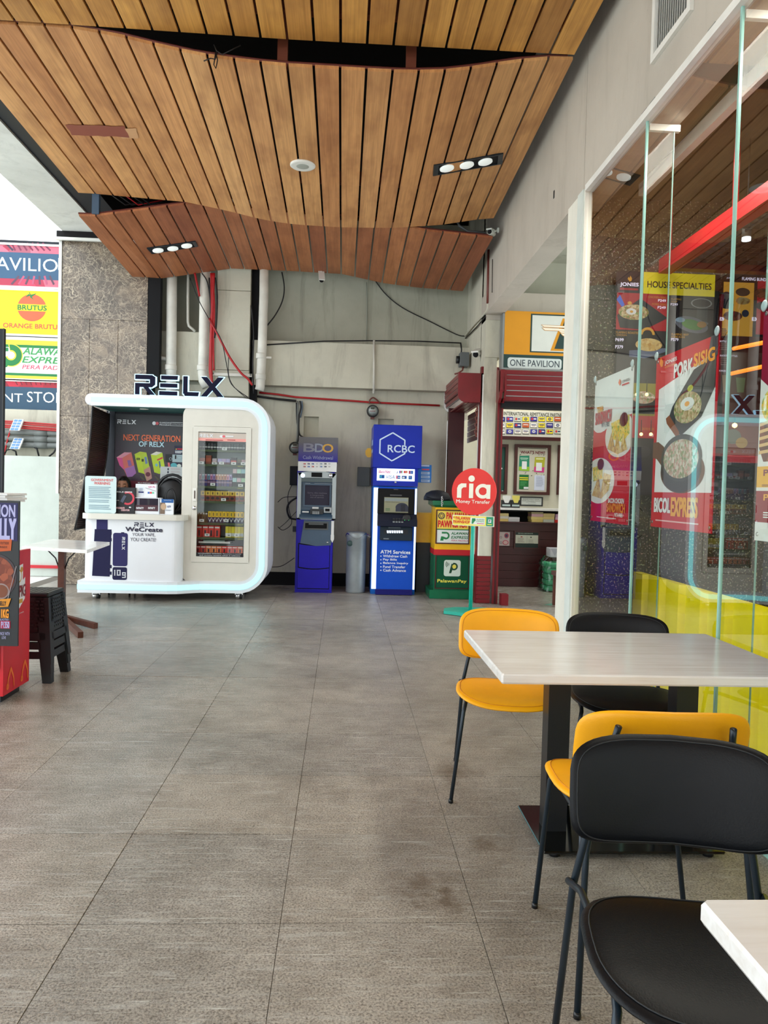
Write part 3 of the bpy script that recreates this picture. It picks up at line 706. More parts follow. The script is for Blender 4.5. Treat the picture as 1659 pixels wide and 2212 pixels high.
def stool(z):
    r=root('plastic_stool',(0,0,0)); t=.145; bt=.185; H=.46
    def e(z_): return t+(bt-t)*(1-z_/H)
    MB().cbox(-t,t,-t,t,H-.03,H,.008).build('seat','dark_plastic',r,origin=(0,0,0))
    mb=MB()
    for k in range(-3,4):
        for j in range(-3,4): mb.box(k*.036-.012,k*.036+.012,j*.036-.012,j*.036+.012,H,H+.002)
    mb.build('seat_grid','dark_plastic',r,origin=(0,0,0))
    for sx in (-1,1):
        for sy in (-1,1):
            m=MB(); zt_=H-.03
            def col(z_,w_): 
                E=e(z_); return [(sx*E,sy*E,z_),(sx*(E-w_),sy*E,z_),(sx*(E-w_),sy*(E-w_),z_),(sx*E,sy*(E-w_),z_)]
            lo=col(0,.055); hi=col(zt_,.085)
            if sx*sy<0: lo,hi=lo[::-1],hi[::-1]
            m.hexa(lo+hi); m.build('leg','dark_plastic',r,origin=(0,0,0))
    for ax in (0,1):
        for s in (-1,1):
            for z0,z1 in ((.27,.43),(.155,.20)):
                m=MB(); a=e(z0); b=e(z1)
                pts=[(-a+.03,s*a,z0),(a-.03,s*a,z0),(a-.03,s*(a-.012),z0),(-a+.03,s*(a-.012),z0),(-b+.03,s*b,z1),(b-.03,s*b,z1),(b-.03,s*(b-.012),z1),(-b+.03,s*(b-.012),z1)]
                if ax: pts=[(y,x,z) for x,y,z in pts]
                m.hexa(pts)
                if z0>.2:
                    for j in range(6):
                        for k in range(7):
                            u=-.10+k*.033+(.008 if j%2 else 0); zz=z0+.015+j*.023; E=e(zz)+.001
                            q=[(u,s*E,zz),(u+.022,s*E,zz),(u+.022,s*(E+.003),zz),(u,s*(E+.003),zz),(u,s*E,zz+.012),(u+.022,s*E,zz+.012),(u+.022,s*(E+.003),zz+.012),(u,s*(E+.003),zz+.012)]
                            if ax: q=[(y,x,z) for x,y,z in q]
                            m.hexa(q)
                m.build('woven_skirt' if z0>.2 else 'rail','dark_plastic',r,origin=(0,0,0))
    return r
st=stool(0)
for k,lab in enumerate(('bottom black woven-look plastic stool of the stack by the cart','middle black plastic stool of the stack by the red cart','topmost black plastic stool of the stack, its gridded seat showing')):
    o = st if k==0 else copy_tree(st); o.location=(-2.045,5.25,k*.062); tag(o,lab,'stool','stacked black stools')

# red food cart
cx0,cx1=-3.2,-1.935; ca=root('food_cart',(-2.6,4.72,0),'red food cart with a white bear crest on its side','cart')
zt_=.89
B('side_panel',cx1-.02,cx1,4.53,4.90,.06,zt_,'cart_red',ca); B('front_panel',cx0,cx1-.02,4.53,4.55,.12,.62,'cart_red',ca)
B('back_panel',cx0,cx1-.02,4.88,4.90,.06,zt_-.04,'cart_red',ca); B('shelf',cx0,cx1-.02,4.55,4.88,.60,.62,'maroon_paint',ca)
B('white_shelf',cx0+.1,cx1-.3,4.58,4.86,.30,.32,'white_paint',ca); B('plinth',cx0,cx1-.05,4.62,4.88,.0,.06,'black_steel',ca)
B('latch',cx1-.055,cx1-.02,4.52,4.53,.22,.36,'black_steel',ca); B('handle_bar',cx1-.25,cx1-.02,4.70,4.715,zt_-.06,zt_-.045,'chrome',ca)
S=Sheet(O=(cx1,4.53,zt_),U=(0,.37,0),Vv=(0,0,-(zt_-.06)))
w_='white_gloss'; g_=C(196,150,60)
S.poly([(.26,.24),(.52,.18),(.54,.28),(.62,.30),(.62,.40),(.46,.42),(.20,.42),(.12,.40),(.14,.32),(.26,.28)],g_,1)
S.g=MB()
U2=lambda u,v:(u*.9+.03,v)
S.poly([U2(*p) for p in ((.34,.12),(.74,.10),(.74,.22),(.84,.20),(.84,.36),(.60,.42),(.26,.43),(.14,.36),(.16,.24),(.34,.24))],w_,1)
S.ell(.52,.185,.13,.05,g_,2).ell(.52,.185,.10,.038,w_,3).ell(.40,.145,.05,.02,g_,2).ell(.64,.14,.05,.02,g_,2)
S.text('CRISPIG',.17,.255,.80,.34,C(130,20,40),3,.02); S.rect(.26,.355,.68,.385,g_,3); S.text('www.crispig.com',.10,.45,.72,.465,w_,3)
for cxx in (.28,.82):
    S.line([(cxx-.12,.97),(cxx-.10,.90),(cxx,.83),(cxx+.10,.90),(cxx+.12,.97)],.03,C(230,110,40),1); S.ring(cxx-.12,.95,.03,.05,C(230,110,40),1,n=14,ky=.45)
S.done(ca)
pb=root('menu_board',(-2.4,4.45,.2),'black menu board of roast pork on the front of the red cart','sign')
x0,x1,z0,z1=R4(-120,1084,36,1392,4.46); B('board',x0,x1,4.46,4.475,z0,z1,'dark_plastic',pb)
S=Sheet(Y=4.459,crop=(0,880,3.35)); y_=C(236,150,40); lv=C(176,176,222)
S.rect(-360,690,116,960,C(26,24,84),1)
S.text('LECHON',-145,705,104,790,lv,2,.02).text('BELLY',-75,808,110,950,lv,2,.03)
S.poly([(-60,962),(84,950),(78,1035),(-60,1048)],C(190,84,30),2).text('CRUNCHY OUTSIDE',-70,972,62,990,C(40,24,30),3).text('JUICY INSIDE',-50,1003,52,1022,C(40,24,30),3)
S.ell(-40,1225,155,165,C(60,50,56),1).ell(-40,1225,140,148,'food_meat',2).ell(10,1330,56,56,C(150,130,128),3).ell(10,1330,46,46,C(120,66,40),4)
S.line([(60,1390),(118,1150)],5,C(150,140,146),4)
S.poly([(-60,1395),(80,1380),(60,1440),(-60,1450)],C(214,140,30),5).text('BELLY',-4,1402,46,1432,C(30,24,30),6,.02)
S.text('1KG',12,1462,62,1522,y_,2,.03).text('BILAO/TRAY',0,1528,66,1542,lv,2); S.rect(5,1545,74,1600,C(180,20,70),1); S.text('P1350',12,1550,68,1596,lv,2,.02)
S.text('MADE WITH',0,1625,70,1648,lv,2).text('LOVE',16,1655,44,1675,lv,2)
S.done(pb)
for k in range(4):
    x0,x1,z0,z1=R4(-90,1080-k*5,18+(k%2)*4,1084-k*5,4.62); tag(B('paper_tray',x0,x1,4.56,4.84,z0,z0+.012,'paper_white'),None)
trs=[o for o in COL.objects if o.name.startswith('paper_tray')]
for i_,o in enumerate(trs): tag(o,ORD[i_]+' white paper tray from the bottom of the stack on the cart','tray','paper trays on the red cart')
x0,x1,z0,z1=R4(-60,715,6,1062,4.86)
cp=root('cart_canopy_post',(x0,4.75,.9),'dark blue-black board edge standing on the red cart, at left frame edge','board')
B('board',x0,x1,4.86,4.88,.85,z1,'navy_dark',cp); B('rim',x1-.006,x1,4.85,4.86,.85,z1,'black_steel',cp)

# ---------------------------------------------------------------- outside: boundary wall, pipes, sign tower
YW=10.8
ww=root('wall_outside',(-5.5,YW,0),kind='structure')
z1=P(60,985,Y=YW).z; B('low_wall',-12,-3.62,YW,YW+.15,0,z1,'outer_white',ww)
B('high_wall',-12,-3.62,YW+.35,YW+.5,0,P(60,900,Y=YW+.35).z+.1,'wall_cream',ww)
B('foot_rail',-12,-3.75,YW-.03,YW,P(100,1224,Y=YW).z-.02,P(100,1224,Y=YW).z+.02,'cart_red',ww)
def pipe_run(name,py,r,mat,label,cat,Y=YW+.25,sag=0):
    z=P(90,py,Y=Y).z; pts=[(-8+i*.5,Y,z+.02*math.sin(i*1.3)*sag) for i in range(10)]
    o=MB().tube(pts,r,10,mat); xk=P(75,py,Y=Y).x
    if r>.03: o.tube([(xk,Y,z),(xk+.18,Y,z)],r*1.18,10,mat)
    return tag(o.build(name,mat),label,cat,'pipes and conduits on the outside wall')
for py,lab in ((935,'uppermost fat grey pipe under the red conduits outside'),(949,'middle fat grey pipe on the outside wall'),(962,'lowest fat grey pipe on the outside wall')): pipe_run('drain_pipe',py,.042,'plug_grey',lab,'pipe')
for k,py in enumerate((914,918,923,927)): pipe_run('red_conduit',py,.012,'red_wire',ORD[k]+' thin red conduit from the top above the outside grey pipes','conduit',YW+.2,1)
for a,b,lab in ((905,930,'small solar panel lamp above the other on the outside wall'),(946,970,'lower small solar panel lamp on the outside wall')):
    r=root('solar_lamp',P(35,(a+b)/2,Y=YW+.1),lab,'lamp','solar lamps on the outside wall'); x0,x1,z0,z1=R4(26,a,46,b,YW+.08)
    MB().hexa([(x0-.02,YW+.05,z0),(x1-.02,YW+.05,z0),(x1-.02,YW+.08,z0),(x0-.02,YW+.08,z0),(x0,YW+.15,z1),(x1,YW+.15,z1),(x1,YW+.18,z1),(x0,YW+.18,z1)]).build('housing','white_paint',r)
    for i in range(2):
        for j in range(4):
            u0=x0+.01+i*(x1-x0-.02)/2; uw=(x1-x0-.02)/2-.008; t0=j/4+.03; t1=(j+1)/4-.03
            L=lambda u,t:(u-.02*(1-t),YW+.05+.1*t-.004,z0+(z1-z0)*t)
            MB().quad(L(u0,t0),L(u0+uw,t0),L(u0+uw,t1),L(u0,t1)).build('solar_cell',C(96,140,190,25) if 0 else C(96,140,190),r)
    B('stem',(x0+x1)/2-.01,(x0+x1)/2+.01,YW+.15,YW+.35,(z0+z1)/2-.01,(z0+z1)/2+.01,'white_paint',r)
for pts,mt in (([(6,1000),(14,960),(22,930),(28,915)],'red_wire'),([(10,980),(14,972),(24,970),(34,975),(36,985)],'black_wire'),([(74,966),(80,970),(84,985)],'black_wire'),([(106,986),(116,978),(122,968)],'black_wire')):
    tag(MB().tube([P(a,b,Y=YW+.22) for a,b in pts],.012,6).build('loose_cable',mt),{6:'thin red cable hanging left of the solar lamps outside',10:'thin black cable hooked under the lower solar lamp',74:'short black cable right of the solar lamps outside',106:'black cable curving at the marble column edge outside'}[pts[0][0]],'cable','loose cables on the outside wall')

YS=11.6
def signbox(name,y0,y1,label,bgm):
    x0,x1,z0,z1=R4(-420,y0,175,y1,YS); r=root(name,((x0+x1)/2,YS,z0),label,'sign','sign boards stacked outside on the left')
    B('box',x0,x1,YS,YS+.3,z0,z1,'navy_dark',r); m=MB(); frame(m,x0,z0,x1,z1,.03,YS-.02,YS,'white_paint'); m.build('rim','white_paint',r)
    x0+=.03;x1-=.03;z0+=.03;z1-=.03; B('face',x0,x1,YS-.006,YS,z0,z1,bgm,r); return r,Sheet(Y=YS-.006,crop=(0,480,3.95))
r,S=signbox('pavilion_sign',521,614,'dark blue sign with big pale capitals over a pink leaf print','leaf_print')
S.rect(-1500,240,690,455,C(48,84,116),1).text('AVILIO',-22,308,480,414,C(226,240,240),2,.0).text('N',500,310,600,408,C(226,240,240),2,.0).text('ONE P',-480,308,-35,410,C(226,240,240),2,.0); S.line([(60,190),(110,238)],16,C(60,50,70),1)
for k in range(7): S.line([(130+k*50,240),(100+k*44,180)],14,C(120,40,70),1); S.line([(160+k*44,460),(100+k*60,530)],16,C(180,80,110) if k%2 else C(90,60,80),1)
S.done(r)
r,S=signbox('orange_drink_sign',619,718,'yellow sign with a round orange fruit crossed by green letters',C(250,226,20))
og=C(250,96,60); gr=C(20,120,60); yb=C(250,226,20)
S.ell(272,730,117,112,og,1).rect(150,702,400,758,yb,2).text('BRUTUS',158,710,392,750,gr,3,.03)
S.poly([(262,622),(312,606),(270,640)],gr,3).poly([(262,625),(218,640),(245,612)],gr,3).poly([(262,622),(290,665),(256,640)],gr,3).line([(262,624),(250,598)],6,gr,3)
S.text('ORANGE BRUTUS',40,868,505,906,og,2,.03).done(r)
r,S=signbox('courier_sign',724,815,'white and green sign with a big green letter P',C(236,242,236))
S.rect(-1500,985,690,1025,C(250,226,60),1).rect(-1500,1025,690,1048,gr,1).rect(-1500,1268,690,1290,gr,1).rect(-1500,1290,690,1320,C(250,226,60),1)
S.ring(95,1135,42,88,gr,3,a0=-100,a1=160).ring(95,1135,30,95,C(250,226,60),2,a0=-105,a1=165).poly([(30,1165),(95,1180),(60,1235),(25,1240)],gr,3).rect(10,1070,70,1100,gr,3)
S.text('ALAWAN',205,1075,585,1132,C(60,150,80),2,.02,.25).text('EXPRESS',200,1152,600,1204,C(60,150,80),2,.02,.25).text('PERA PADALA',200,1224,610,1258,C(210,30,90),2,.0,.2).done(r)
r,S=signbox('department_store_sign',816,898,'lowest dark blue sign, lettered DEPARTMENT STORE, between red leaf borders','leaf_red')
S.rect(-1500,1390,690,1590,C(44,78,104),1).text('NT',34,1462,190,1534,C(236,240,236),2,.0).text('STORE',240,1452,600,1540,C(236,240,236),2,.0).text('DEPARTME',-560,1462,10,1534,C(236,240,236),2,.0)
for k in range(9): S.line([(60+k*48,1600),(100+k*40,1645)],8,C(110,24,40),1); S.line([(120+k*44,1340),(150+k*40,1388)],8,C(110,24,40),1)
S.done(r)
B('trim_5',-9,-3.9,YS+.3,YS+.4,0,P(60,520,Y=YS+.3).z,'navy_dark',kind='structure')
# ---------------------------------------------------------------- the white vape kiosk
KY=8.85; kc=(150,780,3.53)
def K(x,y,Y=KY): return P(kc[0]+x/kc[2],kc[1]+y/kc[2],Y=Y)
def KR(x0,y0,x1,y1,Y=KY): return R4(kc[0]+x0/kc[2],kc[1]+y0/kc[2],kc[0]+x1/kc[2],kc[1]+y1/kc[2],Y)
kiosk=root('vape_kiosk',(-1.9,9.2,0),'white vape kiosk outlined by a glowing strip, black letters on its roof','kiosk')
xL=K(150,270).x; xR=K(1525,900).x; zT=K(700,262).z; zB=K(700,1765,8.8).z; th=.135; xLb=K(85,1720).x
def path():
    pts=[]; r=.26; t=th/2; x0,x1,z0,z1=xL,xR-t,zB+t,zT-t
    pts+= [(x0+.02+(x1-r-x0-.02)*i/8,z1) for i in range(9)]
    pts+= [(x1-r+r*math.sin(a),z1-r+r*math.cos(a)) for a in [PI/2*i/8 for i in range(1,9)]]
    pts+= [(x1,z1-r-(z1-z0-2*r)*i/6) for i in range(1,7)]
    pts+= [(x1-r+r*math.cos(a),z0+r-r*math.sin(a)) for a in [PI/2*i/8 for i in range(1,9)]]
    xs_=xLb+.02; pts+= [(x1-r-(x1-r-xs_)*i/16,z0) for i in range(1,17)]
    return pts
PT=path(); xc1=K(858,1200).x; xc0=K(118,1200).x
def yfront(x,z):
    if z>zB+.5: return KY
    t=max(0,min(1,(x-(xc1-.08))/.34)); t=t*t*(3-2*t); return 8.68+(KY-8.68)*t
def band(t,fy,by,ext=0):
    vs=[];n=len(PT)
    for i,(x,z) in enumerate(PT):
        a=PT[max(i-1,0)]; b=PT[min(i+1,n-1)]; dx,dz=b[0]-a[0],b[1]-a[1]; L=math.hypot(dx,dz); nx,nz=-dz/L*t,dx/L*t
        f=fy(x,z); g=by(x,z); vs+=[(x+nx,f,z+nz),(x-nx,f,z-nz),(x-nx,g,z-nz),(x+nx,g,z+nz)]
    fs=[(0,1,2,3),(4*n-1,4*n-2,4*n-3,4*n-4)]
    for i in range(n-1):
        for k in range(4): j=(k+1)%4; fs.append((i*4+k,i*4+4+k,i*4+4+j,i*4+j))
    return vs,fs
vs,fs=band(th/2,yfront,lambda x,z:9.55); MB().add(vs,fs,'white_gloss').build('frame','white_gloss',kiosk)
vs,fs=band(.027,lambda x,z:yfront(x,z)-.008,lambda x,z:yfront(x,z)-.0005); MB().add(vs,fs,'neon_white').build('light_strip','neon_white',kiosk)
# end caps of the strip frame
MB().lathe([(th/2,8.86-9.2),(th/2,9.55-9.2)],(xL+.02,9.2,zT-th/2),20,axis='y').build('roof_end','white_gloss',kiosk)
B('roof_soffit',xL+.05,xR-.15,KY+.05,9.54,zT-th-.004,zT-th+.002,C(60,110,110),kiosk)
MB().lathe([(.05,0),(.05,-.006)],(K(535,322).x,KY+.2,zT-th-.004),16,'white_paint').build('roof_downlight','white_paint',kiosk)
for x,y in ((xLb+.18,8.80),(K(1270,1795).x,9.0),(xLb+.18,9.4),(xR-.35,9.4)):
    m=MB(); m.tube([(x-.02,y,.034),(x+.02,y,.034)],.034,12,'chrome').tube([(x+.05,y,.034),(x+.024,y,.034)],.034,12,'dark_plastic').box(x-.03,x+.06,y-.02,y+.02,.05,zB,'chrome'); m.build('caster','chrome',kiosk)
# roof letters
for sel in ((0,5),(5,8),(8,10),(10,12)):
    S=Sheet(Y=KY+.078,crop=kc); S.relx(512,116,1168,262,C(14,14,44,30),0,grow=.6,d=.002,sel=sel); lt_=S.t.build('roof_letter',None,kiosk)
    S=Sheet(Y=KY+.08,crop=kc); S.relx(512,116,1168,262,'letter_edge',0,grow=5.5,d=.05,sel=sel); S.t.build('glowing_edge',None,lt_)
# cabinet body
cx0,cx1,cz0,cz1=KR(860,348,1456,1685); 
lx=K(850,1600).x
outer=rrect(cx0,cz0,cx1,cz1,.12,6)
dx0,dx1,dz0,dz1=KR(935,508,1372,1533)
def rect_like(outer,x0,z0,x1,z1):
    cx,cz=(x0+x1)/2,(z0+z1)/2; out=[]
    ox=(min(p[0] for p in outer)+max(p[0] for p in outer))/2; oz=(min(p[1] for p in outer)+max(p[1] for p in outer))/2
    W=(max(p[0] for p in outer)-min(p[0] for p in outer))/2; H=(max(p[1] for p in outer)-min(p[1] for p in outer))/2
    for x,z in outer:
        u,v=(x-ox)/W,(z-oz)/H; s=max(abs(u),abs(v)); out.append((cx+u/s*(x1-x0)/2,cz+v/s*(z1-z0)/2))
    return out
MB().ringprism(outer,rect_like(outer,dx0-.003,dz0-.003,dx1+.003,dz1+.003),lambda u,v:V(u,KY+.02,v),V(0,.03,0),'cream_gloss').build('cabinet_front','cream_gloss',kiosk)
gx0,gx1,gz0,gz1=KR(976,548,1333,1490)
m=MB(); o2=rrect(dx0,dz0,dx1,dz1,.004,1); m.ringprism(o2,rect_like(o2,gx0,gz0,gx1,gz1),lambda u,v:V(u,KY+.012,v),V(0,.035,0),'cream_gloss'); door=m.build('cabinet_door','cream_gloss',kiosk)
MB().box(gx0,gx1,KY+.03,KY+.034,gz0,gz1).build('door_glass','clear_pane',door)
hx,_,hz,_=KR(955,1018,955,1018); m=MB(); m.cbox(hx-.022,hx+.022,KY+.002,KY+.012,hz-.075,hz+.075,.004,'white_paint').box(hx-.008,hx+.008,KY+.0,KY+.003,hz-.045,hz+.045,C(110,100,92)); m.build('door_handle',None,door)
lk_=K(950,1120,KY); MB().lathe([(.024,.012),(.024,0),(.012,-.004)],(lk_.x,KY,lk_.z),16,'chrome',axis='y').build('door_lock','chrome',door)
iy0,iy1=KY+.05,9.45
m=MB(); m.box(cx0+.02,gx0-.03,iy0,iy1,cz0+.02,cz1-.02).box(gx1+.03,cx1-.02,iy0,iy1,cz0+.02,cz1-.02).box(gx0-.03,gx1+.03,9.28,iy1,cz0+.02,cz1-.02).box(gx0-.03,gx1+.03,iy0,9.3,cz0+.02,gz0-.02).box(gx0-.03,gx1+.03,iy0,9.3,gz1+.02,cz1-.02)
m.build('cabinet_body',C(196,206,204),kiosk)
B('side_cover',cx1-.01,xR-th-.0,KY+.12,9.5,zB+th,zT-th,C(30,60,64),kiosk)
S=Sheet(Y=KY+.0295,crop=kc)
S.rect(976,548,1345,602,C(208,196,186),1).rect(976,590,1345,612,C(240,168,160),2).relx(992,556,1095,580,'white_gloss',3).ell(1160,574,14,10,'white_gloss',3).ell(1178,575,12,9,C(230,110,120),3).rect(1190,570,1250,578,'white_gloss',3).rect(1040,600,1170,606,C(170,80,80),3).rect(1205,600,1265,606,C(170,80,80),3)
S.rect(958,1462,1322,1496,C(14,14,26),1).text('GOVERNMENT WARNING: This product is harmful',985,1466,1305,1474,'white_gloss',2).text('and contains nicotine which is addictive',995,1478,1300,1486,'white_gloss',2).done(door,'printed_band')
# shelves and what stands on them
SH=[(680,),(790,),(957,),(1070,),(1235,),(1345,),(1462,)]
def shelf_z(y): return K(1150,y,8.98).z
for (y,) in SH[:-1]:
    z=shelf_z(y); m=MB(); m.box(gx0-.03,gx1+.03,8.94,9.27,z-.014,z,C(90,104,90)).box(gx0-.03,gx1+.03,8.935,8.94,z-.022,z+.004,C(70,84,48))
    s_=m.build('shelf',None,kiosk)
    if y>700:
        S=Sheet(Y=8.934,crop=kc); S.relx(1283,y+10,1322,y+17,C(200,190,60),1); S.done(s_)
plain('shadow_teal',(58,72,80),.7)
def goods(name,x0,x1,n,ytop,ybase,cols,label,group,Y=9.0,band=None,gap=.06,dep=.06,zb=None):
    z0=shelf_z(ybase) if zb is None else zb; a=K(x0,ytop,Y); b=K(x1,ytop,Y); z1=max(K((x0+x1)/2,ytop,Y).z,z0+.03); w=(b.x-a.x)/n; out=[]
    for i in range(n):
        m=MB(); xa=a.x+i*w+w*gap/2; xb=a.x+(i+1)*w-w*gap/2; c=cols[i%len(cols)]; h=z1-z0
        m.box(xa,xb,Y,Y+dep,z0,z1,c)
        if band:
            bc,f0,f1,shape=band; f=Y-.001
            if shape=='rect': m.quad((xa,f,z0+h*f0),(xb,f,z0+h*f0),(xb,f,z0+h*f1),(xa,f,z0+h*f1),bc)
            elif shape=='device':
                xm_=(xa+xb)/2; ww_=(xb-xa)*.16; m.quad((xm_-ww_,f,z0+h*.1),(xm_+ww_,f,z0+h*.1),(xm_+ww_,f,z0+h*.6),(xm_-ww_,f,z0+h*.6),bc)
                m.quad((xa+.004,f,z0+h*.78),(xb-.004,f,z0+h*.78),(xb-.004,f,z0+h*.9),(xa+.004,f,z0+h*.9),'paper_white')
            elif shape=='disc':
                cxx,cz_=(xa+xb)/2,z0+h*.30; R=min(xb-xa,h)*.3; pts=[(cxx+R*1.3*math.cos(q),f,cz_+R*math.sin(q)) for q in [2*PI*k/12 for k in range(12)]]
                m.quad((xa,f+.0005,z0+h*0),(xb,f+.0005,z0),(xb,f+.0005,z0+h*.56),(xa,f+.0005,z0+h*.56),C(150,70,50)); m.add(pts,[tuple(range(12))],bc)
                m.quad((cxx-.006,f,z0+h*.66),(cxx+.006,f,z0+h*.66),(cxx+.006,f,z0+h*.88),(cxx-.006,f,z0+h*.88),C(60,30,30))
            elif shape=='slash':
                m.quad((xa,f+.0005,z0),(xb,f+.0005,z0),(xb,f+.0005,z0+h*.5),(xa,f+.0005,z0+h*.5),bc); m.add([(xa,f,z0+h*.48),(xa+(xb-xa)*.5,f,z0+h*.05),(xb,f,z0+h*.4),(xb,f,z0+h*.48),(xa+(xb-xa)*.5,f,z0+h*.2)],[(0,1,4),(1,2,3,4)],'white_gloss')
                m.quad(((xa+xb)/2-.005,f,z0+h*.6),((xa+xb)/2+.005,f,z0+h*.6),((xa+xb)/2+.005,f,z0+h*.88),((xa+xb)/2-.005,f,z0+h*.88),C(90,90,40))
        o=m.build(name,None); tag(o,(ORD[i]+' '+label+', counting from its left end') if n>1 else label,'box' if 'box' in name or 'carton' in name else 'pack',group); out.append(o)
    return out
goods('pod_pack',988,1340,16,628,680,[C(70,76,80),C(92,84,90),C(54,60,64)],'dark pod pack on the top cabinet shelf','pod packs on the top shelf',band=('paper_white',.35,.5,'rect'),gap=.15)
goods('device_carton',988,1085,2,718,790,[C(60,44,44),C(150,76,50)],'dark orange device carton on the second shelf','cartons left on the second shelf',band=(C(190,90,60),.3,.7,'rect'),gap=.12)
goods('device_carton',1088,1125,1,742,790,[C(214,200,208)],'small white and pink carton on the second shelf','lone carton second shelf',band=(C(200,40,60),.3,.5,'rect'))
goods('pod_box',1131,1225,3,745,790,[C(184,170,222),C(206,180,226)],'lilac pod box on the second shelf','lilac boxes on the second shelf',band=(C(110,60,60),.05,.4,'rect'))
goods('device_carton',1230,1275,1,735,790,[C(70,60,66)],'dark carton with a red patch on the second shelf','dark carton second shelf',band=(C(210,80,70),.3,.6,'rect'))
goods('pod_box',1280,1342,2,752,790,[C(120,110,90),C(206,170,180)],'small box at the second shelf end','boxes at the right of the second shelf',band=(C(50,40,44),0,.4,'rect'))
zz=shelf_z(957)
hz_=K(1100,905,9.0).z
goods('purple_box',988,1240,12,905,957,[C(70,44,96),C(96,60,110),C(60,50,130),C(88,40,80)],'dark purple box of the third shelf row','purple boxes on the third shelf',band=(C(150,120,150),.5,.75,'rect'),dep=.06)
goods('pastel_box',988,1240,12,862,905,[C(176,110,140),C(90,150,176),C(170,110,140),C(80,150,180),C(200,130,180),C(160,140,210),C(206,140,110),C(214,160,130),C(210,150,120),C(206,140,110),C(220,150,180),C(170,150,210)],'pastel box stacked on the purple row','pastel boxes on the third shelf',band=(C(120,84,90),.2,.6,'device'),zb=hz_+.001)
z3=K(1290,890,9.0).z
goods('display_carton',1243,1342,3,892,957,[C(186,222,226),C(220,190,200),C(190,226,190)],'white-topped black carton of the lower third-shelf trio','display cartons on the third shelf',band=(C(36,34,36),0,.55,'rect'))
goods('display_carton',1245,1342,3,824,888,[C(226,196,204),C(190,226,210),C(176,220,230)],'white-topped black carton of the upper third-shelf trio','upper display cartons on the third shelf',band=(C(36,34,36),0,.5,'rect'),zb=z3+.001)
goods('yellow_carton',1000,1335,9,992,1070,[C(236,196,70),C(240,204,84)],'yellow carton with dark disc, fourth shelf','cartons on the fourth shelf',band=(C(50,26,30),.1,.5,'disc'))
goods('brown_box',972,1055,4,1150,1235,[C(120,106,60),C(100,86,50)],'narrow brown box of the fifth shelf','brown boxes on the fifth shelf',band=(C(50,36,30),.3,.7,'device'))
goods('yellow_box',1057,1330,10,1148,1235,[C(244,202,40),C(238,190,30)],'yellow and dark blue box, fifth shelf','yellow boxes on the fifth shelf',band=(C(34,34,80),.1,.5,'slash'))
goods('red_box',968,1150,4,1254,1345,[C(220,56,44),C(236,70,54)],'red box on the sixth shelf','red boxes on the sixth shelf',band=(C(60,40,50),.3,.7,'device'),gap=.1)
goods('lemon_box',1190,1328,6,1262,1345,[C(240,222,50),C(232,206,60)],'lemon yellow box on the sixth shelf','lemon boxes on the sixth shelf',band=('paper_white',.1,.4,'rect'))
goods('orange_box',960,1322,9,1412,1462,[C(190,40,40),C(196,50,44),C(240,130,80),C(244,140,80),C(240,120,70),C(240,60,50),C(240,66,54),C(236,60,40),C(244,110,60)],'small red or orange bottom-row box','boxes in the bottom row',band=(C(60,20,30),.1,.6,'device'),Y=8.95)
for i,(x,y) in enumerate(((1005,775),(1105,778),(1160,778),(1252,780),(1325,782),(1093,940),(1305,948),(1175,1056),(1008,1215),(1195,1216),(1050,1325),(1215,1328),(1275,1328),(1182,670))):
    x0,x1,z0,z1=KR(x-18,y-10,x+18,y+10,8.93); m=MB(); m.box(x0,x1,8.928,8.932,z0,z1,'paper_white').box(x0+.015,x1-.015,8.927,8.928,(z0+z1)/2-.006,(z0+z1)/2+.006,C(120,124,126))
    tag(m.build('price_tag',None),'small white price tag, '+('left end of second shelf','left middle of second shelf','middle of second shelf','right middle of second shelf','right end of second shelf','left middle of third shelf','right end of third shelf','middle of fourth shelf','left end of fifth shelf','right middle of fifth shelf','left middle of sixth shelf','under the first lemon boxes','under the last lemon boxes','on the top shelf')[i],'tag','price tags on the shelves')
m=MB(); z=K(1150,1410,8.98).z
x0,x1,_,_=KR(970,1360,1210,1410); m.box(x0,x1,8.98,9.2,z+.03,z+.05,'paper_white'); m.box(x0+.05,x0+.3,9.0,9.2,z+.05,z+.065,C(170,190,180)); tag(m.build('paper_bundle',None),'folded white papers lying above the bottom row of boxes','paper')
x0,x1,_,_=KR(1215,1360,1320,1400); tag(MB().hexa([(x0,8.98,z+.01),(x1,8.98,z+.01),(x1,9.2,z+.01),(x0,9.2,z+.01),(x0+.05,8.98,z+.08),(x1,8.98,z+.07),(x1,9.2,z+.09),(x0+.03,9.2,z+.06)]).build('black_pouch',C(40,32,50)),'black folded pouch above the bottom row of boxes','pouch')

# counter
ax0,ax1,az0,az1=KR(120,1185,838,1700,8.72)
pl=[(x,y) for x,y in rrect(ax0,8.70,ax1,9.14,.09,6)]
MB().prism(pl,lambda u,v:V(u,v,az0-.03),V(0,0,az1-az0+.03),'counter_white' if 'counter_white' in MATS else 'white_gloss',).build('counter','white_gloss',kiosk)
tx0,tx1,tz0,tz1=KR(95,1148,868,1205,8.66); pl=rrect(tx0,8.64,tx1,9.18,.12,6)
cz=K(480,1168,8.66).z
MB().prism(pl,lambda u,v:V(u,v,cz-.06),V(0,0,.06),'cream_gloss').build('countertop','cream_gloss',kiosk)
CT=cz
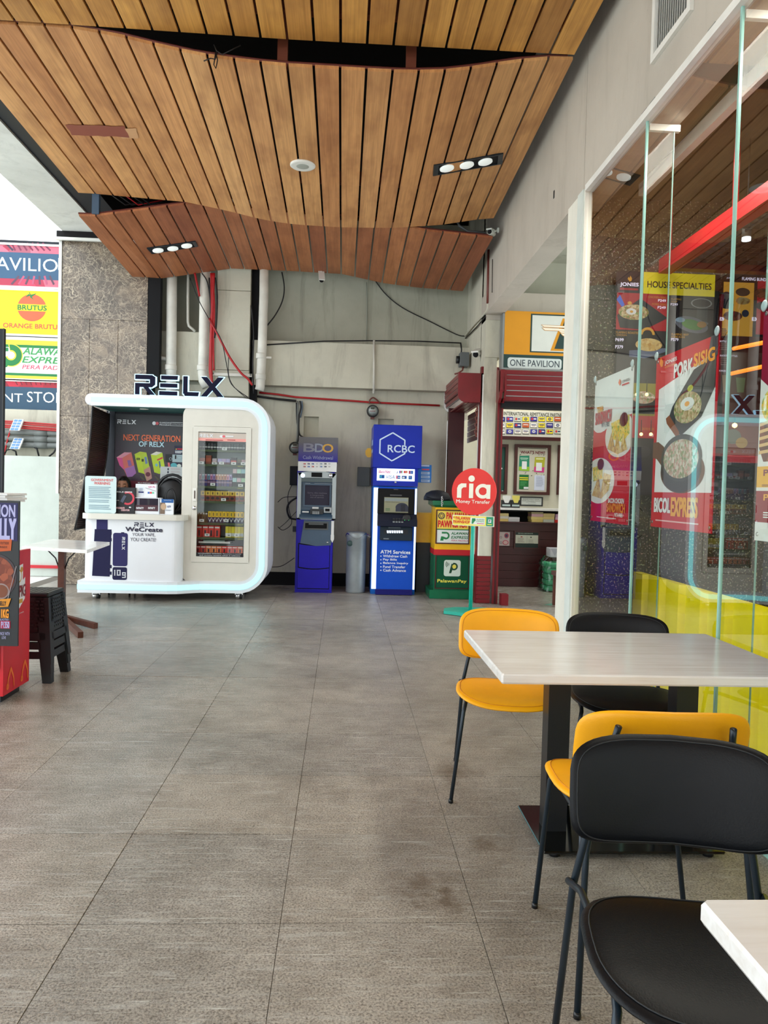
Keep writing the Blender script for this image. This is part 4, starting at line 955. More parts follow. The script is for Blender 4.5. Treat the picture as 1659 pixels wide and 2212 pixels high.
# base slab under the counter
MB().prism(rrect(xLb+.02,8.69,xc1,9.5,.06,4),lambda u,v:V(u,v,zB+.02),V(0,0,th-.03),'white_gloss').build('base_slab','white_gloss',kiosk)
S=Sheet(Y=8.699,crop=kc); dk=C(34,34,70,40); dk2=C(50,48,96,40)
S.rect(208,1210,290,1285,dk2,1).poly([(192,1285),(316,1285),(308,1640),(178,1636)],dk,1)
for y in (1300,1350,1555,1605): S.rect(306,y,322,y+24,dk,1)
S.poly(rrect(333,1312,442,1562,16,4),dk2,1).poly(rrect(330,1572,437,1668,14,4),dk,1).rect(395,1305,418,1314,dk,1)
for i,row in enumerate(('1.111....','1.1.1....','1.1.1.111','1.1.1.1.1','1.111.111','........1','......111')):
    for j,ch in enumerate(row):
        if ch=='1': S.rect(342+j*10,1592+i*9,350+j*10,1599+i*9,'white_gloss',2)
S.relx(497,1232,645,1262,C(24,22,60),2).text('WeCreate',433,1268,706,1300,C(20,18,52),2,.045).text('YOUR VAPE,',482,1312,652,1338,C(50,46,70),2,.0).text('YOU CREATE!',468,1348,658,1374,C(50,46,70),2,.0)
# vertical brand on the drawn device
c=S.at(413,1390,3); W_,H_=96,22
for pl_ in RELX: S.t.add([c+S.U*(-(b-.5)*H_)+S.V*((a-.5)*W_) for a,b in pl_],[tuple(range(len(pl_)))],'white_gloss')
S.done(kiosk,'counter_graphics','counter_lettering')

# back panel and its posters
BY=9.5; bc=(230,870,8.73)
x0,x1,z0,z1=R4(232,878,402,1185,BY); B('back_panel',x0,x1+.1,BY,BY+.05,z0,z1,'navy_dark',kiosk)
MB().prism(rrect(x0-.0,z0,x0+.10,z1,.04,5),lambda u,v:V(u,BY-.02,v),V(0,.02,0)).build('back_pillar','navy_dark',kiosk)
poster=root('back_poster',(-1.9,BY-.01,.9),'dark poster headed NEXT GENERATION at the back of the kiosk','poster')
vgrad('poster_night',1.2,2.2,(58,22,52),(26,30,38),.4)
x0,x1,z0,z1=R4(247,898,396,1080,BY-.012); B('panel',x0,x1,BY-.012,BY-.002,z0,z1,'poster_night',poster)
S=Sheet(Y=BY-.013,crop=bc); wt='white_gloss'
S.relx(212,322,556,400,wt,3).ell(900,388,34,34,wt,3,18).ell(958,390,30,30,C(220,100,110),4,18).text('GUARDIAN',1005,365,1210,392,wt,3,.01).text('PROGRAM',1005,406,1210,432,wt,3,.01)
S.rect(1215,372,1435,380,wt,3).text('Preventing Underage',1215,396,1435,416,wt,3).rect(1215,432,1435,438,wt,3)
S.text('NEXT GENERATION',342,612,1376,724,C(240,120,80),4,.02).text('OF RELX',622,736,1082,830,C(200,236,250),4,.02)
def pbox(pts_top,pts_l,pts_r,ct,cl,cr):
    S.poly(pts_l,cl,2).poly(pts_r,cr,2).poly(pts_top,ct,3)
pbox([(195,1035),(340,935),(465,935),(300,1040)],[(195,1035),(300,1040),(360,1290),(250,1180)],[(300,1040),(465,935),(560,1330),(400,1400),(340,1270)],C(230,160,180),C(224,90,150),C(226,120,110))
S.poly([(345,1250),(520,1180),(562,1320),(490,1390),(400,1400)],C(176,120,190),4).poly([(395,1090),(450,1080),(480,1180),(420,1200)],C(150,110,180),4)
pbox([(530,975),(630,922),(750,935),(640,990)],[(530,975),(640,990),(715,1335),(610,1310)],[(640,990),(750,945),(860,1420),(765,1480),(715,1330)],C(190,210,60),C(200,226,50),C(190,216,60))
S.poly([(705,1270),(820,1200),(860,1420),(765,1480)],C(200,150,140),4).poly([(715,1030),(755,1020),(780,1140),(740,1160)],C(110,140,190),4).rect(570,1040,632,1080,C(60,66,30),4).rect(665,1060,705,1110,C(60,66,30),4).ell(785,1350,44,42,C(110,40,60),5,16)
pbox([(835,980),(940,922),(1050,935),(940,990)],[(835,980),(940,990),(1005,1340),(905,1310)],[(940,990),(1050,945),(1110,1260),(1005,1340)],C(226,226,210),C(196,220,50),C(200,224,60))
S.poly([(955,1070),(1055,1020),(1060,1050),(965,1095)],C(214,60,60),4).poly([(985,1110),(1010,1100),(1030,1220),(1005,1230)],C(70,110,140),4).ell(945,1175,24,28,C(120,190,210),4,16)
S.text('WC',580,1048,625,1072,C(190,216,60),5)
S.rect(150,1480,1440,1640,C(110,26,50),1).rect(940,1630,1440,1670,C(220,120,90),2).text('RELX WeCreate',600,1498,830,1524,wt,3,.01).text('RELX WeCreate Pod',905,1510,1130,1536,wt,3,.01)
for x in (660,940): S.poly([(x-60,1350),(x-20,1350),(x+60,1420),(x+20,1440)],C(70,64,66),1).poly([(x-40,1390),(x,1390),(x+70,1450),(x+30,1460)],C(90,84,66),2)
S.done(poster)
def sheet_sign(name,px0,py0,px1,py1,Y,mat,label,cat,group=None,dep=.006,par=None):
    x0,x1,z0,z1=R4(px0,py0,px1,py1,Y); r=root(name,((x0+x1)/2,Y,z0),label,cat,group); MB().box(x0,x1,Y,Y+dep,z0,z1).build('sheet',mat,r); return r
f=lambda x,y:(230+x/8.73,870+y/8.73)
r=sheet_sign('notice_sheet',*f(1283,812),*f(1452,972),BY-.022,C(20,22,60),'small dark blue warning notice beside the kiosk cabinet','notice')
S=Sheet(Y=BY-.023,crop=bc); S.poly([(1300,884),(1330,884),(1315,858)],C(230,190,60),1).rect(1335,862,1440,884,C(200,30,60),1).lines(1295,905,1445,960,4,wt,1).done(r)
r=sheet_sign('device_leaflet',*f(1115,975),*f(1440,1120),BY-.024,C(16,18,24),'black leaflet with a picture card on the kiosk back wall','leaflet')
S=Sheet(Y=BY-.025,crop=bc); S.ring(1210,1060,20,28,C(150,160,170),1,14).rect(1245,980,1440,1120,C(170,190,196),1).rect(1290,990,1318,1060,C(20,20,24),2).rect(1340,1020,1425,1060,C(120,140,150),2).rect(1346,1026,1419,1054,C(180,200,206),3).done(r)
r=sheet_sign('scenery_card',*f(1150,1130),*f(1425,1225),BY-.03,C(40,34,60),'small colour card above the white instruction board','card')
S=Sheet(Y=BY-.031,crop=bc); S.poly([(1155,1130),(1190,1130),(1205,1225),(1165,1225)],C(230,110,120),1).ell(1270,1180,60,45,C(90,180,190),1,18).ell(1370,1190,40,35,C(220,230,220),2,16).done(r)
r=sheet_sign('instruction_board',*f(1020,1210),*f(1440,1530),9.40,C(200,206,206),'white instruction board with four device icons behind the counter','board')
S=Sheet(Y=9.399,crop=bc)
for k,y in enumerate((1255,1312,1375,1440)): S.poly([(1150+k*-3,y-20),(1175-k*2,y-24),(1178-k*2,y+14),(1152-k*3,y+20)],C(30,34,60),1); S.lines(1215,y-22,1410,y+18,3,C(176,150,150),1,.3)
S.lines(1040,1350,1130,1480,6,C(180,186,186),1).done(r)

# things on the counter
def on_counter(name,x0,y0,x1,Y,dep,mat,label,cat,ytop=True,round_=0):
    a,b,_,z1=KR(x0,y0,x1,1160,Y); r=root(name,((a+b)/2,Y,CT),label,cat)
    if round_: MB().prism(rrect(a,CT,b,z1,round_,4),lambda u,v:V(u,Y,v),V(0,dep,0)).build('panel',mat,r)
    else: MB().cbox(a,b,Y,Y+dep,CT,z1,.004).build('body',mat,r)
    return r,a,b,z1
r,a,b,z1=on_counter('warning_stand',122,880,352,8.74,.008,C(206,226,228,30),'clear sign stand reading GOVERNMENT WARNING on the counter','sign',round_=.025)
MB().box(a+.05,b-.05,8.74,8.80,CT,CT+.01).build('foot','clear_pane',r)
S=Sheet(Y=8.739,crop=kc); S.text('GOVERNMENT',168,898,332,916,C(220,96,96),1,.02).text('WARNING',190,922,308,942,C(220,96,96),1,.02)
for y0,n in ((958,4),(1012,3),(1058,2),(1098,3)): S.lines(150,y0,322,y0+n*13,n,C(130,158,172),1,.45,.15)
S.done(r)
r,a,b,z1=on_counter('black_device_carton',335,965,495,8.80,.10,C(26,26,32),'black carton with a red ring picture on the counter','box')
S=Sheet(Y=8.799,crop=bc); S.relx(195,1668,325,1694,wt,2).text('CREATOR',345,1672,485,1698,wt,2,.02).ring(400,1800,90,125,C(210,60,80),1,20,-120,120).poly([(330,1740),(375,1760),(310,1890),(260,1860)],C(80,88,110),2).poly([(240,1850),(300,1880),(280,1930),(210,1910)],C(30,32,40),3)
S.text('PURE',168,1832,240,1850,wt,2).text('WECREATE',180,1968,340,2000,C(236,190,196),3,.04).text('CREATOR',280,2010,435,2040,C(236,190,196),3,.04).ell(445,1972,22,12,wt,2,10).done(r)
# white payment card box and the glass display case under it
r,a,b,z1=on_counter('display_case',494,1042,690,8.82,.16,'white_gloss','white display case with a dark window holding two small packs','case')
S=Sheet(Y=8.8185,crop=bc); S.rect(530,1805,968,2040,C(44,38,52,15),1).rect(530,1930,968,2040,C(70,30,44),2).rect(580,1805,625,1930,C(84,80,92),2).rect(775,1815,815,1925,C(34,30,40),2).text('INFINITY',565,1968,700,2006,wt,3,.02).text('INFINITY',790,1968,915,2006,wt,3,.02).done(r)
MB().box(b-.012,b+.004,8.82,8.98,CT,z1+.002).build('rim',wt,r)
x0,x1,z0,_=KR(506,940,662,1040,8.86); zt2=K(580,938,8.86).z
r=root('payment_card_box',((x0+x1)/2,8.86,z1),'white payment placard box standing on the display case','box'); MB().cbox(x0,x1,8.86,8.92,z1+.001,zt2,.003).build('body',wt,r)
S=Sheet(Y=8.859,crop=bc); S.poly(rrect(612,1585,703,1745,10,3),C(226,236,246),1).rect(604,1672,700,1700,C(30,40,110),2).rect(622,1608,685,1665,C(180,190,206),2).line([(735,1605),(800,1625),(930,1668)],6,C(90,96,110),2).text('QR Ph',790,1575,915,1606,C(220,90,150),2,.02)
for x,c_ in ((797,C(20,90,180)),(838,C(220,50,60)),(880,C(110,210,170))): S.poly(rrect(x-18,1682,x+18,1714,5,2),c_,2)
S.done(r)
r,a,b,z1=on_counter('price_card_stand',690,1056,792,8.78,.03,wt,'white and blue counter card reading 69 beside the ribbed black bag','card')
S=Sheet(Y=8.779,crop=bc); S.rect(1040,1818,1262,1885,C(20,90,160),1).text('Exclusive Saving',1090,1832,1220,1850,wt,2).rect(1010,1885,1100,2095,C(120,100,84),1).ell(1075,1960,50,60,C(190,160,130),2).text('69',1150,1938,1210,1978,C(40,70,130),2,.02).lines(1110,2020,1225,2040,2,C(70,84,110),2).done(r)
c=K(782,1078,9.0); rb=root('ribbed_bag',(c.x,9.05,CT),'black round ribbed bag at the right end of the counter','bag')
R_=.20
for k in range(9):
    rr=R_*(1-.0*k); y=8.92+k*.022; sc_=math.sin(PI*(k+1)/10)
    m=MB(); m.tube([(c.x+.19*sc_*math.cos(q)*1.0,y,CT+.02+.22*(.45+.55*sc_)+.22*(.45+.55*sc_)*math.sin(q)) for q in [2*PI*i/20 for i in range(21)]],.012,6,cap=False); m.build('rib','dark_plastic',rb)
m=MB(); m.lathe([(.02,0),(.14,.015),(.17,.07),(.17,.15),(.12,.2),(.02,.21)],(c.x,8.91,CT+.23),24,'black_wire',axis='y'); m.build('shell','black_wire',rb)
r=root('brand_box',K(790,1000,9.3),'small black brand carton behind the ribbed bag','box'); x0,x1,z0,z1=KR(756,948,862,1010,9.25); MB().cbox(x0,x1,9.25,9.32,CT,z1,.004).build('body',C(18,18,24),r)
S=Sheet(Y=9.249,crop=bc); S.relx(1205,1612,1310,1636,wt,2).text('CREATOR',1345,1612,1430,1636,wt,2,.02).rect(1350,1650,1430,1690,C(140,30,30),1).done(r)
B('counter_shelf',tx0+.1,tx1,9.2,9.5,CT-.35,CT-.33,'navy_dark',kiosk)

# woven roll-down blind at the left end
bl=root('side_blind',K(170,800,9.0),'dark brown slatted blind hanging slanted at the left end of the kiosk','blind')
tl,tr_=K(178,345,8.95),K(303,402,9.45); bl_,br=K(42,1282,8.75),K(150,1262,9.25)
NR=64; m=MB(); m2=MB()
for k in range(NR):
    t0=k/NR; t1=(k+.62)/NR
    bow=lambda t:V(0.03*math.sin(PI*t)*1.0,0,0)
    L0=tl.lerp(bl_,t0)+bow(t0); R0=tr_.lerp(br,t0)+bow(t0)*2; L1=tl.lerp(bl_,t1)+bow(t1); R1=tr_.lerp(br,t1)+bow(t1)*2
    o_=V(.004,-.006,0); m.hexa([L1,R1,R1+o_,L1+o_,L0,R0,R0+o_,L0+o_])
    if k<NR-1:
        t2=(k+1)/NR; L2=tl.lerp(bl_,t2)+bow(t2); R2=tr_.lerp(br,t2)+bow(t2)*2; m2.quad(L2,R2,R1,L1)
m.build('slats','blind_brown',bl,kind='stuff'); m2.build('webbing','hair_black',bl)
for p,q in ((tl,bl_),(tr_,br)): MB().tube([p.lerp(q,i/10)+V(.03*math.sin(PI*i/10)*(1 if p is tl else 2),0,0) for i in range(11)],.012,6).build('edge_tape','hair_black',bl)
for p in (tl,tr_): MB().tube([p,p+V(0,0,.03),V(p.x,p.y,zT-th)],.004,5).build('hook','chrome',bl)
MB().tube([bl_,br],.014,6).build('bottom_bar','hair_black',bl)

# ---------------------------------------------------------------- the attendant behind the counter
hp=K(415,962,9.28); hx,hy=hp.x,9.28; HZ=K(415,880,9.28).z   # crown of the head
pr=root('person',(hx,hy,0),'person with long black hair seated behind the kiosk counter, face half hidden','person')
hc=V(hx,hy,HZ-.115)
skel=[(0,0,.62),(0,0,.75),(0,0,.92),(0,.0,1.04),(0,-.005,1.12),(0,-.01,1.17),      # pelvis .. neck
 (-.16,0,1.03),(-.19,-.04,.80),(-.13,-.22,.78),(.16,0,1.03),(.19,-.04,.80),(.13,-.22,.78),
 (-.09,0,.60),(-.10,-.38,.60),(-.10,-.36,.15),(-.10,-.46,.07),(.09,0,.60),(.10,-.38,.60),(.10,-.36,.15),(.10,-.46,.07)]
dz=hc.z-.105-1.17
pts=[V(hx+x,hy+y-.0,z+dz*(1 if z>.5 else z/.6*.6)) for x,y,z in skel]
ed=[(0,1),(1,2),(2,3),(3,4),(4,5),(3,6),(6,7),(7,8),(3,9),(9,10),(10,11),(0,12),(12,13),(13,14),(14,15),(0,16),(16,17),(17,18),(18,19)]
rad=[.13,.12,.13,.11,.05,.045,.055,.042,.03,.055,.042,.03,.08,.065,.045,.035,.08,.065,.045,.035]
me=bpy.data.meshes.new('body'); me.from_pydata([tuple(p-V(hx,hy,0)) for p in pts],ed,[]); body=bpy.data.objects.new('body',me); COL.objects.link(body); body.parent=pr
sk=body.modifiers.new('skin','SKIN')
for i,r_ in enumerate(rad):
    me.skin_vertices[0].data[i].radius=(r_,r_*.8 if i<4 else r_)
me.skin_vertices[0].data[0].use_root=True
body.modifiers.new('sub','SUBSURF').render_levels=1; me.materials.append(MATS['shirt_cloth'])
# head as one shaped mesh
m=MB(); vs=[];N1,N2=20,24
for i in range(N1+1):
    th_=PI*i/N1
    for k in range(N2):
        ph=2*PI*k/N2; x=math.sin(th_)*math.cos(ph); y=math.sin(th_)*math.sin(ph); z=math.cos(th_)
        X=.075*x*(1-.22*max(0,-z)); Yv=.093*y*(1-.10*max(0,-z)); Z=.115*z
        if y<-.3:
            g=lambda cx_,cz_,s_:math.exp(-(((X-cx_)**2+(Z-cz_)**2)/(2*s_*s_)))
            Yv-= .018*g(0,-.02,.012)+.010*g(0,.0,.012)+.006*g(0,-.055,.016); Yv+= .009*(g(-.03,.004,.013)+g(.03,.004,.013)); Yv-=.005*(g(-.03,.022,.014)+g(.03,.022,.014))
        vs.append(hc+V(X,Yv,Z))
fs=[(i*N2+k,(i+1)*N2+k,(i+1)*N2+(k+1)%N2,i*N2+(k+1)%N2) for i in range(N1) for k in range(N2)]
m.add(vs,fs,'skin_tone',True); m.tube([hc-V(0,0,.09),hc-V(0,0,.16)],[.045,.052],12)
head=m.build('head','skin_tone',pr)
for s in (-1,1):
    ey_=MB().lathe([(.001,-.012),(.010,-.008),(.014,0),(.010,.006)],(hc.x+s*.03,hc.y-.074,hc.z+.002),14,axis='y').build('eye','skin_tone',head)
    MB().tube([hc+V(s*.018,-.086,-.003),hc+V(s*.03,-.089,-.006),hc+V(s*.042,-.084,-.003)],.0018,5).build('eyelash_line','hair_black',head)
    MB().tube([hc+V(s*.016,-.088,.024),hc+V(s*.03,-.088,.028),hc+V(s*.046,-.080,.023)],.003,5).build('eyebrow','hair_black',head)
    MB().lathe([(.004,-.012),(.02,-.006),(.022,.0),(.01,.006)],(hc.x+s*.074,hc.y+.0,hc.z-.005),10,axis='x').build('ear','skin_tone',head)
MB().tube([hc+V(-.022,-.083,-.052),hc+V(0,-.090,-.055),hc+V(.022,-.083,-.052)],[.003,.006,.003],6).build('mouth',C(170,80,76),head)
m=MB(); vs=[]; fs=[]; N1,N2=14,28
for i in range(N1+1):
    t=i/N1
    for k in range(N2):
        ph=2*PI*k/N2; x,y=math.cos(ph),math.sin(ph)
        front=max(0,-y-.25)/.75
        lim=1.0-.68*min(1,front*1.7)
        th_=PI*.5*min(t*lim*2,1); drop=max(0,t*lim*2-1)*.26
        vs.append(hc+V((.083+.012*drop/.26)*x*math.sin(th_),.100*y*math.sin(th_)+.004,.124*math.cos(th_)-drop))
fs=[(i*N2+k,(i+1)*N2+k,(i+1)*N2+(k+1)%N2,i*N2+(k+1)%N2) for i in range(N1) for k in range(N2)]
m.add(vs,fs,'hair_black',True).build('hair','hair_black',pr)
for s in (-1,1):
    w0=V(hx+s*.13,hy-.22,.78+dz)
    m=MB(); m.tube([w0,w0+V(-s*.01,-.05,0),w0+V(-s*.012,-.09,-.004)],[.022,.034,.03],10)
    for j,L_ in enumerate((.062,.072,.068,.055)):
        a_=w0+V((-.026+.017*j),-.09,-.004); m.tube([a_,a_+V(0,-L_*.5,-.004),a_+V(0,-L_*.85,-.02),a_+V(0,-L_,-.035)],[.0085,.008,.0075,.006],7)
    a_=w0+V(-s*.02,-.03,0); m.tube([a_,a_+V(-s*.03,-.03,-.005),a_+V(-s*.035,-.06,-.012)],[.011,.009,.007],7); m.build('hand','skin_tone',pr)
stl=root('attendant_stool',(hx,hy,0),'low stool under the seated attendant behind the kiosk counter','stool')
MB().lathe([(.16,.50+dz-.07),(.17,.52+dz-.07),(.17,.55+dz-.07),(.15,.56+dz-.07)],(hx,hy,0),20,'dark_plastic').build('seat','dark_plastic',stl)
for q in range(4):
    a_=PI/4+q*PI/2; MB().tube([(hx+.12*math.cos(a_),hy+.12*math.sin(a_),.45+dz),(hx+.17*math.cos(a_),hy+.17*math.sin(a_),.0)],.012,8).build('leg','black_steel',stl)
# ---------------------------------------------------------------- cash machines
q6=(600,800,4.336)
def Q(x,y,Y): return P(q6[0]+x/q6[2],q6[1]+y/q6[2],Y=Y)
def QR(x0,y0,x1,y1,Y): return R4(q6[0]+x0/q6[2],q6[1]+y0/q6[2],q6[0]+x1/q6[2],q6[1]+y1/q6[2],Y)
def qx(x,y,Y): return Q(x,y,Y).x
def qz(x,y,Y): return Q(x,y,Y).z
AY=9.62
# first machine
am=root('cash_machine',(Q(350,2000,AY).x,9.85,0),'grey and violet-blue cash machine with a dim grey-blue header','cash machine','cash machines on the far wall')
bx0,bx1=Q(165,1400,AY).x+.0,Q(528,1400,AY).x
zlow=qz(350,1398,AY); zsil=qz(365,940,AY); zstrip=qz(370,858,AY); ztop_=qz(380,628,AY)
B('body',bx0+.01,bx1-.01,AY+.03,10.2,.0,zsil,'bdo_blue',am)
B('lower_door',bx0+.03,bx1-.015,AY,AY+.03,.03,zlow,'bdo_blue',am)
# curved door panels
def curved_panel(x0,x1,z0,z1,y,sag,mat,name,par,t=.012,sagtop=None):
    n=12; st_=sag if sagtop is None else sagtop
    bot=[(x0+(x1-x0)*i/n, z0-sag*math.sin(PI*i/n)) for i in range(n+1)]; top=[(x1-(x1-x0)*i/n, z1-st_*math.sin(PI*i/n)) for i in range(n+1)]
    MB().prism(bot+top,lambda u,v:V(u,y,v),V(0,t,0)).build(name,mat,par)
xa_,xb_=bx0+.055,bx1-.05
curved_panel(xa_,xb_,qz(340,1842,AY),qz(340,1630,AY),AY-.014,.018,'bdo_blue','door_panel',am)
curved_panel(xa_-.012,xb_+.006,.05,qz(340,1620,AY),AY-.006,.0,'void_black','door_gap',am,sagtop=.018)
curved_panel(xa_-.01,xb_,.06,qz(340,1852,AY),AY-.010,.0,'bdo_blue','door_panel',am,sagtop=.018)
pts=[(245,1405),(520,1405),(512,1545),(500,1635),(360,1645),(215,1620)]
c_=Q(367,1525,AY); MB().prism([(c_.x+(x-367)*AY/FPX/4.336,c_.z-(y-1525)*AY/FPX/4.336) for x,y in pts],lambda u,v:V(u,AY-.018,v),V(0,.018,0)).build('slate_flap','slate_blue',am)
x0,x1,z0,z1=QR(245,1420,472,1492,AY-.02); m=MB(); frame(m,x0,z0,x1,z1,.016,AY-.035,AY-.018,'grey_plastic'); m.box(x0,x1,AY-.02,AY-.018,z0,z1,'void_black').box(x0+.06,x1-.06,AY-.03,AY-.02,(z0+z1)/2+.012,(z0+z1)/2+.03,'grey_plastic'); m.build('cash_slot',None,am)
x0,x1,z0,z1=QR(455,1602,475,1622,AY-.02); MB().lathe([(.012,0),(.012,-.008)],((x0+x1)/2,AY-.018,(z0+z1)/2),14,'chrome',axis='y').build('lock','chrome',am)
# silver surround with recess
sx0,sx1=Q(185,1150,AY).x,Q(545,1150,AY).x
m=MB(); zr0=qz(360,1385,AY); zr1=qz(360,1008,AY)
m.box(sx0,sx0+.045,AY-.03,AY+.03,zlow,zsil-.03).box(sx1-.048,sx1,AY-.03,AY+.03,zlow,zsil-.03).box(sx0,sx1,AY-.03,AY+.03,zlow,zr0)
n=10; arc=[(sx0+(sx1-sx0)*i/n,zsil-.035+.03*math.sin(PI*i/n)) for i in range(n+1)]
m.prism([(sx0+.045,zr1),(sx1-.048,zr1)]+[(sx1,zsil-.035)]+arc[::-1][1:-1]+[(sx0,zsil-.035)],lambda u,v:V(u,AY-.03,v),V(0,.06,0))
m.build('silver_surround',C(186,196,200,35),am)
x0,x1,z0,z1=QR(317,958,416,1000,AY); B('camera_window',x0,x1,AY-.034,AY-.029,z0,z1,'void_black',am)
for x in (235,495):
    p=Q(x,985,AY); MB().lathe([(.028,0),(.024,-.012),(.01,-.016)],(p.x,AY-.03,p.z),14,'lit_white' if x==235 else 'chrome',axis='y').build('spot_lamp',None,am)
B('recess_back',sx0+.045,sx1-.048,AY+.02,AY+.03,zr0,zr1,'slate_blue',am)
x0,x1,z0,z1=QR(215,1012,515,1045,AY); B('recess_hood',x0,x1,AY-.02,AY+.02,z0,z1,C(90,104,108),am)
x0,x1,z0,z1=QR(240,1062,500,1278,AY); m=MB(); frame(m,x0,z0,x1,z1,.02,AY-.005,AY+.02,'slate_blue'); m.box(x0,x1,AY+.008,AY+.02,z0,z1,C(56,54,70,15)); m.build('screen',None,am)
S=Sheet(Y=AY+.007,crop=(620,930,8.85)); g5=C(120,116,130)
S.text('Sorry, this machine',395,1180,760,1215,g5,1).text('is temporarily',445,1225,705,1255,g5,1).text('out of service',445,1262,700,1290,g5,1).rect(350,1008,445,1025,'paper_white',1).rect(525,1010,868,1040,C(140,150,160),1).done(am)
x0,x1,z0,z1=QR(205,1325,510,1390,AY)
MB().hexa([(x0,AY-.06,z0+.0),(x1,AY-.06,z0),(x1,AY+.02,z0),(x0,AY+.02,z0),(x0,AY-.06,z0+.02),(x1,AY-.06,z0+.02),(x1,AY+.02,z1+.02),(x0,AY+.02,z1+.02)]).build('keypad_ledge','slate_blue',am)
x0,x1,z0,z1=QR(305,1300,425,1360,AY); m=MB(); m.box(x0,x1,AY-.05,AY,z0+.02,z1,'dark_plastic')
for i in range(4):
    for j in range(3): m.box(x0+.03+i*.022,x0+.046+i*.022,AY-.062,AY-.05,z0+.02+j*.012,z0+.028+j*.012,'grey_metal')
m.build('keypad',None,am)
x0,x1,z0,z1=QR(430,1280,505,1335,AY); MB().cbox(x0,x1,AY-.05,AY+.01,z0,z1,.006,'grey_metal').box(x0+.02,x1-.025,AY-.055,AY-.05,z0+.02,z1-.02,'void_black').build('card_reader',None,am)
x0,x1,z0,z1=QR(232,1318,292,1330,AY); m=MB(); m.box(x0,x1,AY-.062,AY-.05,z0,z1,'paper_white'); x0,x1,z0,z1=QR(323,1280,383,1297,AY); m.box(x0,x1,AY+.0,AY+.008,z0,z1,'paper_white'); m.build('paper_label',None,am)
# torn white tape
x0,x1,z0,z1=QR(500,1410,528,1615,AY-.02); MB().box(x0,x1-.004,AY-.022,AY-.018,z0+.05,z1,'paper_white').prism([(x0-.004,z0+.10),(x1,z0+.10),(x1,z0+.04),((x0+x1)/2,z0),(x0-.004,z0+.04)][::-1],lambda u,v:V(u,AY-.026,v),V(0,.004,0),'paper_white').build('torn_tape',None,am)
# header
hx0,hx1=Q(195,780,AY).x,Q(562,780,AY).x
vgrad('header_fade',zstrip,ztop_,(40,40,150),(104,106,112),.25)
MB().hexa([(hx0,AY-.06,zstrip),(hx1,AY-.06,zstrip),(hx1,10.1,zstrip),(hx0,10.1,zstrip),(hx0,AY-.02,ztop_),(hx1,AY-.02,ztop_),(hx1,10.1,ztop_),(hx0,10.1,ztop_)]).build('header','header_fade',am)
B('card_strip',hx0,hx1-.01,AY-.055,10.0,zsil-.01,zstrip,'paper_white',am)
S=Sheet(O=(hx0,AY-.0612,ztop_),U=(hx1-hx0,0,0),Vv=(0,-.04,-(ztop_-zstrip))); S.O.y=AY-.0225
S.text('B',.13,.27,.41,.60,C(130,132,150),1,.02).text('D',.42,.27,.64,.60,C(140,150,170),2,.02).text('O',.61,.27,.88,.61,C(206,160,70),3,.02).text('Cash Withdrawal',.12,.76,.88,.90,C(150,160,200),1).done(am,tn='header_lettering')
S=Sheet(Y=AY-.056,crop=q6)
for j,y in enumerate((876,902)):
    for i in range(7):
        x=250+i*39; cc=[(190,60,60),(80,80,130),(60,90,150),(150,150,150),(120,150,170),(60,60,70),(60,60,70),(180,90,80),(60,110,190),(190,60,60),(90,90,90),(70,120,180),(50,60,80),(90,90,90)][j*7+i]
        if i in (3,6): S.ring(x,y,5,8,C(*cc),1,10,ky=.7)
        else: S.rect(x-11,y-6,x+11,y+6,C(*cc),1); S.rect(x-11,y-1,x+2,y+3,C(200,200,206),2)
S.done(am,nm='card_logos')

# second machine
RY=9.58
rc=root('cash_machine',(Q(1100,2000,RY).x,9.9,0),'tall bright blue cash machine with a white hexagon on its header','cash machine','cash machines on the far wall')
tx0=Q(893,700,RY).x; tx1=Q(1348,700,RY).x; tz1=qz(1120,515,RY); tz0=qz(1115,915,RY)
MB().cbox(tx0,tx1,RY-.04,10.2,tz0,tz1,.006).build('header','blue_laminate',rc)
B('neck',tx0+.01,tx1-.035,RY,10.2,qz(1110,1085,RY),tz0,'blue_laminate',rc)
zc1=qz(1110,1088,RY); lxa,lxb=Q(868,1500,RY).x,Q(1322,1500,RY).x
B('cabinet',lxa+.02,lxb-.03,RY+.05,10.2,0,zc1,C(20,96,180,35),rc)
x0,x1,z0,z1=QR(928,922,1283,1036,RY); MB().box(x0,x1,RY-.008,RY,z0,z1).build('card_logo_panel','lit_white',rc)
S=Sheet(Y=RY-.009,crop=(790,910,8.19)); rd=C(220,40,90); bb=C(30,110,190)
S.text('BancNet',228,868,440,912,rd,1,.02,.3).rect(230,908,435,913,rd,1).text('CARD',465,890,535,910,C(150,160,190),1).ring(550,900,10,20,C(40,60,120),1,12,-60,120)
S.rect(592,872,612,922,C(80,80,180),1).rect(614,872,632,922,C(220,80,100),1).rect(634,872,652,922,C(80,180,120),1).ell(690,898,22,24,C(230,70,70),1,16).ell(722,898,22,24,C(240,150,110),2,16).rect(760,876,838,932,C(200,50,80),1).rect(798,876,838,932,bb,2).ell(800,904,20,20,C(120,150,220),3,14)
S.rect(242,948,332,1010,bb,1).ell(275,980,20,22,C(60,190,220),2,14).ell(300,980,20,22,C(30,80,170),2,14).text('VISA',362,954,512,1018,C(24,60,130),1,.0,.2).rect(535,960,562,1020,C(230,120,150),1).rect(562,962,612,1020,bb,1).rect(570,985,606,1000,'white_gloss',2).rect(638,965,726,1020,C(40,90,170),1).ell(670,996,22,16,'white_gloss',2,12).rect(756,965,820,1028,bb,1).text('PAY',770,980,806,998,'white_gloss',2).done(rc)
p=Q(1103,1048,RY); MB().lathe([(.014,0),(.012,-.008)],(p.x,RY,p.z),14,'chrome',axis='y').build('lock','chrome',rc)
S=Sheet(Y=RY-.041,crop=q6); hexp=[(1076,585),(1190,652),(1190,775),(1070,845),(957,775),(957,652)]
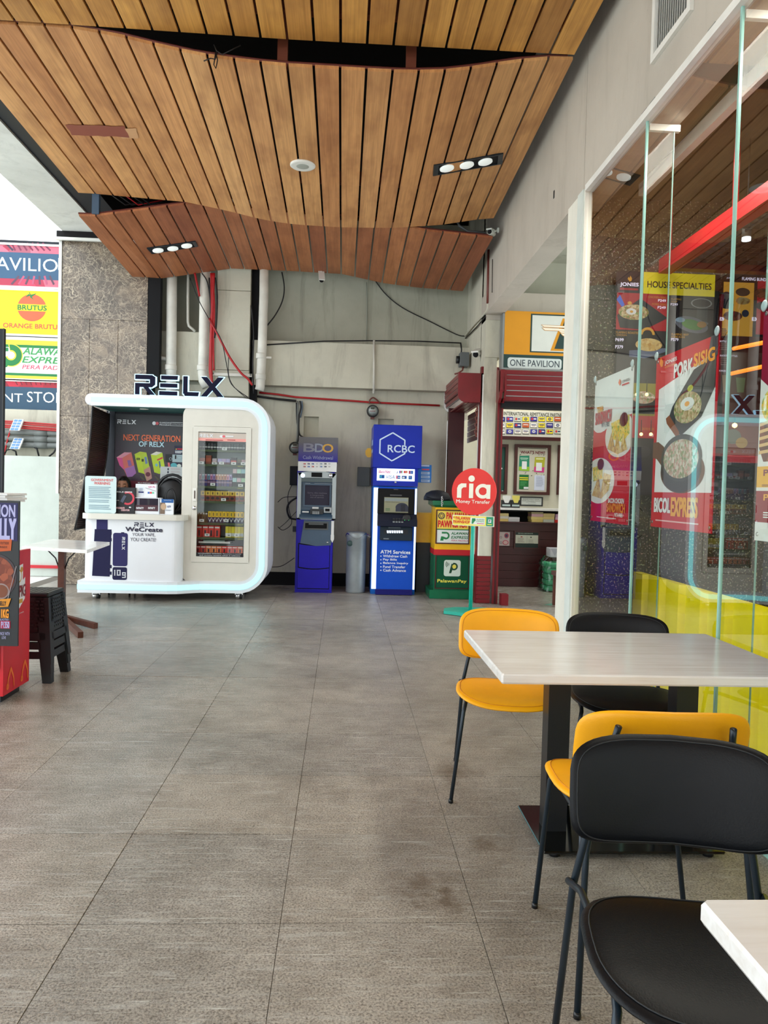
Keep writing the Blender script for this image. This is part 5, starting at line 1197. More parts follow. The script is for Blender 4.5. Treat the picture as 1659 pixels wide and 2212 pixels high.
hexp=[(1074,585),(1190,652),(1190,780),(1072,848),(957,780),(957,652)]
lb=C(206,228,255)
S.line([hexp[4],hexp[5]],12,lb,1).line([hexp[5],hexp[0]],12,lb,1).line([hexp[0],hexp[1]],12,lb,1).line([hexp[1],(1190,700)],12,lb,1).line([(1190,772),hexp[2]],12,lb,1).line([(1190,778),hexp[3]],12,lb,1).line([hexp[3],hexp[4]],12,lb,1)
S.text('RCBC',1030,702,1282,770,lb,2,.015).done(rc,nm='hexagon_logo')
B('lower_door',Q(928,1800,RY).x,Q(1268,1800,RY).x,RY+.0,RY+.05,.05,zc1-.01,C(24,84,206,30),rc)
B('plinth',Q(920,1800,RY).x,Q(1264,1800,RY).x,RY-.03,RY+.05,.005,.07,C(26,24,110,40),rc)
for a,b in ((888,930),(1268,1292)):
    x0,x1=Q(a,1600,RY).x,Q(b,1600,RY).x; B('light_strip',x0,x1,RY+.01,RY+.05,.07,zc1-.02,'lit_white',rc)
x0,x1,z0,z1=QR(935,1108,1280,1345,RY); m=MB(); m.cbox(x0,x1,RY-.02,RY+.05,z0,z1,.006,'void_black'); m.build('console',None,rc)
x0,x1,z0,z1=QR(995,1190,1222,1332,RY); B('screen',x0,x1,RY-.024,RY-.02,z0,z1,C(150,150,124,15),rc)
S=Sheet(Y=RY-.0245,crop=(790,910,8.19)); S.rect(330,1360,748,1415,C(140,150,150),1).text('Welcome to Branch Banking',345,1422,600,1442,C(60,66,76),2).ell(640,1530,115,85,C(44,48,66),1,22,180,360).rect(528,1530,752,1600,C(44,48,66),1).rect(622,1472,700,1600,C(26,30,44),2)
for y in (1545,1562,1580): S.rect(350,y-4,430,y+4,C(60,110,70),2)
S.rect(430,1298,640,1320,C(80,80,84),1).rect(495,1200,575,1214,C(80,80,84),1).done(rc)
x0,x1,z0,z1=QR(932,1345,1300,1458,RY)
MB().hexa([(x0,RY-.12,z0),(x1,RY-.12,z0),(x1,RY+.05,z0),(x0,RY+.05,z0),(x0,RY-.12,z0+.07),(x1,RY-.12,z0+.07),(x1,RY-.0,z1),(x0,RY-.0,z1)]).build('keypad_ledge',C(26,30,50,30),rc)
x0,x1,z0,z1=QR(1065,1362,1170,1432,RY-.1); m=MB()
for i in range(4):
    for j in range(3): m.box(x0+.015+i*.035,x0+.04+i*.035,RY-.125-j*.0,RY-.118,z0+.01+j*.02,z0+.022+j*.02,'grey_metal' if j==0 else 'dark_plastic')
m.build('keypad',None,rc)
p=Q(1208,1390,RY-.12); m=MB(); m.lathe([(.055,0),(.05,-.012),(.036,-.014)],(p.x,RY-.09,p.z),20,'dark_plastic',axis='y'); rr=m.build('card_reader',None,rc)
S=Sheet(Y=RY-.106,crop=q6); S.ring(1208,1395,18,24,'green_led',1,12,20,160).done(rr,nm='led_arc')
x0,x1,z0,z1=QR(955,1462,1258,1592,RY); MB().cbox(x0,x1,RY-.05,RY+.02,z0,z1,.01,C(40,52,64,35)).build('cash_dispenser',None,rc)
S=Sheet(Y=RY-.051,crop=q6); S.rect(995,1490,1220,1535,C(24,30,38),1).rect(1035,1468,1150,1482,C(70,80,90),1).rect(990,1572,1040,1582,C(120,130,140),1)
for k in range(7): S.poly([(1020+k*22,1500),(1038+k*22,1500),(1040+k*22,1524),(1024+k*22,1524)],'lit_white',2)
S.done(rc,nm='cash_slot')
S=Sheet(Y=RY-.001,crop=q6); wb=C(226,236,255)
S.text('ATM Services',962,1686,1242,1718,wb,1,.035)
for t,y,x1 in (('Withdraw Cash',1740,1213),('Pay Bills',1774,1115),('Balance Inquiry',1807,1222),('Fund Transfer',1840,1195),('Cash Advance',1873,1200)):
    S.text(t,986,y-11,x1,y+12,wb,1,.03); S.ell(966,y,6,6,wb,1,10)
S.done(rc)
for k,(y0,y1) in enumerate(((650,700),(740,770),(950,1010),(1040,1060))):
    zq0,zq1=qz(870,y1,9.7),qz(870,y0,9.7); xx=tx0-.001 if k<2 else lxa+.019
    B('side_logo',xx-.002,xx,9.62,9.95,zq0,zq1,C(180,206,240),rc)
r=sheet_sign('bank_notice',600+1305/4.336,800+885/4.336,600+1440/4.336,800+1052/4.336,9.90,C(60,130,210,30),'rounded light blue notice sticking out beside the blue cash machine','notice')
S=Sheet(Y=9.899,crop=q6); S.rect(1345,888,1420,900,wb,1).rect(1350,922,1420,936,C(220,90,110),1)
for y in (950,985,1020): S.rect(1342,y,1425,y+26,C(190,214,240),1); S.lines(1348,y+3,1420,y+24,3,C(110,150,200),2)
S.done(r)

# bin
bp=Q(727,2085,9.62); r=root('litter_bin',(bp.x,9.75,0),'grey cylindrical litter bin between the two cash machines','bin')
zz=qz(735,1515,9.7); MB().lathe([(.118,0),(.122,.02),(.126,zz*.5),(.128,zz-.09),(.132,zz-.085),(.132,zz-.02),(.118,zz),(.108,zz-.002),(.104,zz-.05)],(bp.x,9.76,0),32,'bin_grey').build('body','bin_grey',r)
p=Q(668,1620,9.66); MB().lathe([(.036,0),(.036,-.01)],(p.x+.01,9.655,p.z),20,C(60,84,84),axis='y').build('round_badge',None,r)
pts=[(bp.x+.133*math.cos(q),9.76+.133*math.sin(q),zz-.05-.03*(math.sin(3*q))) for q in [2*PI*i/30 for i in range(31)]]; m=MB().tube(pts,.006,5,'film_glass'); m.tube([(bp.x+.13,9.70,zz-.03),(bp.x+.17,9.68,zz-.06),(bp.x+.20,9.67,zz-.04)],[.02,.012,.006],6,'film_glass'); m.build('bag_rim',None,r)

# ---------------------------------------------------------------- money transfer podium and standing sign
c8=(900,940,4.608)
def R8(x0,y0,x1,y1,Y): return R4(c8[0]+x0/c8[2],c8[1]+y0/c8[2],c8[0]+x1/c8[2],c8[1]+y1/c8[2],Y)
def G(x,y,Y): return P(c8[0]+x/c8[2],c8[1]+y/c8[2],Y=Y)
PY=9.35
x0=G(180,1000,PY).x; x1=G(545,1000,PY).x
pd=root('promo_podium',((x0+x1)/2,PY+.2,0),'yellow and green promotion podium with pawnshop and courier panels','podium')
za,zb_,zc_,zd,ze,zf=[G(350,y,PY).z for y in (1610,1540,1195,1140,722,655)]
B('base',x0-.05,x1+.03,PY-.04,PY+.45,0.002,zb_,'green_enamel',pd); B('lower_body',x0,x1,PY,PY+.42,zb_,zc_,'green_enamel',pd); B('red_band',x0-.005,x1+.005,PY-.005,PY+.42,zc_,zd,'cart_red',pd)
B('upper_body',x0,x1,PY,PY+.42,zd,ze,'yellow_enamel',pd)
MB().hexa([(x0-.0,PY-.0,ze),(x1+.0,PY-.0,ze),(x1,PY+.42,ze),(x0,PY+.42,ze),(x0-.04,PY-.04,ze+.03),(x1+.02,PY-.04,ze+.03),(x1+.02,PY+.46,ze+.03),(x0-.04,PY+.46,ze+.03)]).box(x0-.04,x1+.02,PY-.04,PY+.46,ze+.03,zf).build('cap','green_enamel',pd)
a0,a1,b0,b1=R8(188,742,530,1085,PY); m=MB(); frame(m,a0,b0,a1,b1,.014,PY-.014,PY,'maroon_wood'); m.build('panel_frame',None,pd)
S=Sheet(Y=PY-.004,crop=c8); S.rect(200,752,522,935,C(250,222,90),1).rect(200,935,522,945,C(20,120,70),2).rect(200,945,522,1075,C(232,240,238),1)
S.ring(248,803,26,34,C(40,40,60),2).ring(248,803,10,14,C(40,40,60),2,12)
for k in range(8): S.ell(248+20*math.cos(k*PI/4),803+20*math.sin(k*PI/4),5,5,C(40,40,60),2,8)
S.text('PALAWAN',296,772,515,836,C(226,30,40),2,.03).text('PAWNSHOP',212,852,515,918,C(226,30,40),2,.03)
S.ring(290,1000,22,38,C(20,130,70),2,16,-110,130).rect(250,962,290,980,C(20,130,70),2).poly([(262,1008),(300,1022),(270,1028),(266,1050),(234,1050),(244,1006)],C(20,130,70),2)
S.text('ALAWAN',342,966,514,992,C(24,120,70),2,.02,.2).text('EXPRESS',342,1004,514,1032,C(24,120,70),2,.02,.2).text('PERA PADALA',342,1042,512,1058,C(210,40,100),2,0,.2).done(pd)
a0,a1,b0,b1=R8(180,1192,528,1532,PY); m=MB(); frame(m,a0,b0,a1,b1,.012,PY-.012,PY,'maroon_wood'); m.build('panel_frame',None,pd)
S=Sheet(Y=PY-.003,crop=c8); S.rect(190,1205,518,1520,C(10,84,56,20),1).poly(rrect(270,1242,438,1406,22,5),C(220,236,226),2)
S.poly([(345,1280),(375,1280),(345,1375),(322,1375)],C(10,70,44),3).ring(372,1308,22,38,C(10,70,44),3,18,-110,130).ell(374,1308,20,20,C(246,230,90),3,16)
for k,rr in enumerate((14,28,42)): S.ring(335,1285,rr,rr+6,C(10,70,44),3,10,140,215)
S.text('PalawanPay',204,1436,498,1476,C(240,236,90),2,.02).done(pd)
k=G(250,660,PY+.1); r=root('cloth_hat',(k.x-.06,PY+.2,zf),'dark navy cloth hat lying on top of the green podium','hat')
gq=G(210,600,PY+.15)
m=MB(); prof=[(.17,0),(.168,.04),(.14,.09),(.08,.12),(.001,.13)]; m.lathe(prof,(gq.x,PY+.2,zf),22,'navy_dark'); m.build('crown','navy_dark',r)
MB().add([(gq.x-.15+ .3*i/8, PY+.05-.07*math.sin(PI*i/8), zf+.035-.03*math.sin(PI*i/8)) for i in range(9)]+[(gq.x-.15+.3*i/8,PY+.10,zf+.045) for i in range(9)],[(i,i+1,i+10,i+9) for i in range(8)],'navy_dark').build('brim','navy_dark',r)
r=root('key_chain',G(255,640,PY-.04),'steel chain hanging from the top of the green podium','chain')
for j in range(5):
    p=G(252+3*(j%2),620+j*20,PY-.05); MB().tube([p+V(.010*math.cos(q)*(1 if j%2 else .5),.006*math.sin(q)*0-.0,.014*math.sin(q)) for q in [2*PI*i/10 for i in range(11)]],.0035,5,'chrome').build('link','chrome',r)
x0,x1,z0,z1=R8(10,775,140,1070,9.85); r=root('yellow_cabinet',((x0+x1)/2,9.9,0),'plain yellow cabinet standing behind the podium beside the blue machine','cabinet')
B('cabinet_box',x0-.02,x1+.25,9.85,10.2,z0,z1,'yellow_enamel',r); B('dark_base',x0,x1+.22,9.87,10.18,0,z0,'dark_plastic',r)

SY=8.22; pl_=G(552,1300,SY)
ss=root('standing_sign',(pl_.x,SY,0),'round coral-red money transfer sign on a teal pole','sign')
pole_x=P(1019,1220,Y=SY).x
MB().tube([(pole_x,SY,.03),(pole_x,SY,G(560,700,SY).z)],.021,14).build('pole','teal_paint',ss)
ang=math.radians(-30); U=V(math.cos(ang),math.sin(ang),0); N_=V(math.sin(ang),-math.cos(ang),0)
dc=G(568,562,SY-.03); Rr=235/4.608*SY/FPX
dc.y=SY-.03
n=48; vs=[dc+U*(Rr*math.cos(2*PI*i/n))+V(0,0,Rr*math.sin(2*PI*i/n)) for i in range(n)]
MB().add(vs+[v-N_*.014 for v in vs],[tuple(range(n)),tuple(reversed(range(n,2*n)))]+[(i,i+n,(i+1)%n+n,(i+1)%n) for i in range(n)],C(238,72,68,40)).build('disc',None,ss)
S=Sheet(O=dc-U*Rr+V(0,0,Rr)+N_*.002,U=U*2*Rr,Vv=V(0,0,-2*Rr))
fx=lambda x:(x-370)/396; fy=lambda y:(y-327)/470; wr=C(250,246,230)
S.rect(fx(419),fy(540),fx(459),fy(628),wr,1)
S.ring(fx(500),fy(560),.2,.2,wr,1) if 0 else None
S.poly([(fx(419),fy(545)),(fx(419),fy(530)),(fx(430),fy(500)),(fx(455),fy(482)),(fx(502),fy(482)),(fx(502),fy(520)),(fx(475),fy(522)),(fx(462),fy(535)),(fx(459),fy(545))],wr,1)
S.rect(fx(527),fy(482),fx(565),fy(628),wr,1); S.ell(fx(547),fy(433),.072,.068,wr,1)
S.ring(fx(650),fy(556),.09,.168,wr,1,30,ky=396/470*1.15 if 0 else .93); S.rect(fx(682),fy(490),fx(716),fy(630),wr,1)
S.text('Money Transfer',fx(415),fy(645),fx(715),fy(690),wr,1,.01).done(ss)
pc=G(560,853,SY-.03); pc.y=SY-.03; hw=(755-365)/2/4.608*SY/FPX/math.cos(ang)*.98; hh=52/4.608*SY/FPX
O=pc-U*hw+V(0,0,hh); vs=[O,O+U*2*hw,O+U*2*hw-V(0,0,2*hh),O-V(0,0,2*hh)]
MB().hexa([vs[3],vs[2],vs[2]-N_*.01,vs[3]-N_*.01,vs[0],vs[1],vs[1]-N_*.01,vs[0]-N_*.01]).build('name_plate',C(238,236,220),ss)
S=Sheet(O=O+N_*.002,U=U*2*hw,Vv=V(0,0,-2*hh))
S.rect(.02,.06,.985,.94,C(250,236,80),1).rect(.44,.18,.79,.84,C(236,244,236),2).rect(.82,.06,.985,.94,C(30,150,110),2).ring(.05,.24,.014,.026,C(200,60,20),3,12,ky=3.4)
S.text('PALAWAN',.09,.14,.43,.44,C(226,60,30),3,.03).text('PAWNSHOP',.03,.50,.43,.78,C(226,60,30),3,.03).poly([(.48,.25),(.56,.25),(.57,.45),(.53,.60),(.51,.78),(.475,.78)],C(30,140,80),3).text('ALAWAN',.59,.28,.77,.42,C(60,150,90),3).text('EXPRESS',.59,.46,.77,.60,C(60,150,90),3).rect(.6,.7,.77,.76,C(214,60,110),3)
S.poly(rrect(.865,.3,.94,.62,.02,3),'white_gloss',3).text('P',.885,.35,.92,.56,C(10,100,70),4,.03).rect(.85,.74,.955,.82,C(240,236,90),3).done(ss)
q=[G(245,1755,SY),G(300,1690,SY+.2),G(440,1680,SY+.2),G(560,1690,SY+.2)]
bp_=[(pole_x-.30,SY-.07),(pole_x-.27,SY+.10),(pole_x-.14,SY+.19),(pole_x+.22,SY+.19),(pole_x+.22,SY-.20),(pole_x-.08,SY-.24)]
MB().prism(bp_[::-1],lambda u,v:V(u,v,.004),V(0,0,.035)).build('base_plate','teal_paint',ss)

# ---------------------------------------------------------------- money shop on the right: door side
c7=(900,560,4.608)
def R7(x0,y0,x1,y1,Y): return R4(c7[0]+x0/c7[2],c7[1]+y0/c7[2],c7[0]+x1/c7[2],c7[1]+y1/c7[2],Y)
def H7(x,y,Y=None,X=None): return P(c7[0]+x/c7[2],c7[1]+y/c7[2],Y=Y,X=X)
SFY=9.0
st_=root('wall_storefront',(2.6,SFY,0),kind='structure')
cxa,cxb=P(1040,1000,Y=SFY).x,P(1074,1000,Y=SFY).x-.04
zbr=P(1050,1201,Y=SFY).z
B('column',cxa,cxb,SFY,SFY+.26,zbr,3.45,'wall_cream',st_); B('column_edge',cxa-.012,cxa,SFY-.004,SFY+.26,zbr,2.7,'white_paint',st_); B('column_base_core',cxa+.01,cxb-.01,SFY+.012,SFY+.25,0,zbr,'grout',st_)
nb=11
for k in range(nb):
    z0=zbr*k/nb+.003; z1=zbr*(k+1)/nb-.003
    MB().cbox(cxa-.012,cxb,SFY-.006,SFY+.018,z0,z1,.002).build('brick','maroon_paint',st_); MB().cbox(cxa-.014,cxa+.01,SFY+.022,SFY+.25,z0,z1,.002).build('brick','maroon_paint',st_)
za=P(1150,635,Y=SFY).z; zb2=P(1150,677,Y=SFY).z
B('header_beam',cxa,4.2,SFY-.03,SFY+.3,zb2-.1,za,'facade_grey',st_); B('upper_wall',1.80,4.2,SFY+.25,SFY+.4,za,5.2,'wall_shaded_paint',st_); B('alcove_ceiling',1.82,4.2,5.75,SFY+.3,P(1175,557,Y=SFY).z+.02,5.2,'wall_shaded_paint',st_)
B('side_infill',3.3,4.2,SFY,SFY+.2,0,3.5,'wall_cream',st_)
# big lit sign
sg=root('pawnshop_sign',(2.6,SFY-.1,2.7),'yellow and green shop sign with a gold winged emblem above the shutter','sign')
x0=P(1085,740,Y=SFY-.18).x; z0=P(1160,800,Y=SFY-.18).z; z1=P(1160,679,Y=SFY-.18).z
B('sign_box',x0,3.6,SFY-.18,SFY-.03,z0,z1,'grey_metal',sg)
S=Sheet(Y=SFY-.181,crop=c7); yl=C(206,138,4); dg=C(16,52,48)
S.rect(860,540,2400,972,yl,1).rect(850,972,2400,1105,dg,1).rect(1118,566,2400,950,dg,2).rect(1133,580,2400,938,C(206,208,200),3)
S.poly([(1440,602),(2200,602),(2120,928),(1325,928)],yl,4).poly([(1462,618),(2180,618),(2104,908),(1365,908)],dg,5)
wg=C(236,226,206); ed_=C(200,150,90)
for k,(a,b,y0,y1) in enumerate(((1228,1900,665,690),(1236,1850,692,722),(1400,1800,720,745),(1420,1750,742,772))):
    S.poly([(a,y0),(b,y0+10),(b,y1+4),(a+30,y1)],ed_,6+k).poly([(a+8,y0+4),(b,y0+13),(b,y1),(a+34,y1-5)],wg,7+k)
S.poly(rrect(900,985,1448,1090,26,5),C(196,204,200),2).text('ONE PAVILION',925,1005,1425,1070,C(30,44,60),3,.0).text('BRANCH',1480,1018,1830,1080,C(206,214,210),3,.02).done(sg)
# front shutter, rolled up
fsx=root('roller_shutter',(2.5,SFY,2.2),'dark red roller shutter rolled up under the winged sign, facing the camera','shutter','roller shutters of the money shop')
bx=P(1092,840,Y=SFY-.25).x; zt3=P(1150,802,Y=SFY-.2).z; zb3=P(1150,868,Y=SFY-.2).z
nS=6
for k in range(nS):
    a=zt3-(zt3-zb3)*k/nS; b=zt3-(zt3-zb3)*(k+1)/nS; off=.0 if k<4 else .03*(k-3)
    MB().hexa([(bx,SFY-.24+off,b+.006),(3.5,SFY-.24+off,b+.006),(3.5,SFY-.18,b+.006),(bx,SFY-.18,b+.006),(bx,SFY-.255+off,a-.004),(3.5,SFY-.255+off,a-.004),(3.5,SFY-.18,a-.004),(bx,SFY-.18,a-.004)]).build('slat','maroon_paint',fsx)
    B('slat_joint',bx,3.5,SFY-.235+off,SFY-.19,b-.004,b+.006,'grey_metal' if k<5 else 'maroon_dark',fsx)
px0=P(1078,840,Y=SFY-.2).x
pf=[(0,0),(0,zt3-zb3+.06),(-.06,zt3-zb3+.02),(-.22,zt3-zb3-.02),(-.24,.12),(-.20,.03),(-.12,-.02)]
MB().prism([(SFY-.03+a,zb3+b) for a,b in pf],lambda u,v:V(px0,u,v),V(.03,0,0)).build('end_plate','maroon_paint',fsx)
MB().prism([(SFY-.03+a,zb3+b) for a,b in pf],lambda u,v:V(bx-.012,u,v),V(.02,0,0)).build('end_plate','maroon_paint',fsx)
B('front_hood',px0,bx,SFY-.25,SFY-.2,zb3+.1,zt3,'maroon_paint',fsx); B('shutter_gap',bx,3.5,SFY-.15,SFY+.1,P(1150,882,Y=SFY-.1).z,zb3,'void_black',fsx)
gx=P(1068,1100,Y=SFY-.01).x
B('guide_rail',gx,gx+.065,SFY-.03,SFY+.1,0,zb3+.05,'maroon_paint',fsx); B('guide_groove',gx+.022,gx+.045,SFY-.034,SFY-.03,0,zb3,'maroon_dark',fsx)
B('rail_foot',P(1081,1300,Y=8.9).x,P(1096,1300,Y=8.9).x,8.85,8.98,0,.13,'maroon_paint',fsx)
# side shutter over the door in the return wall
s2=root('roller_shutter',(1.5,9.6,2.2),'dark red roller shutter box over the side door, its curved end plate toward the camera','shutter','roller shutters of the money shop')
ex0=P(989,835,Y=9.05).x; ex1=P(1044,835,Y=9.05).x; ez1=P(1015,806,Y=9.05).z; ez0=P(1015,869,Y=9.05).z
pf=[(ex1,ez1),(ex0,ez1)]+[(ex0+.09-.09*math.cos(a),ez0+.10-.10*math.sin(a)) for a in [PI/2*i/6 for i in range(7)]]+[(ex1,ez0)]
MB().prism(pf,lambda u,v:V(u,9.03,v),V(0,.02,0)).build('end_plate','maroon_paint',s2)
MB().prism(pf,lambda u,v:V(u,10.28,v),V(0,.02,0)).build('end_plate','white_paint',s2)
for k in range(5):
    a=ez1-(ez1-ez0-.05)*k/5; b=ez1-(ez1-ez0-.05)*(k+1)/5; MB().cbox(ex0+.005+ (0.02*max(0,k-3)),ex0+.05,9.05,10.28,b+.006,a-.002,.006).build('slat',('maroon_paint','maroon_paint')[k%2],s2)
    B('slat_joint',ex0+.012+(0.02*max(0,k-3)),ex0+.045,9.05,10.28,b-.004,b+.007,'grey_metal' if k%2==0 else 'maroon_dark',s2)
for k in range(4):
    a=ex0+.08+k*.06; MB().cbox(a,a+.052,9.05,10.28,ez0-.0-.006,ez0+.012,.004).build('slat','maroon_paint',s2)
B('guide_rail',1.60,1.66,9.03,9.12,0,ez1+.08,'maroon_paint',s2); B('guide_rail',1.39,1.60,10.22,10.34,0,ez0+.05,'maroon_dark',s2)
# hanging half shutter inside the door and padlock chain
for k in range(5):
    z=ez0-.04-k*.075; MB().cbox(1.64,1.66,9.13,10.2,z-.07,z-.004,.004).build('lower_slat','maroon_wood',s2)
ch=root('lock_chain',P(1030,900,Y=9.04),'rusty chain hanging on the red door post beside the side shutter','chain')
for j in range(9):
    p=P(1031-(1 if j%2 else 0)-j*.3,882+j*7.2,Y=9.0)
    MB().tube([p+V((.014 if j%2 else .006)*math.cos(q),.010*math.sin(q)*(j%2==0),.026*math.sin(q)) for q in [2*PI*i/10 for i in range(11)]],.006,5,'copper_brown').build('link','copper_brown',ch)
# inside walls
iw=root('wall_moneyshop',(2.6,10.9,0),kind='structure')
B('rear_wall',1.6,4.2,10.9,11.0,0,3.4,'wall_cream',iw); B('right_wall',3.5,3.6,9.2,11,0,3.4,'wall_cream',iw); B('shop_ceiling',1.7,4.2,9.25,11,3.35,3.45,'white_paint',iw)
cb=root('service_counter',(2.6,10.7,0),'dark red timber service counter with a paper shelf inside the money shop','counter')
zl=P(1150,1098,Y=10.6).z; zsf=P(1150,1128,Y=10.62).z
B('ledge',1.72,3.5,10.55,10.9,zl-.03,zl,'paper_white',cb); B('ledge_front',1.72,3.5,10.56,10.9,zl-.05,zl-.03,'void_black',cb); B('shelf',1.72,3.5,10.6,10.9,zsf-.02,zsf,'maroon_dark',cb); B('shelf_back',1.72,3.5,10.88,10.895,zsf,zl-.05,'void_black',cb)
for k in range(8):
    a=zsf-.02-(zsf-.02)*k/8; b=zsf-.02-(zsf-.02)*(k+1)/8; MB().cbox(1.72,3.5,10.66,10.69,b+.002,a-.002,.002).build('board','maroon_dark',cb)
def stack(x0,x1,y0,y1,cols,lab):
    N_c=len(cols)
    a,b,z0,z1=R4(x0,y0,x1,y1,10.63); h=(z1-z0)/len(cols); base=zsf+.001
    for k,c in enumerate(reversed(cols)):
        j=random.uniform(-.008,.008); o=MB().box(a+j,b+j,10.63,10.85,base+k*h,base+(k+1)*h-.0015).build('paper_pad',C(*c)); nm=('lowest' if k==0 else 'topmost' if k==N_c-1 else 'second' if k==1 else 'third')
        tag(o,'%s %s on the counter shelf'%(nm,lab),'paper','paper pads on the money shop shelf')
stack(1079,1098,1106,1124,[(226,206,140),(226,222,210),(236,206,120)],'pad of the yellow pile at the left end')
stack(1097,1122,1114,1124,[(226,226,232),(216,216,222)],'white pad of the low pile')
stack(1148,1174,1102,1126,[(200,190,150),(226,180,190),(240,220,140),(240,216,130)],'pad of the pink and yellow pile')
stack(1174,1199,1106,1126,[(222,200,140),(226,204,140),(206,212,200)],'pad of the tan and grey pile')
stack(1199,1224,1108,1127,[(214,170,200),(222,180,206),(220,40,30)],'pad of the pink pile with a red foot')
c3=(1060,930,8.195)
def R3(x0,y0,x1,y1,Y): return R4(c3[0]+x0/c3[2],c3[1]+y0/c3[2],c3[0]+x1/c3[2],c3[1]+y1/c3[2],Y)
def framed(name,x0,y0,x1,y1,Y,face,label,cat,group=None,fw_=.03,fm='maroon_wood',dep=.03):
    a,b,z0,z1=R3(x0,y0,x1,y1,Y); r=root(name,((a+b)/2,Y,z0),label,cat,group); m=MB(); frame(m,a,z0,b,z1,fw_,Y-dep,Y,fm); m.build('frame',None,r); B('face',a,b,Y-.006,Y,z0,z1,face,r); return r,Sheet(Y=Y-.0065,crop=c3)
IY=10.89
r=root('partner_board',(2.5,IY,2.2),'white board headed INTERNATIONAL REMITTANCE PARTNERS with a grid of logo tiles','board')
x0=P(1080,915,Y=IY-.1).x; z0=P(1160,944,Y=IY-.1).z; z1=P(1160,889,Y=IY-.1).z; B('board',x0,3.2,IY-.1,IY,z0,z1,C(206,206,196),r); B('lower_rail',x0,3.2,IY-.12,IY-.1,z0-.05,z0,'maroon_dark',r)
S=Sheet(Y=IY-.101,crop=c7); S.text('INTERNATIONAL REMITTANCE PARTNERS',862,1526,1486,1562,C(84,86,76),1,.02)
rnd=random.Random(5); pal=[(230,214,50),(240,220,60),(236,236,230),(40,44,140),(236,236,230),(60,60,160),(236,236,230),(200,90,40),(236,236,230),(30,40,120),(200,210,196)]
tb=MB()
for j in range(3):
    for i in range(13):
        x=812+i*79.5; y=1568+j*62; 
        if x+70<855: continue
        S.rect(x,y,x+70,y+50,C(60,62,60),1); cc=pal[rnd.randrange(len(pal))]; S.rect(x+3,y+3,x+67,y+44,C(*cc),2)
        dk_=C(40,50,110) if sum(cc)>400 else C(220,220,220); t=rnd.randrange(3)
        if t==0: S.rect(x+10,y+14,x+60,y+22,dk_,3).rect(x+16,y+28,x+50,y+32,C(120,60,60),3)
        elif t==1: S.ell(x+35,y+23,18,14,dk_,3,12).rect(x+24,y+20,x+46,y+26,C(*cc),4)
        else: S.rect(x+10,y+10,x+30,y+34,C(190,50,50),3).rect(x+34,y+16,x+60,y+28,dk_,3)
S.done(r)
r,S=framed('notice_board',404,248,1055,1140,IY,C(206,204,190),'wide dark-framed board headed WHAT\'S NEW? holding four sheets','notice board','framed boards on the money shop wall',.042)
S.text("WHAT'S NEW?",525,362,965,412,C(110,20,40),2,.03).rect(495,310,990,320,C(60,60,50),1)
rn=random.Random(3)
for k in range(26): x=rn.uniform(500,960); y=rn.choice([430,700,745,790,rn.uniform(500,1040)]); S.ell(x,y+rn.uniform(-14,14),9,7,C(50,50,50),1,6)
S.poly([(502,450),(682,440),(688,715),(498,710)],C(30,140,110),2).poly([(500,640),(686,640),(688,715),(498,710)],C(150,200,50),3).rect(550,545,638,685,'white_gloss',4).rect(520,482,662,498,C(190,230,210),4).rect(530,512,650,520,C(190,230,210),4)
S.poly([(776,472),(962,470),(945,742),(762,735)],C(180,180,50),2).poly([(768,640),(950,650),(945,742),(762,735)],C(210,60,140),3).rect(800,570,905,715,'white_gloss',4).rect(800,490,930,515,C(226,230,170),4)
S.rect(500,780,672,1042,C(20,110,50),2).rect(508,828,664,845,C(240,230,50),3).rect(508,862,664,878,C(240,230,50),3).rect(582,998,666,1034,'white_gloss',3).lines(520,900,640,985,6,C(70,160,90),3).rect(768,790,955,1062,C(214,222,244),2).lines(800,815,940,1000,12,C(150,160,190),3,.3).done(r)
r,S=framed('notice_board',60,240,298,1130,IY,C(10,70,60),'dark-framed green board half hidden by the red door rail','notice board','framed boards on the money shop wall',.042); S.rect(185,660,205,685,'white_gloss',1).rect(195,1062,222,1080,'white_gloss',1).done(r)
r,S=framed('notice_board',1165,262,1760,1150,IY,C(16,90,30),'dark-framed board with a long pale list, cut by the white post','notice board','framed boards on the money shop wall',.042)
S.rect(1225,500,1700,1100,C(206,222,210),1); S.lines(1290,520,1340,1000,22,C(120,140,130),2,.3,.1).rect(1240,1018,1700,1026,C(90,130,100),2).text('VL',1325,418,1345,442,C(240,230,90),2).done(r)
r,S=framed('framed_notice',512,1170,925,1340,IY-.1,C(200,206,202),'black-framed reminder reading PLEASE DON\'T LEAVE YOUR VALUABLE THINGS UNATTENDED','sign',None,.018,'dark_plastic',.015)
gk=C(110,114,112); S.text("PLEASE DON'T LEAVE",570,1208,862,1228,gk,1).text('YOUR VALUABLE THINGS',548,1236,884,1256,gk,1).text('UNATTENDED.',618,1260,802,1278,gk,1).rect(660,1300,800,1304,gk,1).done(r)
r,S=framed('framed_notice',1235,1175,1420,1350,IY-.1,C(190,190,170),'small brown frame at the right end of the ledge, mostly behind the white post','picture frame',None,.026,'maroon_wood',.015); S.done(r)
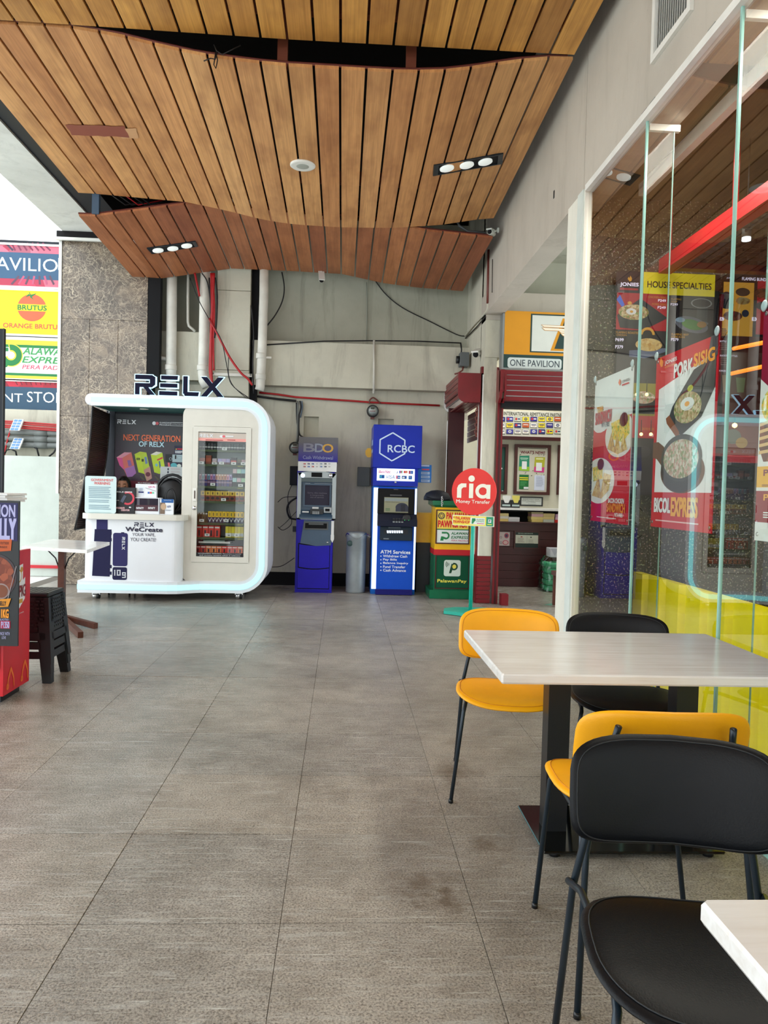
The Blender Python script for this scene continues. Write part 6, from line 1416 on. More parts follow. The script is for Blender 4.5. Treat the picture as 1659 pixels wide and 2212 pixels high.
for a,b,c_,lab in ((190,355,'paper_white','black leaflet holder with a white folded sheet at the left end of the ledge'),(360,515,C(232,220,110),'black leaflet holder with a yellow slip on the ledge')):
    x0,x1,_,z1=R3(a,1150,b,1230,10.62); r=root('leaflet_holder',((x0+x1)/2,10.62,zl),lab,'holder','leaflet holders on the ledge')
    hz=R3(a,1230,b,1350,10.62)[3]; m=MB(); m.box(x0,x1,10.60,10.66,zl+.001,hz,'dark_plastic'); m.build('tray',None,r)
    xm2=(x0+x1)/2; MB().prism([(x0+.01,z1),(x0+.01,(z1+hz)/2),(xm2-.02,hz-.04),(xm2+.03,hz-.04),(x1-.005,(z1+hz)/2),(x1-.005,z1)],lambda u,v:V(u,10.595,v),V(0,.003,0)).build('slip',c_,r)
    MB().box(x0+.01,x1-.01,10.585,10.60,zl+.02,zl+.045).build('loose_slips',C(180,200,200),r)
r,S=framed('service_certificate',405,1775,868,2100,10.655,C(20,44,40),'brown-framed service certificate on the red counter front','certificate',None,.02,'maroon_wood',.012)
S.rect(430,1850,845,2000,C(206,210,196),1).rect(640,1860,644,1990,C(150,150,140),2).lines(475,1900,600,1985,7,C(140,120,110),2,.3).lines(665,1930,780,2010,6,C(130,130,120),2,.25).text('SERVICE CERTIFICATE',480,1812,750,1832,C(190,210,196),1).rect(530,1872,562,1890,C(180,60,70),2).ell(712,1890,14,12,C(50,60,60),2,10).done(r)
r=sheet_sign('sticker_sheet',1060+150/8.195,930+1795/8.195,1060+338/8.195,930+2040/8.195,10.652,C(196,184,184),'pale sheet with four round stickers on the red counter front','sticker sheet',dep=.004)
S=Sheet(Y=10.651,crop=c3); S.ell(262,1982,55,44,C(190,90,110),1).ell(262,1982,40,30,C(214,180,180),2).ell(280,1860,42,48,C(170,80,100),1).rect(258,1836,300,1886,C(70,60,90),2).ring(180,1890,14,22,C(120,110,120),1,12).ring(180,1985,14,22,C(120,110,120),1,12).done(r)
# green goods in a plastic bag, carton on top
bgp=P(1196,1272,Y=10.2); bgx=bgp.x+.05
r=root('bagged_goods',(bgx,10.3,0),'clear plastic bag packed with pale green folded goods on the money shop floor','bag')
gz=P(1196,1216,Y=10.2).z; nG=5
for k in range(nG):
    z0=.01+gz*k/nG; MB().cbox(bgx-.17+random.uniform(-.012,.012),bgx+.2,10.17,10.45,z0,z0+gz/nG-.008,.022).build('green_pack',C(80,190,140),r)
m=MB(); N1=14; vs=[]
for i in range(N1+1):
    z=i/N1*(gz+.07)
    for k in range(20):
        q=2*PI*k/20; c_,s_=math.cos(q),math.sin(q); jit=random.uniform(-.012,.012); ww_=.23+jit-.06*max(0,i/N1-.85)/.15
        vs.append((bgx+.01+ww_*math.copysign(abs(c_)**.6,c_),10.31+(.18+jit)*math.copysign(abs(s_)**.6,s_),.006+z))
m.add(vs,[(i*20+k,i*20+(k+1)%20,(i+1)*20+(k+1)%20,(i+1)*20+k) for i in range(N1) for k in range(20)],'film_glass',True).build('plastic_film','film_glass',r)
x0,x1,z0,z1=R4(1186,1184,1222,1222,10.25); r=root('white_carton',((x0+x1)/2,10.3,gz+.08),'crumpled white carton on top of the green bagged goods','carton')
MB().cbox(x0,x1,10.2,10.42,gz+.075,z1,.006).build('carton_body',C(206,210,220),r); MB().add([(x0,10.199,z1),(x0+.06,10.199,z1-.10),(x0+.12,10.199,z1)],[(0,1,2)],C(180,186,200)).build('flap',None,r)
# wooden stool at the edge of the opening
p=P(1212,1318,Y=8.75); r=root('wooden_stool',(p.x+.08,8.9,0),'small dark brown wooden stool just left of the white post','stool')
zt4=P(1210,1237,Y=8.75).z; sx=P(1203,1245,Y=8.75).x
MB().cbox(sx,sx+.34,8.73,9.0,zt4-.05,zt4,.006).build('seat','stool_wood',r)
for a,b in ((sx+.02,8.75),(sx+.29,8.75),(sx+.02,8.95),(sx+.29,8.95)): B('leg',a,a+.035,b,b+.035,0,zt4-.05,'stool_wood',r)
B('rail',sx+.03,sx+.3,8.76,8.775,.12,.15,'stool_wood',r)
x0=P(1190,1304,Z=0.001); tag(MB().add([P(1176,1306,Z=.001),P(1186,1304,Z=.001),P(1200,1302,Z=.001),P(1202,1305,Z=.001),P(1190,1308,Z=.001)],[(0,1,2,3,4)],C(90,150,130)).build('floor_sticker',None),'small torn green sticker on the shiny money shop floor','sticker')
# ---------------------------------------------------------------- ceiling fittings
def ceil_point(px,py,f0,f1,y0,y1):
    """where a view line meets the plank run"""
    Y=y0
    for _ in range(12):
        p=P(px,py,Y=Y); t=(Y-y0)/(y1-y0); z=f0(p.x)*(1-t)+f1(p.x)*t
        d=P(px,py,Y=1.0)-V(0,0,CAMZ); Y=(z-CAMZ)/d.z
    return P(px,py,Y=Y)
def downlight(corners,f0,f1,y0,y1,lamps,label):
    c=[ceil_point(x,y,f0,f1,y0,y1) for x,y in corners]; cen=sum(c,V(0,0,0))/4
    r=root('recessed_downlight',cen,label,'downlight','three-lamp recessed ceiling fittings')
    nrm=(c[1]-c[0]).cross(c[3]-c[0]).normalized()
    if nrm.z>0: nrm=-nrm
    D=nrm*.012
    inn=[cen+(p-cen)*.86 for p in c]
    m=MB()
    for i in range(4):
        j=(i+1)%4; m.add([c[i]+D,c[j]+D,inn[j]+D,inn[i]+D,c[i]-D,c[j]-D,inn[j]-D,inn[i]-D],[(0,1,2,3),(0,4,5,1),(3,2,6,7)],'charcoal_metal')
    m.build('frame','charcoal_metal',r)
    MB().add([p+D*.3 for p in inn],[(0,1,2,3)],'void_black').build('housing','void_black',r)
    ux=((c[1]-c[0])+(c[2]-c[3])).normalized(); uy=nrm.cross(ux)
    for x,y in lamps:
        o=ceil_point(x,y,f0,f1,y0,y1)+D*.6
        m=MB(); n=20; vs=[]
        for rr,h in ((.062,0),(.062,.010),(.050,.016),(.001,.022)): vs+=[o+ux*(rr*math.cos(2*PI*k/n))+uy*(rr*math.sin(2*PI*k/n))+nrm*h for k in range(n)]
        m.add(vs,[(i*n+k,i*n+(k+1)%n,(i+1)*n+(k+1)%n,(i+1)*n+k) for i in range(3) for k in range(n)],'bulb_lit',True).build('lamp','bulb_lit',r)
glow('bulb_lit',(232,240,236),.35,(226,230,226))
downlight([(937,355),(1087,330),(1084,352),(935,378)],fB0,fB1,YA,YB,[(965,361),(1008,354),(1048,347)],'long black three-lamp downlight at the right of the middle ceiling run')
downlight([(317,535),(422,520),(428,531),(328,547)],fC0,fC1,YB,YC,[(341,539),(373,535),(403,529)],'small black three-lamp downlight in the far left ceiling run')
o=ceil_point(654,357,fB0,fB1,YA,YB); r=root('ceiling_speaker',o,'round white-rimmed grille speaker in the middle ceiling run','speaker')
MB().lathe([(.108,.01),(.108,-.006),(.10,-.012),(.086,-.012)],o,32,'white_paint').build('rim','white_paint',r); MB().lathe([(.088,-.006),(.087,-.010),(.02,-.014)],o,32,C(168,172,164)).build('grille',None,r)
# unpainted patch across the planks
pc=[ceil_point(x,y,fB0,fB1,YA,YB) for x,y in ((138,268),(270,272),(280,296),(155,290))]; rt=random.Random(2)
def wl(a,b,n): return [a.lerp(b,i/n)+V(rt.uniform(-.01,.01),rt.uniform(-.008,.008),0) for i in range(n)]
pts=wl(pc[0],pc[1],9)+wl(pc[1],pc[2],3)+wl(pc[2],pc[3],9)+wl(pc[3],pc[0],3)
MB().add([p-V(0,0,.004) for p in pts],[tuple(range(len(pts)))],C(142,70,50)).build('bare_patch',None,ce)
pc2=[ceil_point(x,y,fB0,fB1,YA,YB) for x,y in ((240,276),(292,276),(300,299),(262,298))]; pts=wl(pc2[0],pc2[1],4)+wl(pc2[1],pc2[2],3)+wl(pc2[2],pc2[3],4)+wl(pc2[3],pc2[0],3)
MB().add([p-V(0,0,.0035) for p in pts],[tuple(range(len(pts)))],C(206,156,110)).build('filler_patch',None,ce)

# louvred vent high on the facade
y1=P(1414,90,X=WX).y; y0=P(1499,20,X=WX).y; z0=P(1415,136,X=WX).z
r=root('wall_vent',(WX,(y0+y1)/2,z0),'white louvred vent high on the grey facade beam','vent'); zt5=z0+.52
m=MB()
for a,b,c_,d in ((y0,y1,z0,z0+.035),(y0,y1,zt5-.035,zt5),(y0,y0+.035,z0+.035,zt5-.035),(y1-.035,y1,z0+.035,zt5-.035)): m.box(WX-.02,WX-.0005,a,b,c_,d)
m.build('vent_frame','white_paint',r); MB().box(WX-.004,WX-.001,y0+.02,y1-.02,z0+.02,zt5-.02).build('backing','grey_plastic',r)
for k in range(14):
    yy=y0+.045+k*(y1-y0-.09)/14; MB().hexa([(WX-.016,yy,z0+.035),(WX-.004,yy+.012,z0+.035),(WX-.004,yy+.016,z0+.035),(WX-.016,yy+.004,z0+.035),(WX-.016,yy,zt5-.035),(WX-.004,yy+.012,zt5-.035),(WX-.004,yy+.016,zt5-.035),(WX-.016,yy+.004,zt5-.035)]).build('louvre_slat','white_paint',r)
# seam and hole on the fascia
q=P(1197,420,X=WX); tag(MB().box(WX-.003,WX+.001,q.y-.012,q.y+.012,q.z-.03,q.z+.03).build('anchor_hole','void_black',fa))

# ---------------------------------------------------------------- pipes and cables on the far wall
PYp=10.05+.02
def down_pipe(name,pts,r,mat,label,Y=10.0,collars=()):
    w_=[P(a,b,Y=Y) for a,b in pts]; rt_=root(name,w_[-1],label,'pipe','drain pipes on the far wall')
    sm=[w_[0]]
    for i in range(1,len(w_)): sm.append(w_[i])
    MB().tube(sm,r,16,mat).build('pipe_run',mat,rt_)
    for a,b in collars:
        p=P(a,b,Y=Y); MB().lathe([(r+.006,-.03),(r+.009,-.02),(r+.009,.03),(r+.006,.04)],p,16,mat).build('collar',mat,rt_)
    return rt_
down_pipe('drain_pipe',[(372,560),(371,640),(370,760),(369,870)],.066,'pipe_grey','fat off-white drain pipe nearest the brown marble column',Y=10.12,collars=((369,795),))
down_pipe('drain_pipe',[(446,560),(442,650),(440,760),(438,805),(440,822),(447,836)],.066,'pipe_grey','fat off-white drain pipe beside the red cables, elbow at its foot',Y=10.08,collars=((438,796),))
rp=down_pipe('drain_pipe',[(571,560),(570,640),(566,760),(563,820),(562,836),(560,843)],.058,'pipe_grey','stained off-white drain pipe right of the dark gap, rounded foot',Y=10.05,collars=((564,770),(563,815)))
p=P(577,771,Y=10.0); MB().box(p.x-.03,p.x+.05,10.04,10.06,p.z-.012,p.z+.012,'pipe_grey').build('pipe_clip',None,rp)
down_pipe('thin_pipe',[(407,570),(406,640),(406,696),(408,704),(422,716)],.018,'pvc_white','thin white pipe between the two fat drain pipes',Y=10.2)
rt_=root('pipe_stub',P(345,773,Y=10.15),'short horizontal off-white pipe stub left of the first drain pipe','pipe')
MB().tube([P(332,771,Y=10.16),P(365,776,Y=10.16)],.03,12,'pipe_grey').build('pipe_run',None,rt_); MB().tube([P(338,771.5,Y=10.16),P(349,773,Y=10.16)],.048,12,'pipe_grey').build('collar',None,rt_)
def cable(name,pts,r,mat,label,cat='cable',group=None,Y=10.0,X=None,sm=True):
    w_=[P(a,b,Y=Y) if X is None else P(a,b,X=X) for a,b in pts]
    if sm and len(w_)>2:
        out=[]
        for i in range(len(w_)-1):
            p0=w_[max(i-1,0)];p1=w_[i];p2=w_[i+1];p3=w_[min(i+2,len(w_)-1)]
            for k in range(5):
                t=k/5; out.append(.5*((2*p1)+(p2-p0)*t+(2*p0-5*p1+4*p2-p3)*t*t+(3*p1-p0-3*p2+p3)*t**3))
        out.append(w_[-1]); w_=out
    return tag(MB().tube(w_,r,6,mat).build(name,mat),label,cat,group)
gB='bundle of cables by the middle drain pipe'
for k,(pts,mt,rr,lab) in enumerate((
 ([(462,590),(460,650),(457,720),(456,790),(458,830)],'red_wire',.018,'thick red cable of the bundle beside the pilaster'),
 ([(456,590),(457,650),(455,730),(453,800),(457,822)],'red_wire',.013,'second red cable just left of the thick one'),
 ([(458,590),(463,660),(461,740),(462,800)],'red_wire',.013,'red cable hugging the pilaster edge'),
 ([(465,600),(469,640),(467,700),(463,730)],'black_wire',.013,'black cable bowing beside the pilaster'),
 ([(452,600),(455,660),(457,740),(454,810)],'black_wire',.010,'black cable threading the red bundle'),
 ([(436,590),(448,610),(454,650),(455,700)],'black_wire',.008,'thin dark cable crossing the middle drain pipe at its top'))):
    cable('wall_cable',pts,rr,mt,lab,group=gB,Y=9.99)
cable('wall_cable',[(421,590),(426,615),(431,640)],.014,'red_wire','short red cable crossing behind the planks left of the middle pipe',Y=10.0)
cable('wall_cable',[(452,688),(470,722),(495,770),(520,805),(535,818),(545,832)],.016,'red_wire','red cable slanting across the pilaster',Y=9.98)
cable('wall_cable',[(410,600),(430,650),(455,695),(478,735),(490,790),(500,830),(535,858)],.006,'black_wire','thin black wire running down the pilaster',Y=9.97)
cable('wall_cable',[(494,772),(494,810),(505,835),(530,858)],.005,'black_wire','second thin black wire curving to the kiosk roof',Y=9.97)
cable('wall_cable',[(609,588),(614,620),(610,650),(595,680),(575,706),(560,725)],.009,'black_wire','black wire bowed like an arc right of the stained pipe',Y=10.3)
cable('wall_cable',[(543,660),(548,720),(546,790),(548,850)],.010,'black_wire','black cable inside the dark wall gap',Y=10.1)
cable('wall_cable',[(800,590),(830,632),(870,665),(930,695),(985,722),(1003,726)],.007,'black_wire','long thin wire sagging across the upper wall to the right corner',Y=10.38,sm=True)
cable('wall_cable',[(792,610),(793,660),(792,735)],.004,'seal_grey','faint vertical cord in the upper wall',Y=10.38)
cable('wall_cable',[(575,745),(700,737),(800,736),(900,737),(995,741)],.009,'black_wire','dark cable lying along the top of the far beam',Y=10.13,sm=False)
rb2=root('pipe_bracket',P(500,808,Y=9.98),'pale horizontal bracket bar across the pilaster','bracket'); a=P(457,806,Y=10.0); b=P(543,810,Y=10.0)
MB().box(a.x,b.x,10.03,10.07,b.z-.018,a.z+.012,'pipe_grey').build('bar','pipe_grey',rb2)
for t in (.02,.97): MB().lathe([(.014,0),(.010,-.008)],(a.x+(b.x-a.x)*t,10.03,a.z),10,'plug_grey',axis='y').build('bolt',None,rb2)
# trunking from beam down to meters
cable('trunk_conduit',[(808,735),(808,800),(807,850)],.016,'pvc_white','white vertical conduit down the middle of the far beam','conduit',Y=10.12,sm=False)
cable('red_conduit_run',[(560,848),(600,852),(640,858),(760,866),(800,869),(860,872),(950,876)],.014,'red_wire','red conduit running along the wall under the far beam','conduit',Y=10.3,sm=False)
cable('wall_cable',[(556,856),(600,862),(640,866)],.016,'black_wire','black cable bundle under the red conduit',Y=10.3)
cable('wall_cable',[(798,872),(799,864),(806,859),(814,864),(822,872)],.010,'copper_brown','brown loop of cable above the round meter',Y=10.28)
for k,(pts,mt,rr) in enumerate((([(643,866),(643,900),(643,930),(641,955)],'plug_grey',.012),([(648,866),(650,880),(646,900),(646,935),(655,945)],'black_wire',.012),([(640,870),(641,905),(645,940),(643,958)],'black_wire',.008),([(652,866),(653,882),(649,902)],'slate_blue',.009))):
    cable('meter_cable',pts,rr,mt,('grey conduit dropping to the left meter','black cable dropping to the left meter with a kink','thin black cable dropping to the left meter','bluish cable looping above the left meter')[k],group='cables down to the left meter',Y=10.3)
for k,(pts,rr) in enumerate((([(600,1085),(612,1075),(630,1073),(643,1073)],.005),([(641,1075),(626,1085),(620,1100),(626,1118),(640,1122)],.014),([(630,1048),(622,1070),(624,1100),(630,1130),(612,1145),(600,1138)],.005),([(604,1140),(618,1128),(640,1105)],.004),([(588,1225),(610,1222),(636,1205)],.005))):
    cable('loose_wire',pts,rr,'black_wire',('thin wire arriving from the kiosk side at the machine','thick black cable loop beside the grey machine','thin looped wire under the dark wall box','straight stray wire crossing the loops','low wire near the floor by the grey machine')[k],group='loose wires left of the grey cash machine',Y=10.2)
def meter(px,py,rpx,label,Y=10.22):
    c=P(px,py,Y=Y); R_=rpx*Y/FPX; r=root('electric_meter',c,label,'meter','round electric meters')
    MB().lathe([(R_,.08),(R_*1.05,.02),(R_*1.03,-.03),(R_*.9,-.04),(R_*.87,-.02)],c,26,'dark_plastic',axis='y').build('rim','dark_plastic',r)
    MB().lathe([(R_*.86,-.02),(R_*.84,-.035),(.001,-.036)],c,24,C(190,196,194),axis='y').build('dial',None,r)
    S=Sheet(Y=Y-.037); S.rect(px-4,py-8,px+4,py-4,C(60,70,60),1).rect(px-6,py-1,px+6,py+1,C(120,60,60),1).lines(px-5,py+3,px+5,py+8,3,C(110,112,116),1).done(r)
    MB().lathe([(R_*.9,-.035),(R_*.75,-.06),(R_*.3,-.075),(.001,-.078)],c,24,'clear_pane',axis='y').build('glass_dome','clear_pane',r)
    MB().box(c.x-.025,c.x+.025,c.y,c.y+.06,c.z-R_*1.35,c.z-R_*.9,'copper_brown').build('seal_stem',None,r)
meter(805,888,12.5,'round electric meter on the wall above the blue cash machine'); meter(637,967,12,'round electric meter half behind the header of the grey machine')
def wbox(name,x0,y0,x1,y1,Y,dep,mat,label,cat='box'):
    a,b,z0,z1=R4(x0,y0,x1,y1,Y); r=root(name,((a+b)/2,Y,z0),label,cat); MB().cbox(a,b,Y,Y+dep,z0,z1,.005).build('housing',mat,r); m=MB(); frame(m,a+.01,z0+.01,b-.01,z1-.01,.006,Y-.004,Y,mat); m.build('lid',None,r); return r
wbox('switch_box',626,1007,643,1048,10.2,.14,'navy_dark','dark navy box on the wall behind the grey machine')
r=wbox('breaker_box',772,1009,799,1050,10.22,.12,C(92,100,98),'grey metal box on the wall left of the blue machine'); 
wbox('socket_plate',632,1137,640,1149,10.3,.04,C(70,74,78),'small grey socket plate low on the wall by the grey machine')
yk=P(797,978,Y=10.1); tag(MB().prism([(yk.x+.05*math.cos(a),yk.z+.065*math.sin(a)) for a in [PI/8+PI/4*i for i in range(8)]],lambda u,v:V(u,10.1,v),V(0,.01,0),'yellow_enamel').build('yellow_tag'),'yellow eight-sided tag peeking out left of the blue machine','tag')
# corner box, conduits and cameras at the right
r=root('junction_box',P(1000,777,X=1.5),'grey junction box in the right wall corner above the side shutter','box')
c=P(1001,777,Y=10.0); MB().cbox(c.x-.05,c.x+.07,9.95,10.1,c.z-.09,c.z+.09,.006,C(96,102,104)).build('housing',None,r); MB().tube([(c.x-.05,10.02,c.z),(c.x-.09,10.02,c.z)],.05,12,'dark_plastic').build('knob',None,r)
MB().tube([P(995,740,Y=10.0),P(997,755,Y=10.0),c+V(-.03,0,.09)],.010,6,'black_wire').build('lead',None,r); MB().tube([c+V(0,0,-.09),P(999,800,Y=10.0),P(990,806,Y=10.0),P(982,808,Y=10.0)],.012,6,'copper_brown').build('lead',None,r)
wl_=WX-.015
cable('corner_conduit',[(1000,733),(1012,716),(1028,697),(1045,680),(1053,668),(1054,655)],.014,'wall_cream','cream conduit climbing the side wall to the brown pipe','conduit',X=WX+.0,sm=True)
cable('corner_conduit',[(1003,733),(1030,706),(1048,684)],.008,'black_wire','thin dark cable clipped under the cream conduit','conduit',X=WX+.0,sm=True)
tag(MB().tube([P(1054,655,X=WX-.005),P(1055,610,X=WX-.005),P(1056,540,X=WX-.005)],.018,10,'copper_brown').build('brown_pipe'),'reddish brown vertical pipe at the end of the facade beam','pipe')
tag(MB().tube([P(1063,632,X=WX-.006),P(1064,560,X=WX-.006)],.004,5,'black_wire').build('thin_wire'),'thin dark cord beside the brown vertical pipe','cord')
def camera(loc,aim,label,s=1.0,ceiling=False,white='white_paint'):
    r=root('security_camera',loc,label,'camera','white bullet security cameras'); loc=Vector(loc); d=Vector(aim).normalized()
    mnt=loc+ (V(0,0,.10) if ceiling else V(.10,.03,.06))*s
    MB().tube([mnt+(V(0,0,.02) if ceiling else V(.03,0,0))*s,mnt],[.045*s,.045*s],16,white).build('mount',white,r); MB().tube([mnt,loc+(mnt-loc)*.4,loc],.018*s,10,white).build('arm',white,r)
    a=loc-d*.09*s; b=loc+d*.10*s; MB().tube([a-d*.015*s,a,b],[.03*s,.045*s,.045*s],18,white).build('barrel',white,r); MB().tube([b,b+d*.006],[.04*s,.038*s],18,'void_black').build('lens','void_black',r)
    side=d.cross(V(0,0,1)).normalized(); up=side.cross(d); h=.05*s
    MB().hexa([p for p in (a+side*-h+up*.03*s,b+d*.03*s+side*-h+up*.03*s,b+d*.03*s+side*h+up*.03*s,a+side*h+up*.03*s,a+side*-h+up*.052*s,b+d*.03*s+side*-h+up*.052*s,b+d*.03*s+side*h+up*.052*s,a+side*h+up*.052*s)],white).build('sun_hood',white,r)
camera(P(694,597,Y=9.95),(.1,-.6,-.9),'white bullet camera hanging under the far edge of the wooden ceiling',.75,True)
camera(P(1033,763,Y=9.3),(-.45,-.75,-.3),'white bullet camera on the side wall left of the storefront column',.9)
camera(P(1062,503,Y=8.05),(-.5,-.8,-.1),'small boxy light fitting in the dark ceiling gap at the right',.6,False,'silicone_white')  # a light fitting built from the camera shape, not a camera

# ---------------------------------------------------------------- inside the glazed shop
yw=root('yellow_booth_wall',(2.2,3,0),'bright yellow corrugated panel wall inside the glass shop','panel')
ytop=.757; yv=5.58; k=0; Yn=-1.2; xw=2.17
m=MB(); y=yv; vs=[]; per=.30
while y>Yn:
    for a,b,x_a,x_b in ((0,.17,0,0),(.17,.20,0,.035),(.20,.27,.035,.035),(.27,.30,.035,0)):
        y0_,y1_=y-a,y-b
        m.quad((xw+x_a,y0_,.0),(xw+x_b,y1_,.0),(xw+x_b,y1_,ytop),(xw+x_a,y0_,ytop))
        m.quad((xw+x_a,y0_,ytop),(xw+x_b,y1_,ytop),(xw+.06,y1_,ytop),(xw+.06,y0_,ytop))
    y-=per
m.build('corrugated_sheet','yellow_corrugated',yw); B('end_face',xw,xw+.06,yv-.005,yv,0,ytop,'yellow_corrugated',yw); B('backing',xw+.055,xw+.075,Yn,yv,0,ytop-.005,C(180,160,10),yw)
# red hung beam, rods and mesh
rl=root('hung_red_frame',(2.3,3,2.9),'bright red beam hung on thin rods over the counter inside the shop','frame')
e1=P(1432,576,Y=5.4); e1x,e1z=e1.x,e1.z
B('beam',e1x-.03,e1x+.06,-1,5.4,e1z-.05,e1z+.05,'cart_red',rl)
B('cross_beam',e1x+.06,3.7,5.25,5.33,e1z-.05,e1z+.03,'maroon_paint',rl)
for px,py,Yh,rr in ((1590,300,None,.018),(1443,440,5.3,.006)):
    if Yh is None:
        dx=P(px,400,X=e1x+.01); Yh=dx.y
    MB().tube([(e1x+.01,Yh,e1z),(e1x+.01,Yh,3.62)],rr,8,'cart_red').build('hanger_rod','cart_red',rl)
mh=root('mesh_ceiling',(3,3,2.95),'dark expanded-metal mesh panel behind the red beam','mesh',kind='stuff'); m=MB()
for i in range(46):
    y=5.2-i*.085
    m.box(e1x+.07,3.9,y,y+.006,e1z-.02,e1z+.012,'dark_plastic')
for i in range(26):
    x=e1x+.1+i*.06; m.box(x,x+.006,1.2,5.2,e1z-.02,e1z+.012,'black_steel')
m.build('mesh_bars',None,mh,kind='stuff'); B('added_dark_sheet',e1x+.07,3.9,1.2,5.2,e1z+.10,e1z+.12,'void_black',mh)  # black sheet added above the bars to make the mesh read dark
r=root('hanging_spot',P(1612,505,Y=4.6),'small hanging spotlight glowing behind the glass','lamp'); p=P(1612,520,Y=4.6)
MB().tube([p+V(0,0,.14),p+V(0,0,.02)],.028,12,'grey_metal').build('housing',None,r); MB().tube([p+V(0,0,.02),p],.026,12,'lamp_cool').build('bulb','lamp_cool',r); MB().tube([p+V(0,0,.14),(p.x,p.y,3.6)],.004,5,'black_wire').build('cord',None,r)
# menu boards on the granite end wall
c2=(1230,200,3.6876); MY=5.52
def mboard(x0,y0,x1,y1,label):
    a,b,z0,z1=R4(c2[0]+x0/c2[2],c2[1]+y0/c2[2],c2[0]+x1/c2[2],c2[1]+y1/c2[2],MY); r=root('menu_screen',((a+b)/2,MY,z0),label,'menu','lit menu boards inside the shop')
    B('case',a,b,MY,MY+.07,z0,z1,'dark_plastic',r); return r,Sheet(Y=MY-.001,crop=c2)
gy=glow('menu_yellow',(206,190,30),.35); gr_=glow('menu_red',(150,22,34),.35); gk_=glow('menu_black',(34,30,34),.3); gw=glow('menu_white',(220,214,240),.5); go=glow('menu_orange',(190,140,50),.35); gb=glow('menu_blue',(60,90,190),.35)
r,S=mboard(365,1428,1185,3220,'lit menu board headed HOUSE SPECIALTIES with dish pictures')
S.rect(368,1430,580,1600,gk_,1).rect(580,1440,1170,1618,gy,1).text('HOUSE SPECIALTIES',612,1512,1140,1562,gk_,2,.02).text('JONIES',402,1515,552,1550,gw,2,.03).poly([(480,1505),(462,1485),(470,1468),(478,1480),(484,1458),(498,1480),(494,1502)],go,2).rect(400,1558,548,1574,gr_,2)
S.rect(368,1600,790,1895,gr_,1).rect(790,1618,1170,2320,gk_,1).rect(368,1895,790,2320,gk_,1)
S.text('CHICKEN SISIG',620,1624,772,1640,go,3).text('P249',704,1648,768,1668,gw,3,.02).text('PORK SISIG',655,1680,770,1696,go,3).text('P249',700,1703,766,1724,gw,3,.02).text('FLAMING',808,1640,890,1654,go,3).text('SOUP',808,1660,858,1674,go,3).text('P299',803,1680,862,1698,gw,3,.02)
S.poly([(372,1780),(560,1640),(790,1790),(600,1890),(400,1880)],C(50,50,56),2).poly([(372,1650),(400,1612),(440,1690),(420,1710)],gb,3).ell(510,1750,125,62,'food_sisig',3,24).ell(490,1745,42,26,'white_gloss',4,16).ell(492,1746,14,10,go,5,10).ell(478,1678,18,14,go,4,12)
S.ring(1050,1680,76,88,C(170,176,180),3,24,ky=.45).rect(1010,1700,1100,1830,C(70,74,80),2).ell(1048,1840,60,18,C(110,114,120),3,16).ell(970,1850,140,62,C(120,124,140),3,24,rot=12).ell(975,1850,90,40,C(90,160,60),4,18,rot=12).ell(880,1812,40,20,C(160,190,220),5,14).ell(1050,1850,40,26,C(190,140,60),5,14)
S.text('FLAMING ROASTED',368,1905,558,1922,go,3).text('CHICKEN',368,1926,455,1940,go,3).text('P699',364,1958,430,1982,gw,3,.02).text('P379',362,2014,425,2040,gw,3,.02).text('FLAMING BEEF',808,1920,950,1936,go,3).text('KARE-KARE',808,1940,920,1955,go,3).text('P579',806,1958,866,1980,gw,3,.02)
S.ell(630,2010,110,52,'food_toast',3,22).poly([(470,2060),(780,2030),(770,2060),(600,2120),(470,2110)],C(110,120,150),2).ring(620,1930,40,60,'lamp_orange' if 'lamp_orange' in MATS else go,3,8,180,360)
S.rect(368,2320,1170,2700,C(150,140,20),1).poly([(480,2420),(700,2420),(680,2560),(500,2560)],C(30,30,34),2).ell(590,2430,95,50,'food_bicol',3,20).rect(368,2580,1170,2760,gr_,2).text('SIZZLING PORK KANGKONG',560,2670,680,2690,go,3).text('P137',630,2722,680,2742,gw,3).ell(560,2860,90,50,C(60,56,66),3).rect(368,2760,1170,3215,gk_,1).done(r)
r,S=mboard(1195,1450,2300,3220,'lit menu board headed FLAMING BUNDLE, right of the other')
S.rect(1215,1510,1470,1945,go,1).rect(1470,1510,2290,1945,gr_,1).text('FLAMING BUNDLES',1370,1475,1610,1500,gw,1,.02).text('JONIES',1250,1472,1310,1486,gw,1)
for x,y,a,b,c_ in ((1250,1640,50,55,C(60,60,80)),(1380,1590,60,34,C(80,76,70)),(1300,1780,80,40,'food_meat'),(1400,1760,30,30,C(40,50,90)),(1250,1690,60,34,C(40,50,60)),(1380,1660,60,30,'food_toast'),(1540,1600,70,40,'food_meat'),(1540,1700,60,34,C(50,40,44))): S.ell(x,y,a,b,c_,2,18)
S.poly([(1195,1790),(1225,1790),(1232,1805),(1225,1818),(1195,1818)],gw,3).poly([(1450,1790),(1485,1790),(1492,1805),(1485,1820),(1450,1820)],gw,3).text('A',1200,1794,1216,1814,gk_,4,.02).text('B',1462,1794,1478,1814,gk_,4,.02)
S.lines(1190,1880,1270,1940,5,gk_,2).rect(1200,1950,2290,2600,C(90,28,24),1)
for t,x,y in (('BOTTLE',1195,1975),('BUCKET 5 BOTTLES',1195,2090),('POWDER',1190,2210),('TEA CHILLER',1330,2210)): S.text(t,x,y,x+9*len(t),y+14,gw,2)
S.lines(1200,2000,1270,2060,4,C(150,110,110),2,.3).lines(1200,2115,1270,2180,4,C(150,110,110),2,.3)
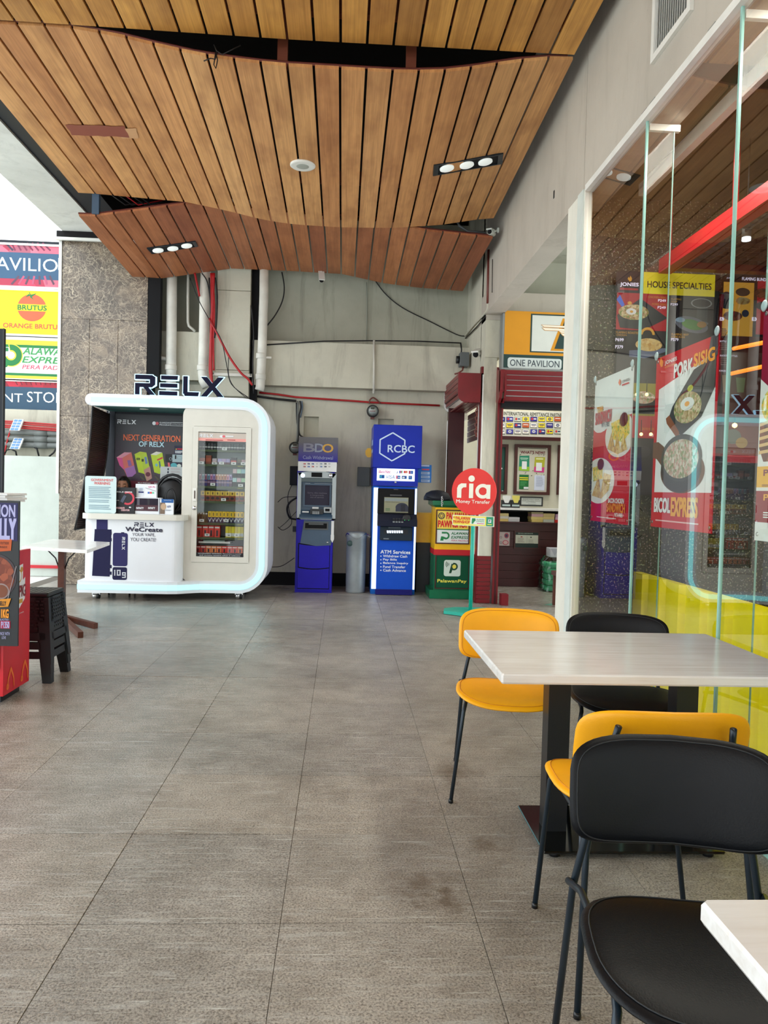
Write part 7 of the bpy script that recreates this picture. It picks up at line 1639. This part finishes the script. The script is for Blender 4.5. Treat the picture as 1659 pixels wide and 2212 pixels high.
S.poly([(1210,2250),(1290,2250),(1275,2390),(1225,2390)],C(150,130,100),2).poly([(1320,2270),(1400,2270),(1390,2390),(1335,2390)],C(120,140,90),2).rect(1200,2600,2290,2900,C(130,50,30),1).ell(1300,2740,70,60,C(110,120,110),2).ell(1370,2790,50,44,C(190,150,60),2).rect(1200,2900,2290,2960,gr_,1).done(r)
for a,b,c_,d_ in ((1560,2050,1640,2030),(1350,2040,1480,2000)): pass
for k,(x0,y0,x1,y1) in enumerate(((1605,749,1640,742),(1600,803,1659,788))):
    a=P(x0-20,y0+4,Y=4.7); b=P(x1+60,y1-12,Y=3.9); glow('orange_neon_%d'%k,(255,120,30),1.4); tag(MB().tube([a,b],.012,8,'orange_neon_%d'%k).build('neon_tube'),('upper','lower')[k]+' orange neon line glowing inside the shop','light','orange neon lines')
# glowing globes added in place of bulb reflections in the glass
for k,(x,y) in enumerate(((1385,938),(1406,938),(1587,919),(1376,852),(1397,852))):
    p=P(x,y,Y=5.3); r=root('bulb_reflection',p,('first warm bulb reflection under the sandwich poster edge','second warm bulb reflection beside the first','large warm bulb reflection right of the pork poster','dimmer warm bulb reflection above the first','dimmer warm bulb reflection above the second')[k],'bulb','bulb reflections made as glowing globes')
    R_=.018 if k==2 else .012; MB().lathe([(.001,-R_),(R_*.8,-R_*.6),(R_,0),(R_*.8,R_*.6),(.001,R_)],p,12,'warm_reflection').build('globe','warm_reflection',r); MB().tube([p+V(0,0,R_),p+V(0,0,.10)],.003,5,'black_wire').build('cord',None,r)

# posters hung on the glass with suction cups
def banner(px0,px1,pyt0,pyt1,pyb0,pyb1,X,name,label,face,curl=.0):
    a=P(px0,(pyt0+pyb0)/2,X=X); b=P(px1,(pyt1+pyb1)/2,X=X)
    zt_=(P(px0,pyt0,X=X).z+P(px1,pyt1,X=X).z)/2; zb_=(P(px0,pyb0,X=X).z+P(px1,pyb1,X=X).z)/2
    r=root(name,(X,(a.y+b.y)/2,zb_),label,'poster','tarpaulin posters hung on the glass'); MB().box(X,X+.004,b.y,a.y,zb_,zt_).build('sheet',face,r)
    for y in (a.y-.01,b.y+.01):
        c_=V(X-.004,y,zt_+.0); MB().lathe([(.001,-.004),(.012,-.008),(.020,-.004),(.024,-.001)],c_+V(-.0,0,.012),14,'suction_clear',axis='x').build('suction_cup','suction_clear',r)
    for y in (a.y-.02,b.y+.02):
        for z in (zt_-.02,zb_+.025): MB().lathe([(.004,0),(.008,-.002),(.010,0)],V(X-.001,y,z),10,'chrome',axis='x').build('eyelet','chrome',r)
    return r,Sheet(O=(X-.0006,a.y,zt_),U=(0,b.y-a.y,0),Vv=(0,0,zb_-zt_),lift=.0006)
plain('suction_clear',(196,220,226),.15)
pr_=C(206,18,40,35); pw=C(236,240,240,35); py_=C(250,180,20,35)
r,S=banner(1281,1363,828,790,1127,1133,WX+.03,'sandwich_poster','white and red poster of two sandwich plates on the glass, farthest one',pw)
S.poly([(0,.345),(.06,.365),(.12,.375),(.22,.378),(.32,.37),(.4,.355),(.5,.34),(1,.30),(1,1),(0,1)],pr_,1)
n_='food_toast'; S.ell(.72,.40,.40,.165,C(236,236,232),2,26).ell(.15,.74,.46,.17,C(236,236,232),2,26) if 0 else None
S.ellc(.72,.42,.37,.145,C(236,236,232),2).ellc(.20,.715,.43,.16,C(236,236,232),2)
S.poly([(.5,.33),(.95,.30),(.97,.42),(.8,.47),(.55,.44)],'food_rice',3).poly([(.42,.50),(.52,.39),(.62,.50),(.66,.40),(.76,.52),(.82,.41),(.93,.52),(.7,.545)],'food_toast',4).ell(.82,.325,.10,.045,C(110,14,30),5,16)
S.poly([(.02,.62),(.3,.60),(.32,.70),(.05,.72)],'food_rice',3).poly([(.02,.82),(.2,.68),(.28,.80),(.35,.66),(.55,.68),(.5,.78),(.3,.84)],'food_toast',4).ell(.25,.60,.09,.04,C(110,14,30),5,16)
S.text('TUNA',.10,.195,.27,.235,C(240,180,60),6,.04).text('SANDWICH',.06,.235,.50,.315,C(196,30,60),6,.04).text('WITH FRIES',.24,.315,.46,.345,C(60,90,110),6,.02)
S.text('BACON CHICKEN',.50,.835,.90,.865,pw,6,.04).text('SANDWICH',.47,.87,.93,.925,C(250,150,40),6,.05).text('WITH FRIES',.68,.93,.88,.955,pw,6,.03).text('JONIES',.75,.07,.93,.09,C(60,60,70),6,.02).rect(.75,.095,.92,.105,pr_,6).poly([(.70,.10),(.66,.075),(.69,.05),(.72,.075)],C(240,110,60),6)
S.lines(.20,.965,.72,.975,1,pw,6).done(r,'artwork')
r,S=banner(1412,1545,778,724,1135,1157,WX+.03,'pork_poster','red and white poster reading PORK SISIG and BICOL EXPRESS on the glass',pr_)
S.poly([(.07,.19),(.92,.09),(.98,.10),(.98,.795),(.05,.795)],pw,1)
S.text('PORK',.34,.075,.64,.15,pw,4,.05).text('SISIG',.66,.06,.96,.125,C(250,170,30),4,.05).text('JONIES',.17,.035,.38,.06,pw,4,.03).text('SIZZLERS & ROAST',.17,.066,.36,.076,C(240,180,60),4).poly([(.10,.06),(.07,.035),(.09,.0),(.14,.035),(.13,.06)],C(250,150,40),4)
S.poly([(.66,.14),(.98,.10),(.98,.26),(.80,.40),(.50,.48),(.38,.46),(.28,.36),(.33,.31)],C(46,50,54),2).poly([(.22,.37),(.28,.355),(.46,.46),(.46,.49),(.40,.48),(.24,.40)],C(150,84,50),2).poly([(.90,.0),(1,.0),(1,.1),(.82,.2)],C(70,74,80),3)
S.ell(.58,.335,.22,.085,'food_sisig',4,22,rot=0).ell(.58,.315,.11,.036,pw,5,16).ell(.58,.315,.04,.014,C(250,170,60),6,10).ell(.62,.235,.045,.018,C(190,200,70),5,12)
S.ell(.52,.68,.36,.12,C(108,66,44),2,36).poly([(0,.50),(.10,.50),(.20,.53),(.35,.62),(.30,.74),(.17,.64),(.08,.60),(0,.59)],C(108,66,44),2).ell(.50,.66,.335,.135,C(44,40,38),3,28).ell(.50,.605,.335,.13,C(64,66,64),4,28).ell(.50,.61,.29,.108,'food_bicol',5,26)
S.text('BICOL',.07,.83,.36,.91,pw,4,.05).text('EXPRESS',.38,.825,.80,.925,C(250,180,30),4,.05).lines(.10,.955,.82,.965,1,C(240,200,200),3,.8,.0).done(r,'artwork')
r,S=banner(1640,1790,690,590,1165,1190,WX+.03,'skewer_poster','third poster at the right frame edge with yellow rice and skewers, P75 and P78',C(150,16,60,35))
S.poly([(0,.30),(.2,.36),(.2,.32),(1,.30),(1,.72),(0,.68)],pw,1).ell(.45,.42,.42,.10,'food_rice',2,24).poly([(.02,.49),(1,.47),(1,.66),(.10,.66),(.02,.60)],'food_meat',3)
for k_ in range(5): S.line([(.02,.50+k_*.03),(.7,.46+k_*.035)],.014,C(230,190,130),4)
S.rect(0,.68,1,.77,C(244,186,40),2).rect(0,.77,1,.785,pw,3).rect(0,.785,1,.92,C(150,16,40),2).rect(0,.92,1,1,pw,2).text('75',.22,.695,.52,.755,C(130,20,60),5,.03).text('P',.12,.695,.20,.72,C(130,20,60),5,.03).text('78',.25,.80,.55,.86,C(250,180,40),5,.03).text('P',.14,.80,.22,.825,C(250,180,40),5,.03).lines(.14,.875,.5,.905,3,pw,5).lines(.10,.758,.45,.768,2,C(130,60,20),5).done(r,'artwork')

# ---------------------------------------------------------------- area lamps
def area(name,loc,size,e,col,rot=(0,0,0),sy=None):
    l=bpy.data.lights.new(name,'AREA'); l.energy=e; l.color=col; l.size=size
    if sy: l.shape='RECTANGLE'; l.size_y=sy
    o=bpy.data.objects.new(name,l); COL.objects.link(o); o.location=loc; o.rotation_euler=rot; o['kind']='helper' if 0 else 'structure'; return o
area('moneyshop_light',(2.5,10.0,3.3),.9,20,(1,.97,.9)); area('shop_fill_light',(1.88,2.6,3.36),.2,55,(1,.95,.86),sy=4.5); area('shop_rear_light',(3.2,3.0,3.4),1.0,40,(1,.92,.8),sy=3)  # long narrow shop lamp is an added fill to brighten the yellow panel
area('alcove_light',(2.6,7.4,4.0),.6,3,(1,.97,.92))
